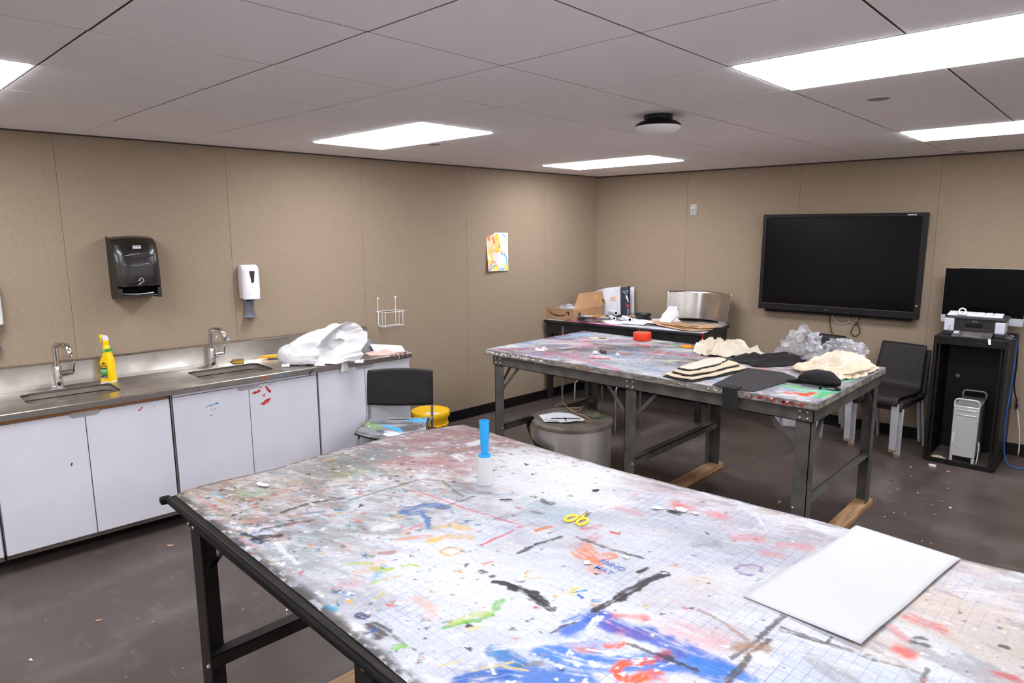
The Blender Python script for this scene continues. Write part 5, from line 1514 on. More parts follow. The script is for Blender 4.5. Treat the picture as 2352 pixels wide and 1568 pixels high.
M_CREAM = mat('cream_cotton', (228, 209, 184), (218, 197, 170), rough=0.92, scale=14, bump=0.35, bscale=90)
M_CREAMB = mat('cream_cotton_bright', (228, 216, 199), (220, 206, 187), rough=0.92, scale=14, bump=0.35, bscale=90)
M_BCLOTH = mat('black_felt', (22, 19, 20), (32, 28, 29), rough=0.95, scale=40, bump=0.6, bscale=160)
M_CHAR = mat('charcoal_canvas', (54, 49, 51), (42, 38, 40), rough=0.92, scale=60, bump=0.5, bscale=300)

def fold(h, fx, fy, s, seed, amp2=0.006):
    def f(x, y, r):
        w_ = nz(x * 6, y * 6, seed) * 0.5
        return h * (1 - r ** 3) * (0.55 + 0.45 * math.sin(x * fx + y * fy + 3 * w_)) + amp2 * (0.5 + nz(x * s, y * s, seed + 1)) * (1 - 0.6 * r)
    return f
def ridge(h, s, seed, ang=0.4, amp=0.03):
    ca, sa = math.cos(ang), math.sin(ang)
    def f(x, y, r):
        u, v = x * ca + y * sa, -x * sa + y * ca
        w_ = nz(x * 5, y * 5, seed)
        rg = 1 - abs(nz(u * s * 0.45 + w_, v * s + 1.5 * w_, seed + 2)) * 2.2
        return h * (1 - r ** 2.4) * (0.8 + 0.4 * w_) + amp * max(0, rg) ** 2 * (1 - 0.75 * r ** 4)
    return f
c1 = cloth_mb([(2.575, 3.74), (2.52, 3.86), (2.44, 4.03), (2.50, 4.055), (2.66, 4.05), (2.80, 4.055), (2.90, 4.04), (2.985, 4.03), (3.00, 3.95), (2.93, 3.86), (2.90, 3.76), (2.86, 3.68), (2.78, 3.66), (2.68, 3.66)],
              ZF, ridge(0.030, 9, 3, 1.2, 0.075), 30, 8, 0.004, 1).build('cream_cloth', M_CREAMB, smooth=60)
tag(c1, 'loose rumpled pale cream cloth at the back edge of the second table beside orange scissors', 'cloth')
fc = thing('folded_cloth', 'folded stack of cream cloth with dark backing at the near edge of the second table', 'cloth', (2.98, 3.15, ZF))
lay = [([(2.845, 2.87), (2.93, 2.845), (3.00, 2.842), (3.05, 2.848), (3.09, 3.0), (3.14, 3.39), (3.05, 3.46), (2.95, 3.48), (2.86, 3.40), (2.85, 3.1)], 0.000, 0.010, M_BCLOTH),
       ([(2.85, 2.885), (2.93, 2.86), (3.035, 2.865), (3.085, 3.05), (3.13, 3.40), (3.04, 3.47), (2.94, 3.49), (2.865, 3.41), (2.855, 3.12)], 0.011, 0.007, M_CREAM),
       ([(2.865, 2.93), (2.96, 2.895), (3.01, 2.91), (3.055, 3.10), (3.085, 3.40), (3.01, 3.46), (2.93, 3.47), (2.872, 3.40), (2.868, 3.15)], 0.020, 0.004, M_BCLOTH),
       ([(2.868, 2.95), (2.96, 2.91), (3.0, 2.92), (3.045, 3.11), (3.075, 3.41), (3.0, 3.47), (2.93, 3.475), (2.872, 3.41), (2.865, 3.17)], 0.026, 0.007, M_CREAM),
       ([(2.872, 2.985), (2.94, 2.965), (2.972, 2.99), (3.0, 3.12), (3.015, 3.26), (2.98, 3.44), (2.91, 3.46), (2.875, 3.36)], 0.036, 0.003, M_BCLOTH),
       ([(2.874, 3.0), (2.94, 2.98), (2.968, 3.0), (2.99, 3.12), (3.005, 3.27), (2.97, 3.45), (2.905, 3.47), (2.87, 3.37)], 0.040, 0.010, M_CREAMB)]
for k, (ol, z, h, mm) in enumerate(lay):
    ol = [(a[0] + (b[0] - a[0]) * q / 4, a[1] + (b[1] - a[1]) * q / 4) for a, b in zip(ol, ol[1:] + ol[:1]) for q in range(4)]
    rg = [(x + 0.014 * nz(x * 30, y * 30, k), y + 0.014 * nz(x * 30, y * 30, k + 9)) for x, y in ol]
    cloth_mb(rg, ZF + z, ridge(h * 0.3, 14, k + 20, 1.3, 0.006), 14, 2, 0.005, k).build('fold_layer', mm, fc, smooth=60, world=True)
bs = cloth_mb([(3.168, 2.862), (3.24, 2.845), (3.32, 2.848), (3.41, 2.86), (3.435, 3.05), (3.47, 3.35), (3.40, 3.41), (3.33, 3.47), (3.22, 3.46), (3.105, 3.45), (3.125, 3.30), (3.15, 3.05)],
              ZF, fold(0.010, 22, 14, 26, 40, 0.004), 18, 5, 0.003).build('black_canvas', M_CHAR, smooth=60)
tag(bs, 'flat charcoal canvas piece at the near edge of the second table', 'cloth')
bf = thing('black_strap', 'black cloth strap hanging over the near edge of the second table', 'cloth', (3.28, FY, FZ))
def strap(u, v):
    s_ = v * 0.20
    x = 3.245 + 0.085 * u + 0.012 * v
    if s_ < 0.07: y, z = FY + 0.055 - s_, ZF + 0.010
    else:
        k = s_ - 0.07
        y, z = FY - 0.012 - 0.003 * math.sin(u * 5), ZF + 0.008 - k + 0.006 * math.sin(u * 4)
    return (x, y, z)
m = MB(); m.grid(strap, 9, 34); m.build('strap', M_BCLOTH, bf, smooth=60, solid=0.005, world=True)
c = cloth_mb([(2.915, 3.60), (2.90, 3.74), (2.99, 3.86), (3.05, 4.01), (3.075, 3.99), (3.06, 3.84), (3.08, 3.70), (3.06, 3.58), (2.98, 3.56)], ZF, fold(0.035, 40, -30, 30, 60, 0.016), 18, 5, 0.004).build('black_cloth', M_BCLOTH, smooth=60)
tag(c, 'crumpled black cloth lying behind the folded cream stack', 'cloth')
c = cloth_mb([(3.06, 3.56), (3.09, 3.70), (3.10, 3.86), (3.16, 4.03), (3.27, 4.02), (3.32, 3.90), (3.30, 3.76), (3.26, 3.66), (3.20, 3.56), (3.12, 3.52)], ZF, fold(0.050, 55, -25, 34, 66, 0.02), 18, 5, 0.004).build('black_cloth', M_BCLOTH, smooth=60)
tag(c, 'frayed bunched black cloth between the clear plastic and charcoal canvas', 'cloth')
cp = thing('cream_cloth_pile', 'tall rumpled pile of cream cloths at the right end of the second table', 'cloth', (3.54, 3.72, ZF))
lay = [([(3.36, 3.66), (3.42, 3.52), (3.50, 3.45), (3.60, 3.44), (3.67, 3.47), (3.725, 3.60), (3.745, 3.80), (3.74, 3.98), (3.66, 4.045), (3.52, 4.05), (3.40, 4.0), (3.34, 3.84)], 0.0, 0.035, 0.040, 70, 0.9),
       ([(3.40, 3.74), (3.46, 3.60), (3.54, 3.54), (3.63, 3.55), (3.69, 3.66), (3.72, 3.84), (3.68, 4.0), (3.54, 4.04), (3.43, 3.98)], 0.028, 0.050, 0.040, 77, 0.6),
       ([(3.335, 3.64), (3.36, 3.55), (3.42, 3.51), (3.49, 3.54), (3.51, 3.66), (3.47, 3.78), (3.40, 3.82), (3.345, 3.75)], 0.010, 0.032, 0.035, 88, 2.1),
       ([(3.60, 3.52), (3.66, 3.50), (3.715, 3.58), (3.74, 3.75), (3.735, 3.90), (3.69, 3.86), (3.64, 3.72)], 0.030, 0.014, 0.030, 95, 1.4)]
for k, (ol, z, h, am, sd, an) in enumerate(lay):
    ol = [(a[0] + (b[0] - a[0]) * q / 4, a[1] + (b[1] - a[1]) * q / 4) for a, b in zip(ol, ol[1:] + ol[:1]) for q in range(4)]
    rg = [(x + 0.030 * nz(x * 22, y * 22, sd), y + 0.030 * nz(x * 22, y * 22, sd + 9)) for x, y in ol]
    cloth_mb(rg, ZF + z, ridge(h, 10, sd, an, am * 1.2), 30, 3, 0.006, k).build('cloth_layer', M_CREAM if k != 1 else M_CREAMB, cp, smooth=60, world=True)
bb = thing('black_waist_pouch', 'black padded pouch with loose straps at the right end of the second table', 'bag', (3.61, 3.27, ZF))
def pouch(u, v):
    a = 2 * math.pi * u; b = math.pi * v
    x = 0.115 * math.cos(a) * math.sin(b) ** 0.7; y = 0.062 * math.sin(a) * math.sin(b) ** 0.7; z = 0.040 - 0.042 * math.cos(b)
    d = 0.010 * nz(x * 16, y * 16, z * 16)
    return (x + d, y + d - 0.25 * x * x * 6, max(0.0, z + d * 0.5 - 1.2 * x * x))
m = MB(RZ(math.radians(8)) @ TR(0, 0.03, 0)); m.grid(pouch, 40, 18, wrap_u=True); m.build('pad', M_BCLOTH, bb, smooth=60)
MB(RZ(math.radians(8))).tube([(-0.10, 0.0, 0.018), (-0.06, -0.055, 0.022), (0.0, -0.075, 0.03), (0.07, -0.06, 0.03), (0.11, -0.01, 0.02)], 0.013, 8).build('rim_strap', M_BLACKMATT, bb, smooth=60)
MB().tube([(-0.085, 0.0, 0.012), (-0.14, -0.01, 0.006), (-0.165, -0.035, 0.004), (-0.12, -0.05, 0.006), (-0.07, -0.045, 0.01)], 0.006, 6).build('loop_strap', M_BLACKMATT, bb, smooth=60)
MB().tube([(0.02, -0.02, 0.03), (0.04, -0.07, 0.02), (0.045, -0.105, 0.005)], 0.007, 6).build('cord', M_BLACKMATT, bb, smooth=60)
MB().bar((0.06, -0.05, 0.012), (0.14, -0.07, 0.006), 0.024, 0.008).build('buckle_strap', M_BLACKMATT, bb, bevel=0.002)
MB().bar((0.075, -0.085, 0.008), (0.115, -0.085, 0.008), 0.018, 0.008).build('buckle', M_GREYMETAL, bb, bevel=0.002)

# clear crumpled plastic
M_CLEAR = bpy.data.materials.new('clear_plastic')
M_CLEAR.use_nodes = True
nt = M_CLEAR.node_tree; nt.nodes.clear()
o_ = nt.nodes.new('ShaderNodeOutputMaterial'); mx = nt.nodes.new('ShaderNodeMixShader'); tb = nt.nodes.new('ShaderNodeBsdfTransparent'); gb = nt.nodes.new('ShaderNodeBsdfPrincipled')
tb.inputs[0].default_value = (0.93, 0.93, 0.95, 1)
gb.inputs['Base Color'].default_value = (0.8, 0.8, 0.84, 1); gb.inputs['Roughness'].default_value = 0.12
nn = nt.nodes.new('ShaderNodeTexNoise'); nn.inputs['Scale'].default_value = 18; nn.inputs['Detail'].default_value = 5
mr = nt.nodes.new('ShaderNodeMapRange'); mr.inputs[1].default_value = 0.4; mr.inputs[2].default_value = 0.68; mr.inputs[3].default_value = 0.08; mr.inputs[4].default_value = 0.55
tc = nt.nodes.new('ShaderNodeTexCoord')
nt.links.new(tc.outputs['Object'], nn.inputs['Vector']); nt.links.new(nn.outputs['Fac'], mr.inputs[0])
nt.links.new(mr.outputs[0], mx.inputs[0]); nt.links.new(tb.outputs[0], mx.inputs[1]); nt.links.new(gb.outputs[0], mx.inputs[2]); nt.links.new(mx.outputs[0], o_.inputs[0])
def crumple(cx, cy, rx, ry, rz_, seed, sub=4, zc=None):
    bm = bmesh.new(); bmesh.ops.create_icosphere(bm, subdivisions=sub, radius=1)
    vs = []
    for v in bm.verts:
        p = v.co
        r = 0.86 + 0.30 * abs(noise.noise(p * 2.6 + Vector((seed, 0, 0)))) * 2 - 0.16 * abs(noise.noise(p * 6.5 + Vector((0, seed, 0)))) * 2 + 0.05 * noise.noise(p * 15)
        q = p * r
        vs.append((cx + q.x * rx, cy + q.y * ry, max(0.002, (zc if zc else rz_ * 0.85) + q.z * rz_)))
    fs = [tuple(v.index for v in f.verts) for f in bm.faces]
    bm.free()
    m = MB(); m.v = vs; m.f = fs
    return m
pb = thing('clear_plastic_bag', 'heap of crumpled clear plastic wrap behind the cream cloth pile', 'plastic bag', (3.33, 4.05, ZF))
crumple(-0.06, -0.10, 0.135, 0.10, 0.115, 2.2).build('wrap', M_CLEAR, pb, smooth=0)
crumple(0.17, -0.03, 0.155, 0.10, 0.085, 5.1).build('wrap', M_CLEAR, pb, smooth=0)
crumple(-0.20, -0.09, 0.05, 0.05, 0.045, 7.7, 3).build('wrap', M_CLEAR, pb, smooth=0)

for (x, y, a, b, h, c, lb) in [(1.70, 3.075, .05, .035, .03, M_PAPER, 'crumpled white tissue near the left corner of the second table'), (2.085, 3.22, .025, .02, .018, M_PAPER, 'small white tissue beside the little brown roll'),
                               (2.235, 3.28, .02, .015, .012, M_PAPER, 'small white scrap right of the brown roll on the second table'), (1.66, 3.77, .05, .02, .014, M_CREAM, 'cream shred left of the orange tape roll')]:
    tag(cloth_mb(ragged(x, y, a, b, 10, 0.35, int(x * 50)), ZF, fold(h, 60, 40, 60, x * 9, 0.008), 8, 3, 0.002).build('tissue', c, smooth=0), lb, 'scrap', 'scraps on the second table')
rd = MB().tube([(2.072, 3.30, ZF + 0.013), (2.135, 3.272, ZF + 0.013)], 0.0125, 14).build('string_roll', mat('brown_cord', (112, 88, 70), (70, 56, 46), rough=0.8, scale=90), smooth=50)
tag(rd, 'small brown roll of cord on the second table', 'roll')
rs = cloth_mb(ragged(2.195, 3.095, .075, .016, 12, .3, 6, .42), ZF, fold(.010, 70, 50, 60, 3, .006), 8, 3, .002).build('red_scrap', mat('red_scrap', (206, 60, 66), (230, 190, 190), rough=0.7, scale=40))
tag(rs, 'long red and white wrapper scrap near the front edge of the second table', 'scrap')
st = MB().bar((1.69, 3.80, ZF + 0.004), (1.735, 3.845, ZF + 0.004), 0.010, 0.006).build('wood_stick', M_WOOD, bevel=0.001)
tag(st, 'short wooden stick on the second table behind the white shreds', 'stick')
st = MB().bar((1.60, 3.60, ZF + 0.003), (1.80, 3.80, ZF + 0.003), 0.004, 0.004).build('white_stick', M_WHITE)
tag(st, 'thin white plastic stick on the second table', 'stick')

# ------------------------------------------------------------------ black bench in the far corner
ZB = 0.885
BRZ = math.atan2(5.00 - 4.785, 2.02 - 0.27)
MBT = TR(0.262, 4.775) @ RZ(BRZ)
bt = thing('black_bench_table', 'black paint-splashed bench table in the far corner of the room', 'table')
bt.matrix_basis = MBT
BL_, BD_ = 1.765, 0.725
M_BT = mat('black_bench_top', (44, 40, 42), (30, 27, 28), rough=0.4, scale=10, detail=8, bump=0.2, bscale=80)
cb = Canvas(0, BL_, 0, BD_, 0.006, lin((62, 58, 62)))
cb.wash((190, 190, 200), 3, 5, 9, 0.1, 0.40, 0.62, 0.85)
cb.stroke((236, 90, 160), .09, .9, .6, [(.35, .03), (.9, .03)], 4); cb.stroke((214, 216, 226), .14, .85, .8, [(.9, .07), (1.7, .05)], 5)
cb.stroke((214, 210, 226), .12, .9, .6, [(1.25, .05), (1.70, .08)], 7); cb.stroke((60, 160, 100), .03, .9, .4, [(1.28, .02), (1.34, .03)], 8)
cb.flecks(700, P_COLS, 9, .003, .01)
painted_grid('paint_layer', cb, lambda U, V: (0.004 + U * (BL_ - 0.008), 0.004 + V * (BD_ - 0.008), ZB + 0 * U), 240, 110, vcol_mat('painted_bench', rough=0.5, noise_amt=0.12, nscale=90), bt)
MB().box(0, BL_, 0, BD_, ZB - 0.034, ZB - 0.0008).build('bench_top', M_BT, bt, bevel=0.008, bseg=3)
for (a, b, c, d) in ((0.02, BL_ - 0.02, 0.025, 0.045), (0.02, BL_ - 0.02, BD_ - 0.045, BD_ - 0.025), (0.02, 0.04, 0.045, BD_ - 0.045), (BL_ - 0.04, BL_ - 0.02, 0.045, BD_ - 0.045)):
    MB().box(a, b, c, d, ZB - 0.145, ZB - 0.034).build('apron', M_BT, bt, bevel=0.002)
for x in (0.05, BL_ - 0.05):
    for y in (0.06, BD_ - 0.06):
        lg = MB().box(x - 0.026, x + 0.026, y - 0.026, y + 0.026, 0.02, ZB - 0.034).build('leg', M_BT, bt, bevel=0.003)
        MB(TR(x, y, 0)).lathe([(0, 0), (0.02, 0.0), (0.022, 0.012), (0.012, 0.022), (0, 0.022)], 16).build('foot', M_GREYMETAL, lg)
m = MB(); m.tube([(BL_ - 0.008, -0.0012, ZB - 0.004), (BL_ - 0.010, -0.0015, ZB - 0.05), (BL_ - 0.018, -0.0012, ZB - 0.09)], [0.004, 0.005, 0.003], 6); m.tube([(1.12, -0.0012, ZB - 0.004), (1.118, -0.0015, ZB - 0.055)], [0.003, 0.0022], 6)
m.build('red_drip', mat('red_drip_paint', (226, 40, 50), rough=0.4), bt)

# carton with a curved arrow
M_CARD = mat('brown_cardboard', (176, 136, 100), (166, 126, 92), rough=0.85, scale=9, detail=5)
M_CARDIN = mat('cardboard_light', (196, 158, 124), (184, 146, 112), rough=0.85, scale=9)
M_PRINTK = mat('black_print', (38, 32, 32), rough=0.7)
bx = thing('cardboard_box', 'open brown shipping carton with a black curved arrow and a raised flap', 'box')
bx.matrix_basis = TR(0.606, 4.853, ZB + 0.001) @ RZ(math.radians(1))
wx, wy, hz, th = 0.40, 0.545, 0.120, 0.004      # local x runs back to -wx, y to +wy
MB().box(-wx, 0, 0, th, 0, hz).build('front_panel', M_CARD, bx, smooth=0)
MB().box(-wx, 0, wy - th, wy, 0, hz).build('back_panel', M_CARD, bx, smooth=0)
MB().box(-th, 0, th, wy - th, 0, hz).build('side_panel', M_CARD, bx, smooth=0)
MB().box(-wx, -wx + th, th, wy - th, 0, hz).build('side_panel', M_CARD, bx, smooth=0)
MB().box(-wx, 0, 0, wy, 0, th).build('bottom', M_CARD, bx, smooth=0)
a = math.radians(27)
MB(TR(0, 0, hz) @ Matrix.Rotation(-a, 4, 'Y')).prism([(0.0, 0.0), (0.0, wy), (0.165, wy + 0.215), (0.175, 0.20)], -th, 0.0, Matrix(((0, 0, 1, 0), (0, 1, 0, 0), (1, 0, 0, 0), (0, 0, 0, 1)))).build('flap', M_CARD, bx, smooth=0)
MB(TR(-wx, 0.01, hz) @ Matrix.Rotation(math.radians(-172), 4, 'Y')).box(0.0, 0.16, 0.0, wy * 0.5, -0.003, 0.0).build('flap', M_CARD, bx, smooth=0)
MFX = lambda x, y, z: Matrix(((1, 0, 0, x), (0, 0, -1, y), (0, 1, 0, z), (0, 0, 0, 1)))
m = MB(); pts = [(-0.338, 0.098), (-0.315, 0.078), (-0.28, 0.058), (-0.24, 0.046), (-0.20, 0.043), (-0.16, 0.046), (-0.12, 0.056), (-0.085, 0.070)]
up_ = [(x, z + 0.5 * (0.004 + 0.011 * math.sin(math.pi * k / 7))) for k, (x, z) in enumerate(pts)]; dn = [(x, z - 0.5 * (0.004 + 0.011 * math.sin(math.pi * k / 7))) for k, (x, z) in enumerate(pts)]
m.prism(up_ + dn[::-1], 0.0002, 0.0010, MFX(0, 0, 0))
m.prism([(-0.105, 0.094), (-0.06, 0.096), (-0.055, 0.088), (-0.060, 0.060), (-0.068, 0.050), (-0.071, 0.062), (-0.070, 0.083), (-0.098, 0.083)], 0.0002, 0.0010, MFX(0, 0, 0))
m.build('arrow_print', M_PRINTK, bx, smooth=0)
text('lettering', 'prime', 0.02, M_PRINTK, bx, MFX(-0.06, -0.0004, 0.02), extrude=0.0003)
MYR = lambda x, y, z: Matrix(((0, 0, 1, x), (1, 0, 0, y), (0, 1, 0, z), (0, 0, 0, 1)))
m = MB(); m.box(0.0002, 0.001, 0.085, 0.125, 0.045, 0.082); m.box(0.0002, 0.001, 0.085, 0.125, 0.012, 0.014); m.box(0.0002, 0.001, 0.085, 0.087, 0.012, 0.045); m.box(0.0002, 0.001, 0.123, 0.125, 0.012, 0.045); m.box(0.0002, 0.001, 0.085, 0.125, 0.096, 0.099)
m.build('handling_print', M_PRINTK, bx, smooth=0)
Mfl = TR(0, 0, hz) @ Matrix.Rotation(-a, 4, 'Y') @ MYR(0.0004, 0, 0)
MB(Mfl).prism(ragged(0.47, 0.10, 0.028, 0.014, 9, 0.35, 3), 0, 0.0008).build('orange_tape', mat('orange_sticker', (246, 160, 40), rough=0.5), bx, smooth=0)
m = MB(Mfl); m.box(0.555, 0.595, 0.035, 0.075, 0, 0.0006); m.box(0.555, 0.595, 0.015, 0.02, 0, 0.0006); m.box(0.555, 0.595, 0.024, 0.028, 0, 0.0006)
m.build('handling_print', mat('brown_print', (96, 74, 56), rough=0.8), bx, smooth=0)
crumple(-0.22, 0.20, 0.14, 0.15, 0.045, 3.3, 3, 0.105).build('plastic_filling', M_CLEAR, bx, smooth=0)
pp = cloth_mb([(0.40, 4.98), (0.575, 4.99), (0.57, 5.16), (0.42, 5.15)], ZB + 0.112, fold(0.015, 30, 30, 30, 5, 0.006), 8, 3).build('paper_packing', M_PAPER, smooth=60)
tag(pp, 'white packing paper showing inside the open carton', 'paper')
gp_ = cloth_mb(ragged(0.50, 5.24, 0.09, 0.05, 10, .3, 4), ZB + 0.105, fold(0.03, 40, 40, 40, 5, 0.012), 8, 3).build('green_netting', mat('green_net', (70, 100, 60), (40, 60, 40), rough=0.8), smooth=0)
tag(gp_, 'dark green netting inside the open carton', 'net')

# striped paper bag
bg = thing('paper_bag', 'white pin-striped bag with navy side and orange letters leaning in the corner', 'bag')
bg.matrix_basis = TR(0.772, 5.475, ZB + 0.002) @ RZ(math.radians(3)) @ Matrix.Rotation(math.radians(-7), 4, 'X') @ Matrix.Rotation(math.radians(-6), 4, 'Y')
M_BAGW = mat('bag_white', (214, 214, 219), (206, 206, 212), rough=0.5, scale=8)
M_NAVY = mat('bag_navy', (28, 30, 52), (22, 24, 42), rough=0.45)
bw_, bh_, bd_ = 0.40, 0.315, 0.15
def face(u, v):
    x = -bw_ * (1 - u); z = 0.02 + v * (bh_ + (-0.055 * (1 - u) ** 2))
    return (x, 0.012 * math.sin(u * 9) * (0.3 + v * 0.5) - 0.02 * math.sin(math.pi * u) * math.sin(math.pi * v), z)
m = MB(); m.grid(face, 30, 20); m.build('front', M_BAGW, bg, smooth=60, solid=0.0015)
def sidef(u, v):
    return (0.0 + u * 0.085 + 0.01 * v * u, u * 0.05 + 0.03 * math.sin(math.pi * u) * (1 - v * .3), 0.0 + v * (bh_ + 0.015 * u) + 0.006)
m = MB(); m.grid(sidef, 12, 18); m.build('side', M_NAVY, bg, smooth=60, solid=0.0015)
MB().prism([(-bw_, 0.0), (0.0, 0.0), (0.09, 0.05), (0.085, 0.16), (-bw_ + 0.02, 0.13)], 0.0, 0.02).build('base', M_NAVY, bg, bevel=0.003)
MB().grid(lambda u, v: (-bw_ + u * (bw_ + 0.085), 0.13 + 0.02 * u, 0.02 + v * (bh_ - 0.06 * (1 - u))), 12, 8).build('back', M_BAGW, bg, smooth=60, solid=0.0015)
m = MB()
for k in range(15):
    u = (k + 0.5) / 15
    p = [face(u, v / 10) for v in range(11)]
    m.tube([(a_, b_ - 0.0012, c_) for a_, b_, c_ in p], 0.0011, 4)
m.build('pin_stripe', mat('stripe_grey', (150, 156, 176), rough=0.6), bg)
M_OR = mat('orange_print', (240, 140, 40), rough=0.5)
p = face(0.80, 0.60)
text('lettering', 'ct', 0.085, M_OR, bg, MFX(p[0] - 0.0, p[1] - 0.012, p[2]), extrude=0.0006)
MN = Matrix(((0.085, 0, 0.5, 0.0), (0.05, 0, -0.86, -0.003), (0, 1, 0, 0), (0, 0, 0, 1)))
def onside(poly, mname, mm):
    m = MB()
    n = len(poly)
    vs = []
    for k in (0.0022, 0.003):
        for u, z in poly:
            s_ = sidef(u, (z - 0.006) / bh_)
            vs.append((s_[0] + 0.6 * k, s_[1] - 0.9 * k, s_[2]))
    fs = [tuple(range(n)), tuple(reversed(range(n, 2 * n)))] + [(i, (i + 1) % n, n + (i + 1) % n, n + i) for i in range(n)]
    m.add(vs, fs); m.build(mname, mm, bg, smooth=0)
onside([(0.42, 0.235), (0.60, 0.225), (0.72, 0.19), (0.78, 0.155), (0.70, 0.150), (0.58, 0.18), (0.46, 0.205)], 'flame_print', M_BAGW)
onside([(0.55, 0.10), (0.78, 0.10), (0.78, 0.135), (0.55, 0.135)], 'red_square_print', mat('bag_red', (236, 60, 40), rough=0.5))
onside([(0.66, 0.03), (0.76, 0.03), (0.78, 0.085), (0.68, 0.09)], 'white_bar_print', M_BAGW)
m = MB()
for k, pts_ in enumerate([[(0.16, .285), (.22, .262), (.28, .285), (.33, .262)], [(.36, .28), (.42, .262), (.46, .285), (.52, .262), (.6, .28)], [(.3, .255), (.5, .245), (.66, .255)], [(.62, .29), (.66, .262), (.74, .275)]]):
    m.tube([tuple(Vector(sidef(u, (z - .006) / bh_)) + Vector((0.0015, -0.0025, 0))) for u, z in pts_], 0.0022, 5)
m.build('script_print', M_BAGW, bg)

# paper rolls, bowl, envelope, sheets, cardboard
def roll(x, y, ang, L, r, label, z=None):
    t = thing('paper_roll', label, 'paper roll', (x, y, ZB + 0.002 + (z or 0)), ang, 'white paper rolls on the bench')
    MB(TR(0, 0, r) @ Matrix.Rotation(math.pi / 2, 4, 'Y')).lathe([(r * .55, -L / 2), (r, -L / 2), (r, L / 2), (r * .55, L / 2)], 28, cap=False).build('paper', M_PAPER, t, smooth=50)
    MB(TR(0, 0, r) @ Matrix.Rotation(math.pi / 2, 4, 'Y')).lathe([(r * .53, -L / 2 + .001), (r * .56, -L / 2), (r * .56, L / 2), (r * .53, L / 2 - .001), (r * .53, -L / 2 + .001)], 24, cap=False).build('core', M_BLACKMATT, t)
    MB(TR(0, 0, r) @ Matrix.Rotation(math.pi / 2, 4, 'Y')).lathe([(0, -.002), (r * .54, -.002), (r * .54, .002), (0, .002)], 20).build('core_shade', M_BLACKMATT, t)
roll(0.735, 5.385, math.radians(-30), 0.15, 0.026, 'white paper roll tilted against the striped bag', 0.03)
roll(0.84, 5.22, math.radians(-38), 0.13, 0.022, 'small white paper roll behind the orange envelope')
roll(1.02, 5.22, math.radians(-32), 0.16, 0.026, 'white paper roll beside the black bowl')
bo = thing('bowl', 'small black plastic bowl on the bench among white papers', 'bowl', (1.10, 5.40, ZB + 0.002))
MB().lathe([(0, 0.003), (0.066, 0.0), (0.070, 0.004), (0.086, 0.062), (0.090, 0.066), (0.086, 0.068), (0.081, 0.064), (0.066, 0.012), (0, 0.010)], 36).build('shell', mat('bowl_black', (46, 43, 46), (38, 35, 38), rough=0.5), bo, smooth=50)
MB().lathe([(0.084, 0.060), (0.092, 0.062), (0.092, 0.069), (0.084, 0.068)], 36, cap=False).build('rim', M_BLACK, bo)
en = thing('padded_envelope', 'orange and white padded envelope with a blue edge lying before the carton', 'envelope', (0.80, 5.02, ZB + 0.03))
Me = TR(0.70, 5.02, ZB + 0.035) @ RZ(math.radians(-40)) @ Matrix.Rotation(math.radians(-9), 4, 'Y')
MB(Me).box(-0.10, 0.20, -0.02, 0.11, 0, 0.010).build('orange_half', mat('envelope_orange', (248, 178, 66), (242, 168, 56), rough=0.6), en, bevel=0.004, world=True)
MB(Me).box(-0.11, 0.21, -0.12, -0.019, 0.001, 0.012).build('white_half', mat('envelope_white', (226, 228, 240), (216, 219, 232), rough=0.6), en, bevel=0.004, world=True)
MB(Me).box(-0.11, 0.21, -0.135, -0.108, 0.002, 0.0128).build('blue_edge', mat('envelope_blue', (70, 160, 226), rough=0.6), en, bevel=0.003, world=True)
wb_ = cloth_mb([(0.62, 5.0), (0.70, 4.95), (0.80, 4.93), (0.78, 5.08), (0.66, 5.10)], ZB + 0.001, fold(.03, 40, 30, 40, 3, .01), 8, 3).build('white_wrapper', M_PAPER, smooth=0)
tag(wb_, 'crumpled white wrapper under the padded envelope', 'wrapper')
for k, (x, y, a_, b_, r_) in enumerate([(0.95, 5.05, .16, .09, -.5), (1.15, 5.12, .15, .10, .3), (1.20, 5.26, .16, .08, .1), (1.0, 5.30, .10, .07, .7), (1.32, 5.45, .12, .08, .5)]):
    o = [Vector(p) for p in ((-a_, -b_), (a_, -b_), (a_, b_), (-a_, b_))]
    o = [(x + p.x * math.cos(r_) - p.y * math.sin(r_), y + p.x * math.sin(r_) + p.y * math.cos(r_)) for p in o]
    s_ = cloth_mb(o, ZB + 0.001 + 0.004 * k, fold(0.014, 20, 16, 14, k + 3, 0.005), 8, 4, 0.0015).build('paper_sheet', M_PAPER, smooth=60)
    tag(s_, ['white paper sheet at the bench front beside the envelope', 'white paper sheet in front of the black bowl', 'white paper sheet left of the flattened cardboard', 'white paper sheet behind the small paper roll', 'white paper sheet behind the white plastic bag'][k], 'paper', 'loose papers on the bench')
kb = cloth_mb([(0.85, 5.46), (1.0, 5.40), (1.05, 5.52), (0.90, 5.58)], ZB + 0.012, lambda x, y, r: 0.01, 4, 3).build('kraft_paper', M_CARDIN, smooth=0)
tag(kb, 'tan kraft paper piece behind the black bowl', 'paper')
cbp = thing('flattened_cardboard', 'torn flattened cardboard pieces in front of the curved metal sheet', 'cardboard', (1.7, 5.25, ZB))
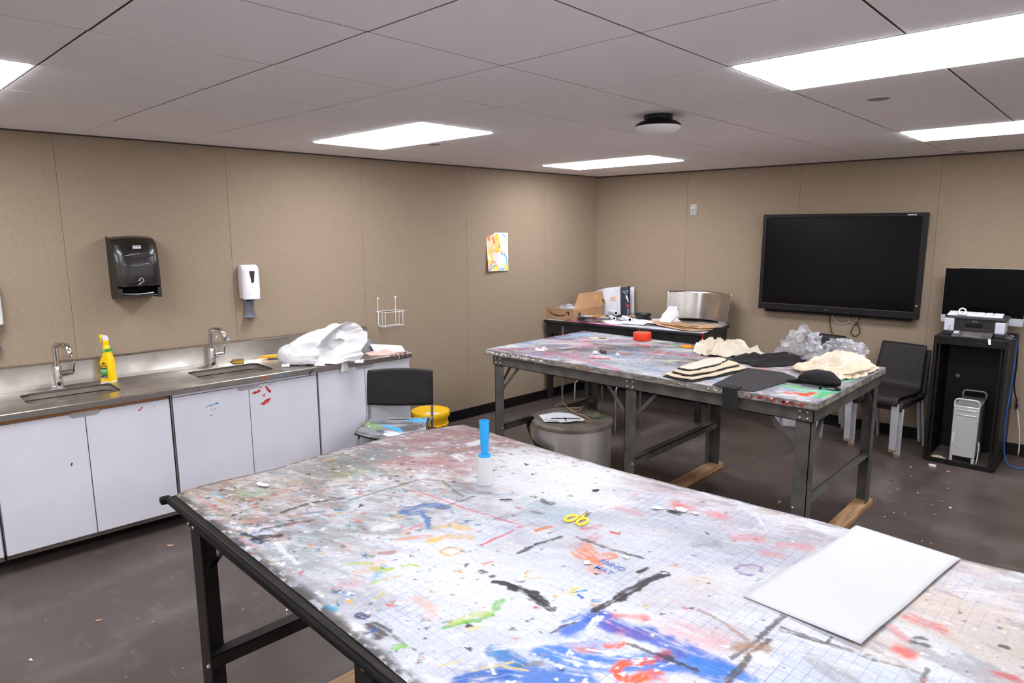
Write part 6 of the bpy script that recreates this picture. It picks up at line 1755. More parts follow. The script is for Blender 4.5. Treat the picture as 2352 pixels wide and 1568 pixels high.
for k, (o, z) in enumerate([([(1.20, 5.36), (1.45, 5.12), (1.80, 4.985), (1.93, 5.02), (2.0, 5.20), (1.80, 5.40), (1.48, 5.46)], .002), ([(1.30, 5.33), (1.50, 5.15), (1.78, 5.04), (1.86, 5.10), (1.76, 5.30), (1.50, 5.42)], .010), ([(1.70, 5.20), (1.90, 5.10), (2.01, 5.24), (2.02, 5.42), (1.84, 5.44)], .014), ([(1.62, 5.12), (1.78, 5.07), (1.84, 5.2), (1.68, 5.24)], .02)]):
    rg = [(x + 0.012 * nz(x * 20, y * 20, k), y + 0.012 * nz(x * 20, y * 20, k + 5)) for x, y in o]
    cloth_mb(rg, ZB + z, lambda x, y, r, k=k: 0.006 + 0.02 * r * max(0, nz(x * 5, y * 5, k)), 8, 4, 0.004).build('cardboard_piece', M_CARD if k % 2 else M_CARDIN, cbp, smooth=0, world=True)
ms = thing('curved_metal_sheet', 'shiny curved sheet of bare metal standing on the bench against the wall', 'metal sheet', (1.57, 5.6, ZB))
def bent(u, v):
    # the sheet bows towards the wall; its ends stand off it
    x = 1.275 + 0.655 * u + 0.03 * v * u
    wall = BY + BA * x
    off = 0.03 + 0.15 * (2 * u - 1) ** 2 - 0.012 * v + 0.0013 * math.sin(u * 23 + 0.8 * v)
    tilt = 0.0
    return (x, wall - off - 0.02 * (1 - v), ZB + 0.006 + v * 0.305)
m = MB(); m.grid(bent, 60, 14); m.build('sheet', M_STEELV, ms, smooth=70, solid=0.0012, world=True)
vb = thing('white_plastic_bag', 'crumpled white plastic bag in front of the curved metal sheet', 'plastic bag', (1.42, 5.36, ZB + 0.012))
def pbag(u, v):
    a = 2 * math.pi * u
    r = (0.075 * (1 - v) ** 1.2 + 0.035 + 0.012 * math.sin(3 * a + v * 5)) * (1 + 0.25 * nz(math.cos(a) * 2, math.sin(a) * 2, v * 5))
    return (r * math.cos(a) * (1.0 + 0.3 * v) + 0.06 * v, r * math.sin(a) * (0.7 - 0.45 * v) + 0.02 * v, 0.165 * v)
m = MB(); m.grid(pbag, 40, 24, wrap_u=True); m.build('film', mat('white_film', (216, 214, 218), (208, 206, 211), rough=0.35), vb, smooth=50, solid=0.001)

# ------------------------------------------------------------------ chairs, bucket and bin on the floor
M_SEATP = None
def seat_canvas():
    c = Canvas(-0.26, 0.26, -0.26, 0.26, 0.004, lin((132, 132, 136)))
    c.wash((86, 84, 84), 3, 9, 22, 0.2, 0.45, 0.65, 0.85)
    c.wash((190, 190, 196), 5, 6, 16, 0.1, 0.52, 0.7, 0.7)
    for col, w, al, so, pts in [((150, 150, 158), .14, .8, .8, [(-.18, .16), (0.02, .15)]), ((60, 180, 230), .10, .95, .3, [(.08, .17), (.20, .12), (.23, .16)]), ((60, 176, 226), .05, .95, .3, [(-.07, .02), (.0, -.04), (.06, -.13)]),
        ((110, 160, 70), .08, .9, .5, [(-.20, .02), (-.12, -.04)]), ((214, 224, 234), .07, .9, .5, [(-.02, -.15), (.04, -.17)]), ((70, 68, 68), .05, .8, .6, [(-.08, .06), (.05, .08), (.12, .05)]), ((74, 74, 72), .06, .8, .6, [(.10, -.08), (.20, -.04)]), ((60, 60, 60), .04, .7, .6, [(-.1, -.1), (-.06, -.14)])]:
        c.stroke(col, w, al, so, pts, seed=int(w * 900))
    c.flecks(200, P_COLS, 4, .002, .006)
    return c
def chair(name, label, loc, rz, shell_m, painted, group=None):
    t = thing(name, label, 'chair', loc, rz, group)
    M_SEATE = shell_m
    sw, sd = 0.245, 0.20          # half width, half depth; local -y is the front
    def zf(x, y):
        return 0.435 + 0.022 * (x / sw) ** 2 - 0.012 * sstep(-.06, -.2, y) * 1.0 + 0.010 * (y > 0.12) * (y - 0.12) * 10
    def outline(U, V):
        W_ = sw - 0.03 * sstep(0.0, 1.0, V)
        x = (2 * U - 1) * W_
        y = -sd - 0.045 * (1 - (2 * U - 1) ** 2) + V * (2 * sd + 0.045 * (1 - (2 * U - 1) ** 2)) - 0.02 * V * (1 - (2 * U - 1) ** 2)
        return x, y
    def sf(U, V):
        x, y = outline(U, V)
        return x, y, 0.435 + 0.022 * (x / sw) ** 2 - 0.010 * np.maximum(0, -y / sd) ** 3
    m = MB(); m.grid(lambda u, v: tuple(float(q) for q in sf(np.array(u), np.array(v))), 24, 20); m.build('seat', shell_m, t, smooth=60, solid=0.010)
    if painted:
        cvs = seat_canvas()
        painted_grid('seat_paint', cvs, lambda U, V: (sf(0.012 + 0.976 * U, 0.012 + 0.976 * V)[0], sf(0.012 + 0.976 * U, 0.012 + 0.976 * V)[1], sf(0.012 + 0.976 * U, 0.012 + 0.976 * V)[2] + 0.0062), 110, 100, vcol_mat('painted_seat', rough=0.45, noise_amt=0.15, nscale=120, bump=0.1), t)
    def bf_(u, v):
        x = (2 * u - 1) * 0.245
        arc = 1 - (2 * u - 1) ** 2
        z = 0.545 - 0.020 * arc + v * (0.255 + 0.020 * arc + 0.008 * arc)
        return (x, 0.222 + 0.045 * arc - 0.0 + 0.035 * v, z)
    m = MB(); m.grid(bf_, 26, 14); m.build('backrest', shell_m, t, smooth=60, solid=0.011)
    for sx in (-1, 1):
        x = sx * 0.235
        MB().tube([(x, 0.22, 0.0), (x, 0.228, 0.20), (x, 0.236, 0.44), (x, 0.246, 0.56), (x * 0.98, 0.284, 0.76)], 0.0095, 12).build('leg', M_GREYMETAL, t, smooth=60)
        xf = sx * 0.225
        MB().tube([(xf * 1.02, -0.205, 0.0), (xf * 1.02, -0.20, 0.20), (xf * 1.01, -0.195, 0.375), (xf, -0.185, 0.408), (xf, -0.155, 0.424), (xf, 0.0, 0.424), (xf, 0.16, 0.430), (sx * 0.235, 0.226, 0.445)], 0.0095, 12).build('leg', M_GREYMETAL, t, smooth=60)
    MB().tube([(-0.235, 0.226, 0.435), (0.235, 0.226, 0.435)], 0.008, 10).build('cross_tube', M_GREYMETAL, t, smooth=60)
    return t
CRZ = math.atan2(0.40, 0.43)      # the chairs face the front table
M_CHBLK = mat('chair_black_laminate', (22, 18, 17), (38, 33, 33), rough=0.45, spec=0.3, scale=6, detail=8, contrast=(0.4, 0.8))
M_CHRED = mat('chair_dark_red', (84, 22, 24), (66, 18, 20), rough=0.45, scale=8)
cx_, cy_ = 1.10, 2.165
chair('chair', 'black chair with a paint-smeared seat standing in front of the counter end', (cx_, cy_, 0.0), CRZ, M_CHBLK, True)
rs_ = thing('stool', 'dark red stool pushed under the black paint-smeared chair', 'stool', (cx_ + 0.12, cy_ + 0.03, 0), CRZ)
MB().prism(rrect(-0.19, 0.19, -0.19, 0.17, 0.06), 0.335, 0.408).build('seat', M_CHRED, rs_, bevel=0.012, bseg=3)
for sx in (-1, 1):
    for sy in (-1, 1):
        MB().bar((sx * 0.165, sy * 0.145 - .01, 0.0), (sx * 0.15, sy * 0.13 - .01, 0.34), 0.026, 0.026).build('leg', M_CHRED, rs_, bevel=0.004)

# yellow bucket
M_BKT = mat('bucket_yellow', (248, 196, 22), (240, 184, 14), rough=0.35, scale=3, spec=0.5)
bk = thing('bucket', 'yellow lidded plastic bucket on the floor behind the chair', 'bucket', (0.715, 2.81, 0))
MB().lathe([(0, 0.0), (0.132, 0.0), (0.134, 0.004), (0.140, 0.17), (0.1405, 0.205), (0.145, 0.207), (0.145, 0.213), (0.1415, 0.216), (0.143, 0.25), (0.149, 0.252), (0.149, 0.258), (0.143, 0.262), (0.146, 0.345), (0, 0.345)], 56).build('pail', M_BKT, bk, smooth=35)
MB().lathe([(0.150, 0.318), (0.158, 0.318), (0.160, 0.324), (0.160, 0.356), (0.156, 0.362), (0.146, 0.362), (0.143, 0.356), (0.0, 0.355)], 56, cap=False).build('lid', M_BKT, bk, smooth=35)
MB().tube([(-0.02, -0.150, 0.30), (-0.05, -0.165, 0.24), (-0.06, -0.172, 0.17), (-0.03, -0.18, 0.12), (0.05, -0.172, 0.10), (0.12, -0.12, 0.12)], 0.005, 8).build('handle', M_BKT, bk, smooth=60)
MB().box(-0.02, 0.09, -0.10, -0.05, 0.3552, 0.3562, RZ(math.radians(38))).build('label', M_PAPER, bk)

# steel bin with a swing band
M_CAN = mat('can_brushed_steel', (236, 232, 228), (222, 217, 212), rough=0.3, metal=0.85, scale=3, detail=6, stretch=(1, 1, 0.05))
tc_ = thing('trash_can', 'round brushed steel trash can with scraps on its flat lid, between the two tables', 'trash can', (2.253, 2.735, 0))
MB().lathe([(0, 0.0), (0.255, 0.0), (0.262, 0.01), (0.262, 0.585), (0.257, 0.59), (0, 0.59)], 72).build('drum', M_CAN, tc_, smooth=35)
MB().lathe([(0.263, 0.575), (0.273, 0.578), (0.275, 0.592), (0.273, 0.604), (0.262, 0.608), (0.0, 0.606)], 72, cap=False).build('lid', mat('dusty_lid', (128, 118, 109), (80, 71, 64), rough=0.4, metal=0.4, scale=6, detail=9, rough2=0.7), tc_, smooth=35)
MB().lathe([(0.264, 0.0), (0.268, 0.0), (0.268, 0.05), (0.264, 0.05)], 64, cap=False).build('base_ring', M_BLACKMATT, tc_)
BPT = [Vector(p) for p in ((2.135, 2.475, .650), (2.095, 2.485, .622), (2.072, 2.492, .590), (2.085, 2.486, .55), (2.136, 2.459, .518), (2.197, 2.44, .495), (2.26, 2.435, .481), (2.312, 2.441, .472))]
def band(u, v):
    k = u * (len(BPT) - 1); i = min(int(k), len(BPT) - 2); p = BPT[i].lerp(BPT[i + 1], k - i)
    w_ = 0.014 + 0.05 * u
    o_ = Vector((2.253, 2.735, p.z)) - p; o_.normalize()
    q = p + o_ * (0.02 * v) - Vector((0, 0, w_ * v))
    return (q.x, q.y, q.z)
m = MB(); m.grid(band, 40, 6); m.build('swing_band', M_BLACK, tc_, smooth=60, solid=0.004, world=True)
pl = cloth_mb([(2.07, 2.62), (2.20, 2.52), (2.32, 2.60), (2.37, 2.73), (2.20, 2.80), (2.10, 2.72)], 0.609, lambda x, y, r: 0.002 + 0.01 * abs(nz(x * 10, y * 10, 3)), 8, 4, 0.0015).build('paper_sheet', mat('dull_paper', (206, 206, 210), (192, 192, 197), rough=0.7), smooth=60)
tag(pl, 'greyish paper sheet lying on the trash can lid', 'paper')
M_WIREB = mat('tan_wire', (150, 122, 92), (128, 104, 78), rough=0.5)
wl = MB(); wl.tube([(2.03, 2.84, .625), (2.07, 2.87, .65), (2.15, 2.83, .635), (2.23, 2.80, .62), (2.30, 2.80, .618), (2.37, 2.77, .617), (2.43, 2.72, .615), (2.36, 2.68, .616), (2.29, 2.65, .615)], 0.0035, 6)
tag(wl.build('loose_wire', M_WIREB, smooth=60), 'bent tan wire curling across the trash can lid', 'wire')
wl = MB(); wl.tube([(2.17 + 0.05 * math.cos(a), 2.87 + 0.035 * math.sin(a), 0.625 + 0.006 * math.sin(2 * a)) for a in [k * 0.35 for k in range(18)]], 0.003, 6, True)
tag(wl.build('wire_loop', M_WIREB, smooth=60), 'round loop of wire at the back of the trash can lid', 'wire')
for k, (a, b) in enumerate([((2.19, 2.60, .618), (2.34, 2.72, .622)), ((2.24, 2.68, .617), (2.30, 2.62, .618)), ((2.17, 2.55, .616), (2.27, 2.58, .617)), ((2.30, 2.58, .615), (2.40, 2.69, .616))]):
    tag(MB().bar(a, b, 0.006, 0.004).build('dark_stick', M_BLACKMATT), ['long dark twig lying diagonally on the bin paper', 'short dark twig crossing the long one on the bin paper', 'dark twig near the front of the bin lid', 'brown twig at the right front of the bin lid'][k], 'stick')
mo = cloth_mb(ragged(2.36, 2.84, .045, .03, 10, .3, 8), 0.609, fold(.035, 50, 40, 60, 4, .01), 8, 3).build('green_scrap', mat('green_scrap', (86, 96, 60), (60, 66, 44), rough=0.9), smooth=0)
tag(mo, 'mossy green scrap at the back right of the trash can lid', 'scrap')

# moulded shell chairs in stacks by the wall display
M_SHELL = mat('moulded_shell', (44, 39, 40), (37, 33, 34), rough=0.5, spec=0.3, scale=30, bump=0.15, bscale=200)
M_LEGW = mat('pale_alloy_leg', (176, 175, 179), (160, 159, 163), rough=0.4, scale=9)
M_LEGTIP = mat('worn_leg_tip', (150, 130, 90), (120, 100, 70), rough=0.7)
def shell_chair(label, loc, rz, group):
    t = thing('shell_chair', label, 'chair', loc, rz, group)
    pr = [(-0.245, 0.385), (-0.247, 0.41), (-0.238, 0.437), (-0.21, 0.452), (-0.15, 0.455), (-0.05, 0.448), (0.06, 0.446), (0.13, 0.452), (0.165, 0.475), (0.18, 0.51), (0.20, 0.60), (0.225, 0.70), (0.255, 0.82)]
    def f(u, v):
        k = v * (len(pr) - 1); i = min(int(k), len(pr) - 2); q = k - i
        y = pr[i][0] * (1 - q) + pr[i + 1][0] * q; z = pr[i][1] * (1 - q) + pr[i + 1][1] * q
        w = 0.205 - 0.028 * max(0, (v - 0.62) / 0.38)
        x = (2 * u - 1) * w
        e = abs(2 * u - 1)
        return (x, y - 0.012 * (1 - e ** 2) * (0 if v < 0.6 else -1), z - (0.006 * (1 - e ** 2) if v < 0.6 else 0))
    m = MB(); m.grid(f, 14, 40); m.build('shell', M_SHELL, t, smooth=60, solid=0.014)
    for sx in (-1, 1):
        lf = MB(); x = sx * 0.185
        lf.add([(x - .024, -0.235, .02), (x + .024, -0.235, .02), (x + .024, -0.222, .02), (x - .024, -0.222, .02), (x - .028, -0.242, .40), (x + .028, -0.242, .40), (x + .028, -0.226, .40), (x - .028, -0.226, .40)],
               [(3, 2, 1, 0), (4, 5, 6, 7), (0, 1, 5, 4), (1, 2, 6, 5), (2, 3, 7, 6), (3, 0, 4, 7)])
        l1 = lf.build('leg', M_LEGW, t, bevel=0.002)
        MB().box(x - .023, x + .023, -0.236, -0.221, 0, .022).build('foot', M_LEGTIP, l1)
        lb = MB().bar((sx * 0.19, 0.245, .02), (sx * 0.185, 0.155, .45), 0.020, 0.026).build('leg', M_LEGW, t, bevel=0.002)
        MB().box(sx * .19 - .010, sx * .19 + .010, 0.232, 0.257, 0, .022).build('foot', M_LEGTIP, lb)
        MB().bar((sx * 0.19, -0.23, 0.40), (sx * 0.188, 0.16, 0.438), 0.018, 0.022).build('seat_rail', M_SHELL, t, bevel=0.002)
    return t
G1 = 'dark shell chairs with pale legs stacked by the wall display'
ang = math.atan2(5.273 - 5.332, 3.583 - 3.269)
s1 = shell_chair('lower dark shell chair of the stack beside the black rack', (3.455, 5.53, 0), ang, G1)
c = copy_tree(s1); c.matrix_basis = TR(3.425, 5.50, 0.042) @ RZ(ang); c['label'] = 'upper dark shell chair of the stack beside the black rack'
c = copy_tree(s1); c.matrix_basis = TR(2.80, 5.60, 0) @ RZ(math.radians(-5)); c['label'] = 'lower dark shell chair half hidden behind the clear plastic'
c = copy_tree(s1); c.matrix_basis = TR(2.785, 5.575, 0.042) @ RZ(math.radians(-5)); c['label'] = 'upper dark shell chair half hidden behind the clear plastic'
uc = thing('chair', 'dark seated chair with thin metal legs pushed under the back edge of the second table', 'chair', (1.32, 4.47, 0))
MB().prism(rrect(-0.22, 0.22, -0.21, 0.20, 0.05), 0.425, 0.45).build('seat', M_SHELL, uc, bevel=0.008)
MB().grid(lambda u, v: (-0.21 + 0.42 * u, 0.215 + 0.03 * v + 0.02 * (1 - (2 * u - 1) ** 2), 0.58 + 0.22 * v), 14, 8).build('backrest', M_SHELL, uc, smooth=60, solid=0.012)
for sx in (-1, 1):
    MB().tube([(sx * .235, -.205, 0), (sx * .23, -.20, .40), (sx * .22, -.17, .423), (sx * .22, .20, .423)], .0095, 10).build('leg', M_GREYMETAL, uc, smooth=60)
    MB().tube([(sx * .22, .23, 0), (sx * .22, .215, .42), (sx * .21, .235, .60), (sx * .20, .262, .76)], .0095, 10).build('leg', M_GREYMETAL, uc, smooth=60)
po = thing('metal_pole', 'thin pale metal pole standing before the corner bench', 'pole', (0.66, 4.61, 0))
MB().lathe([(0.0, 0.0), (0.013, 0.0), (0.013, 0.02), (0.010, 0.022), (0.010, 0.86), (0, 0.862)], 16).build('tube', M_GREYMETAL, po)
MB().lathe([(0.0, -0.0), (0.016, 0.0), (0.016, 0.018), (0.0, 0.018)], 16).build('foot', M_WHITE, po)

cb_ = thing('small_carton', 'small white and brown carton with a blue stripe on the floor by the wall', 'carton', (2.61, 5.60, 0), math.radians(24))
MB().box(-0.06, 0.05, -0.045, 0.05, 0, 0.075).build('body', M_WHITE, cb_, bevel=0.002)
MB().box(0.05, 0.088, -0.045, 0.05, 0, 0.075).build('brown_end', M_CARD, cb_, bevel=0.002)
MB().box(0.088, 0.12, -0.045, 0.05, 0, 0.070).build('blue_stripe', mat('carton_blue', (36, 96, 180), rough=0.5), cb_, bevel=0.002)

# ------------------------------------------------------------------ wall display, switch, cables
tv = thing('wall_display', 'large black flat screen mounted on the back wall', 'screen')
TW, TH, TD = 1.358, 0.895, 0.09
tv.matrix_basis = MBK @ TR(2.872, 0, 1.510) @ Matrix.Rotation(math.radians(0.3), 4, 'Y')
M_BEZ = mat('display_bezel', (28, 24, 25), (23, 20, 21), rough=0.45, spec=0.25, scale=10)
M_SCR = mat('dark_screen', (5, 3, 3), (6, 4, 4), rough=0.2, scale=3, spec=0.18)
a, b = TW / 2, TH / 2
MXZ = lambda y0=0.0: Matrix(((1, 0, 0, 0), (0, 0, -1, y0), (0, 1, 0, 0), (0, 0, 0, 1)))
MB().box(-a + .03, a - .03, -0.055, -0.012, -b + .03, b - .03).build('back_case', M_BLACKMATT, tv)
MB(MXZ()).prism([(-a, -b), (a, -b), (a, b), (-a, b)], 0.05, TD, holes=[[(-a + .036, -b + .062), (a - .046, -b + .062), (a - .046, b - .034), (-a + .036, b - .034)]]).build('bezel', M_BEZ, tv, smooth=0, bevel=0.005)
MB().box(-a + .03, a - .04, -0.078, -0.06, -b + .055, b - .028).build('screen_glass', M_SCR, tv, smooth=0)
MB().box(-a + .036, a - .046, -0.0925, -0.088, -b + .056, -b + .062).build('bezel_lip', mat('bezel_lip', (70, 63, 66), rough=0.35), tv)
MB().box(-a + .06, a - .06, -0.075, -0.02, -b - .020, -b + .002).build('speaker_bar', M_BLACKMATT, tv, bevel=0.004)
MB().box(-0.22, 0.22, -0.014, 0.0, -0.2, 0.2).build('mount', M_BLACKMATT, tv)
MB().box(a - .155, a - .088, -0.0915, -0.0895, b - .022, b - .012).build('badge', mat('badge_pale', (190, 190, 194), rough=0.5), tv)
MB(TR(a - .026, -0.0905, -b + .115) @ Matrix.Rotation(math.pi / 2, 4, 'X')).lathe([(0, 0), (.005, 0), (.004, .002), (0, .0025)], 12).build('power_light', emit_mat('red_led', (1, 0.05, 0.03), 1.5), tv)
text('lettering', 'lcd', 0.022, mat('bezel_print', (120, 116, 118), rough=0.5), tv, MFX(-0.06, -0.0905, -b + .030), extrude=0.0003)
sw = thing('wall_switch', 'small grey wall plate with a white sensor on the back wall', 'wall plate')
sw.matrix_basis = MBK @ TR(1.446, 0, 2.027)
MB().box(-.036, .036, -0.005, 0, -.057, .057).build('plate', mat('plate_grey', (168, 162, 158), rough=0.45, metal=0.2), sw, bevel=0.002)
MB().box(-.017, .021, -0.016, -0.004, -.012, .028).build('sensor', mat('sensor_white', (204, 208, 216), rough=0.4), sw, bevel=0.003)
MB().box(-.006, .010, -0.018, -0.015, -.010, .012).build('sensor_eye', mat('sensor_eye', (120, 126, 140), rough=0.3), sw)
for z in (-.045, .045): MB(TR(0, -0.005, z) @ Matrix.Rotation(math.pi / 2, 4, 'X')).lathe([(0, 0), (.004, 0), (.003, .0015), (0, .002)], 10).build('screw', M_BOLT, sw)

def cable(name, label, pts, r, m, world=None, n=60):
    P = [Vector(p) for p in pts]
    # Catmull-Rom
    out = []
    for i in range(len(P) - 1):
        p0, p1, p2, p3 = P[max(i - 1, 0)], P[i], P[i + 1], P[min(i + 2, len(P) - 1)]
        for k in range(8):
            t = k / 8
            out.append(0.5 * ((2 * p1) + (p2 - p0) * t + (2 * p0 - 5 * p1 + 4 * p2 - p3) * t * t + (3 * p1 - p0 - 3 * p2 + p3) * t ** 3))
    out.append(P[-1])
    o = MB(world).tube(out, r, 7).build(name, m, smooth=60)
    return tag(o, label, 'cable')
M_CABB = mat('black_cable', (38, 32, 30), rough=0.5)
M_CABW = mat('pale_cable', (206, 198, 186), rough=0.5)
M_CABU = mat('blue_cable', (30, 96, 176), rough=0.45)
X_ = lambda x, z, d=0.012: (x, -d, z)
cable('cable', 'straight dark cable hanging down the wall below the display', [X_(2.822, 1.06), X_(2.83, 0.98), X_(2.85, 0.90), X_(2.868, 0.84)], 0.004, M_CABB, MBK)
cable('cable', 'thin pale cable drooping sideways below the display', [X_(2.84, 1.045), X_(2.88, 0.99), X_(2.935, 0.962), X_(2.99, 0.985), X_(3.03, 0.99), X_(3.06, 1.02)], 0.003, M_CABW, MBK)
cable('cable', 'short pale cable tied above the dark cable loop', [X_(2.985, 1.04), X_(2.99, 1.0), X_(3.03, 0.975), X_(3.055, 0.995), X_(3.07, 1.045)], 0.003, M_CABW, MBK)
cable('cable', 'dark cable loop hanging below the display', [X_(3.08, 1.05), X_(3.06, 0.99), X_(3.03, 0.94), X_(3.018, 0.89), X_(3.05, 0.862), X_(3.085, 0.885), X_(3.085, 0.935), X_(3.06, 0.975), X_(3.045, 0.99)], 0.0045, M_CABB, MBK)

# ------------------------------------------------------------------ black equipment rack with its contents
RX0, RX1, RY0, RY1, RH = 3.763, 4.236, 5.338, 5.865, 1.005
rk = thing('equipment_rack', 'black open-fronted equipment rack on the floor beside the stacked chairs', 'rack', ((RX0 + RX1) / 2, (RY0 + RY1) / 2, 0))
M_RK = mat('rack_black', (18, 15, 14), (26, 22, 20), rough=0.45, spec=0.25, scale=12, detail=7)
M_RKIN = mat('rack_inside', (14, 12, 12), (20, 17, 17), rough=0.6)
L_ = lambda x0, x1, y0, y1, z0, z1: MB().box(x0, x1, y0, y1, z0, z1)
L_(RX0, RX0 + .022, RY0, RY1, 0.012, RH).build('side_panel', M_RK, rk, bevel=0.003, world=True)
L_(RX1 - .022, RX1, RY0, RY1, 0.012, RH).build('side_panel', M_RK, rk, bevel=0.003, world=True)
L_(RX0 + .02, RX1 - .02, RY0 + .004, RY1, RH - .03, RH - .0005).build('top_panel', M_RK, rk, bevel=0.002, world=True)
L_(RX0 + .02, RX1 - .02, RY0 + .004, RY0 + .03, RH - .06, RH - .03).build('top_rail', M_RK, rk, bevel=0.002, world=True)
L_(RX0 + .02, RX1 - .02, RY1 - .012, RY1, 0.02, RH - .03).build('back_panel', M_RKIN, rk, world=True)
L_(RX0 + .02, RX1 - .02, RY0 + .004, RY1 - .01, 0.0, 0.024).build('floor_panel', M_RK, rk, world=True)
L_(RX0 + .02, RX1 - .02, RY0, RY0 + .016, 0.004, 0.038).build('bottom_rail', M_RK, rk, bevel=0.002, world=True)
m = MB()
for k in range(11): m.box(RX0 + .04, RX1 - .04, RY0 + .03 + .04 * k, RY0 + .05 + .04 * k, 0.024, 0.0285)
stuff(m.build('vent_bars', mat('vent_grey', (92, 84, 80), (78, 70, 66), rough=0.5), rk, smooth=0, world=True))
for x in (RX0 + .034, RX1 - .046):
    m = MB(); m.box(x, x + .012, RY0 + .022, RY0 + .03, 0.03, RH - .06); m.build('rack_rail', M_RK, rk, world=True)
for z in (0.14, 0.19): MB().bar((RX0 + .03, RY0 + .05, z), (RX0 + .03, RY1 - .05, z + .01), 0.012, 0.014).build('side_runner', M_RK, rk, world=True)
MB(TR(3.86, RY1 - .016, 0.62) @ Matrix.Rotation(math.pi / 2, 4, 'X')).lathe([(0, 0), (.016, 0), (.016, .012), (0, .014)], 16).build('lock', M_GREYMETAL, rk, world=True)

# aluminium computer tower
M_ALU = mat('perforated_aluminium', (186, 184, 184), (160, 158, 158), rough=0.5, metal=0.15, scale=420, detail=1, contrast=(0.45, 0.55))
M_ALUS = mat('aluminium', (196, 194, 194), (186, 184, 184), rough=0.4, metal=0.35, scale=8)
pc_ = thing('computer_tower', 'silver aluminium computer tower with top handles standing inside the rack', 'computer', (4.010, 5.575, 0.029), math.radians(2))
hw, d0, d1 = 0.083, -0.205, 0.205
MB().box(-hw, hw, d0, d1, 0.045, 0.445).build('case', M_ALUS, pc_, bevel=0.006)
MB().box(-hw + .006, hw - .006, d0 - .003, d0 + .004, 0.05, 0.44).build('front_grille', M_ALU, pc_)
for z in (0.37, 0.41): MB().box(-hw + .014, hw - .014, d0 - .006, d0, z, z + .010).build('drive_slot', mat('slot_pale', (214, 212, 212), rough=0.3, metal=0.6), pc_, bevel=0.002)
def hnd(y, zt_, zb_, sgn):
    m = MB(); m.tube([(-hw + .004, y, zb_), (-hw + .004, y, zt_ - sgn * .022), (-hw + .012, y, zt_ - sgn * .006), (-hw + .026, y, zt_), (hw - .026, y, zt_), (hw - .012, y, zt_ - sgn * .006), (hw - .004, y, zt_ - sgn * .022), (hw - .004, y, zb_)], 0.0075, 8)
    m.build('handle', M_ALUS, pc_, smooth=60)
hnd(d0 + .01, 0.497, 0.44, 1); hnd(d1 - .012, 0.497, 0.44, 1)
for y in (d0 + .012, d1 - .012):
    for sx in (-1, 1): MB().box(sx * (hw - .012) - .01, sx * (hw - .012) + .01, y - .012, y + .012, 0.0, 0.046).build('foot', M_ALUS, pc_, bevel=0.003)
MB().box(-hw + .02, hw - .02, d0 + .002, d0 + .012, 0.03, 0.046).build('lower_lip', M_BLACK, pc_)
m = MB()
for k in range(6): m.box(-hw + .010, -hw + .022, d0 - .0055, d0 - .002, 0.155 + .014 * k, 0.164 + .014 * k)
m.build('port_strip', mat('port_pale', (216, 214, 214), rough=0.4), pc_)
cable('cable', 'pale cable beside the computer tower in the rack', [(4.108, 5.42, 0.20), (4.116, 5.40, 0.17), (4.116, 5.39, 0.10), (4.112, 5.38, 0.04), (4.11, 5.40, 0.033)], 0.0045, M_CABW)
pr_ = cloth_mb([(3.81, 5.37), (3.87, 5.36), (3.915, 5.38), (3.88, 5.42), (3.82, 5.42)], 0.029, fold(.012, 60, 40, 60, 3, .005), 8, 3).build('paper_scrap', mat('tan_scrap', (176, 154, 130), rough=0.8), smooth=0)
tag(pr_, 'crumpled tan paper scrap on the rack floor left of the tower', 'scrap')

# printer on the rack
pn = thing('printer', 'silver and black inkjet printer with open tray on top of the rack', 'printer', (3.99, 5.57, RH), math.radians(1.5))
M_PRS = mat('printer_silver', (196, 198, 208), (186, 188, 198), rough=0.4, scale=8)
M_PRB = mat('printer_black', (30, 26, 27), (38, 33, 33), rough=0.35, scale=8)
pw = 0.192
MB().box(-pw, pw, -0.085, 0.13, 0.012, 0.135).build('body', M_PRB, pn, bevel=0.012, bseg=3)
MB().box(-pw - .004, -pw + .062, -0.105, 0.06, 0.030, 0.132).build('left_front', M_PRS, pn, bevel=0.008, bseg=3)
MB().box(pw - .062, pw + .002, -0.105, 0.06, 0.030, 0.118).build('right_front', M_PRS, pn, bevel=0.008, bseg=3)
MB().box(-pw - .002, -pw + .058, -0.103, 0.06, 0.0, 0.030).build('left_base', M_PRB, pn, bevel=0.004)
MB().box(pw - .066, pw, -0.103, 0.06, 0.0, 0.030).build('right_base', M_PRB, pn, bevel=0.004)
MB().prism(rrect(-pw - .006, pw + .012, -0.105, 0.135, .03), 0.132, 0.152).build('scanner_lid', mat('printer_lid', (72, 68, 72), (62, 58, 62), rough=0.35), pn, bevel=0.004)
MB().box(-0.13, 0.125, -0.089, -0.083, 0.075, 0.128).build('control_front', M_PRB, pn)
MB().box(-0.055, 0.05, -0.098, -0.08, 0.070, 0.098).build('paper_gate', M_BLACKMATT, pn, bevel=0.004)
m = MB()
for k in range(9): m.box(-0.055 + .014 * k, -0.049 + .014 * k, -0.0865, -0.084, 0.052, 0.058)
m.build('roller_teeth', mat('roller_brown', (120, 92, 78), rough=0.5), pn)
MB(TR(0, -0.09, 0.028) @ Matrix.Rotation(math.radians(11), 4, 'X')).box(-0.125, 0.125, -0.135, 0.0, 0.0, 0.006).build('output_tray', mat('tray_dusty', (96, 92, 92), (70, 66, 66), rough=0.5, scale=30), pn, bevel=0.002)
MB(TR(0, -0.09, 0.034) @ Matrix.Rotation(math.radians(11), 4, 'X')).box(-0.122, -0.088, -0.07, -0.01, 0.0, 0.003).build('tray_label', M_PRS, pn)
MB(TR(0, -0.09, 0.034) @ Matrix.Rotation(math.radians(11), 4, 'X')).box(-0.052, 0.066, -0.13, -0.02, 0.0, 0.003).build('tray_extension', mat('tray_ext', (112, 108, 108), (90, 86, 86), rough=0.5), pn)
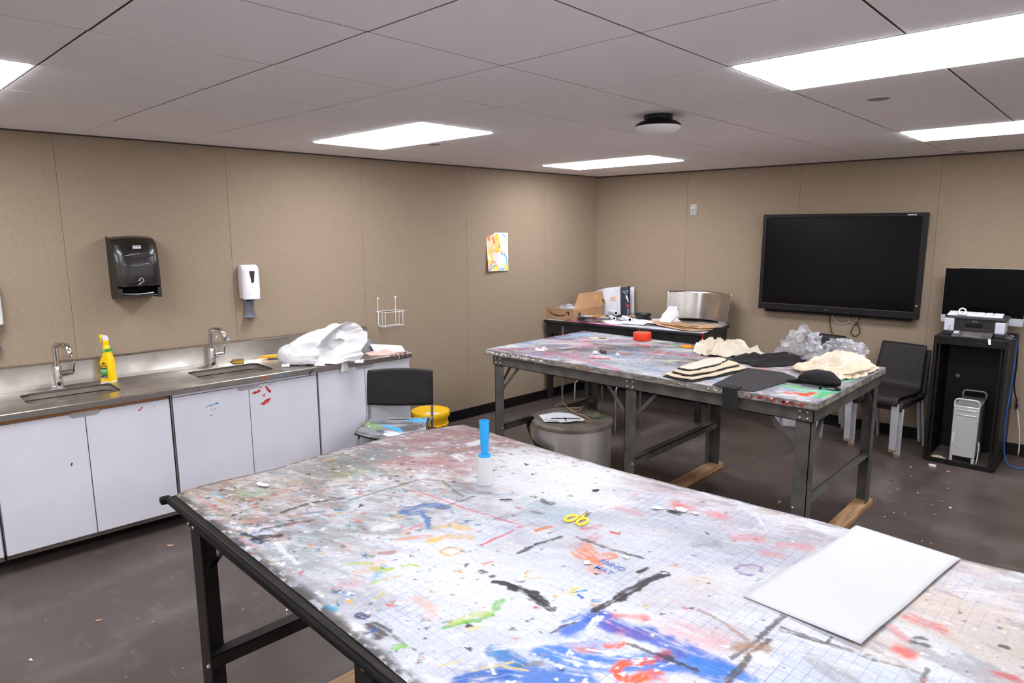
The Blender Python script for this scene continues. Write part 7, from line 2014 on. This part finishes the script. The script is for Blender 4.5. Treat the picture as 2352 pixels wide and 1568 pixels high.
text('lettering', 'Canon', 0.014, mat('printer_logo', (170, 168, 172), rough=0.4), pn, MFX(0.0, -0.0895, 0.114), extrude=0.0003, bold=True)
MB().box(-pw + .032, -pw + .042, -0.1062, -0.1045, 0.062, 0.074).build('sticker', mat('sticker_grey', (120, 120, 124), rough=0.5), pn)
MB().box(-pw + .022, -pw + .040, -0.1062, -0.1045, 0.040, 0.056).build('sticker', mat('sticker_pale', (160, 160, 166), rough=0.5), pn)
tgm = MB().bar((4.115, 5.335, 1.012), (4.122, 5.322, 0.972), 0.016, 0.003).build('hanging_tag', M_PAPER)
tag(tgm, 'small white tag hanging at the rack edge below the printer tray', 'tag')

kb_ = thing('keyboard', 'white computer keyboard lying on the printer', 'keyboard', (3.985, 5.53, RH + 0.1525), math.radians(1.5))
MB(Matrix.Rotation(math.radians(7), 4, 'X')).box(-0.175, 0.175, -0.055, 0.06, 0.004, 0.014).build('base', M_WHITE, kb_, bevel=0.003)
km = None
for r in range(5):
    x = -0.170
    n_ = 0
    while x < 0.168:
        w_ = 0.0165
        if abs(x - 0.062) < 0.009 or abs(x - 0.112) < 0.009:
            x += 0.009; continue
        if km is None:
            k_ = MB().box(-.0076, .0076, -.0080, .0080, 0.0, 0.006).build('key', M_SOAP, kb_, bevel=0.0015); km = k_.data
        else:
            k_ = bpy.data.objects.new('key', km); COL.objects.link(k_); k_.parent = kb_
            md = k_.modifiers.new('bevel', 'BEVEL'); md.width = 0.0015; md.segments = 1
        k_.matrix_basis = Matrix.Rotation(math.radians(7), 4, 'X') @ TR(x + .008, -0.042 + .0205 * r, 0.0135)
        x += 0.0172
tr_ = thing('tape_ring', 'small roll of white tape standing on the keyboard', 'tape roll', (3.908, 5.475, RH + 0.160), math.radians(8))
MB(TR(0, 0, 0.027) @ Matrix.Rotation(math.radians(78), 4, 'X')).lathe([(0.017, -0.009), (0.0265, -0.009), (0.0265, 0.009), (0.017, 0.009), (0.017, -0.009)], 32, cap=False).build('tape', M_WHITE, tr_, smooth=40)
MB().box(-0.032, 0.030, -0.016, 0.012, 0.0, 0.007).build('cutter', M_WHITE, tr_, bevel=0.003)

mo_ = thing('monitor', 'large desktop computer with black screen and silver chin behind the printer', 'monitor', (3.987, 5.79, RH), math.radians(1.8))
MB(MXZ()).prism(rrect(-0.272, 0.272, 0.062, 0.505, 0.012), -0.012, 0.012).build('case', M_ALUS, mo_, bevel=0.003)
MB(MXZ()).prism([(-0.270, 0.124), (0.270, 0.124), (0.270, 0.494), (0.262, 0.503), (-0.262, 0.503), (-0.270, 0.494)], 0.0122, 0.0145).build('screen', mat('monitor_black', (3, 3, 4), (4, 4, 5), rough=0.2, spec=0.12), mo_)
MB(MXZ()).prism(rrect(-0.270, 0.270, 0.064, 0.1235, 0.010), 0.0122, 0.0135).build('chin', mat('chin_silver', (190, 190, 198), (180, 180, 188), rough=0.4, metal=0.2), mo_)
MB().bar((0, 0.02, 0.0), (0, 0.01, 0.10), 0.16, 0.008).build('stand', M_ALUS, mo_)
MB().box(-0.09, 0.09, -0.06, 0.07, 0.0, 0.006).build('stand_foot', M_ALUS, mo_, bevel=0.002)
MB().box(-0.25, -0.175, -0.0152, -0.014, 0.4965, 0.501).build('edge_sticker', mat('edge_sticker', (130, 100, 60), (150, 70, 60), rough=0.5, scale=60), mo_)
mu = thing('computer_mouse', 'dark computer mouse on the rack top right of the printer', 'mouse', (4.205, 5.50, RH), math.radians(40))
def mouse(u, v):
    a = 2 * math.pi * u; b = math.pi / 2 * v
    return (0.030 * math.cos(a) * math.cos(b), 0.052 * math.sin(a) * math.cos(b), 0.032 * math.sin(b))
m = MB(); m.grid(mouse, 28, 10, wrap_u=True); m.build('shell', mat('mouse_grey', (60, 58, 60), (48, 46, 48), rough=0.3), mu, smooth=70)
MB().tube([(0, 0.012, 0.0305), (0, 0.030, 0.0275)], 0.004, 8).build('wheel', M_GREYMETAL, mu)
pg = MB().bar((4.196, 5.60, RH + 0.012), (4.226, 5.57, RH + 0.012), 0.016, 0.010).build('cable_plug', M_PRS, bevel=0.002)
tag(pg, 'pale cable plug lying behind the mouse on the rack', 'plug')
ou = thing('wall_outlet', 'double wall outlet beside the rack at the right picture edge', 'outlet')
ou.matrix_basis = MBK @ TR(4.272, 0, 0.438)
MB().box(-.036, .036, -0.006, 0, -.058, .058).build('plate', mat('outlet_plate', (150, 136, 124), rough=0.45), ou, bevel=0.002)
for z in (-.026, .026): MB().box(-.016, .016, -0.008, -0.005, z - .014, z + .014).build('socket', mat('outlet_socket', (120, 108, 98), rough=0.5), ou, bevel=0.002)
cable('cable', 'black cable running down the right side of the rack', [(4.22, 5.60, 1.012), (4.245, 5.62, 1.0), (4.256, 5.64, 0.93), (4.262, 5.66, 0.80), (4.258, 5.70, 0.62), (4.272, 5.78, 0.50), (4.276, 5.84, 0.42), (4.262, 5.90, 0.40), (4.268, 5.945, 0.43)], 0.0055, M_CABB)
cable('cable', 'blue network cable running from the rack top down to the floor', [(4.24, 5.52, 1.009), (4.252, 5.56, 0.98), (4.255, 5.58, 0.85), (4.252, 5.58, 0.65), (4.246, 5.56, 0.45), (4.248, 5.56, 0.25), (4.262, 5.56, 0.10), (4.30, 5.57, 0.02), (4.42, 5.60, 0.006), (4.6, 5.66, 0.006)], 0.005, M_CABU)
cable('cable', 'white cable slanting from the outlet to the floor', [(4.250, 5.945, 0.47), (4.27, 5.92, 0.40), (4.30, 5.90, 0.25), (4.315, 5.89, 0.12), (4.318, 5.88, 0.03)], 0.0055, M_CABW)
jk = MB().bar((4.317, 5.88, 0.012), (4.318, 5.88, 0.05), 0.014, 0.014).build('cable_jack', mat('brass', (150, 120, 70), rough=0.35, metal=0.8), bevel=0.002)
tag(jk, 'brass cable jack at the lower end of the white cable', 'plug')
fl = MB(TR(3.86, 5.21, 0) @ RZ(math.radians(5))).box(-.024, .024, -.009, .009, 0, .018).build('eraser', M_PAPER, bevel=0.003)
tag(fl, 'white eraser-like block on the floor in front of the rack', 'block')
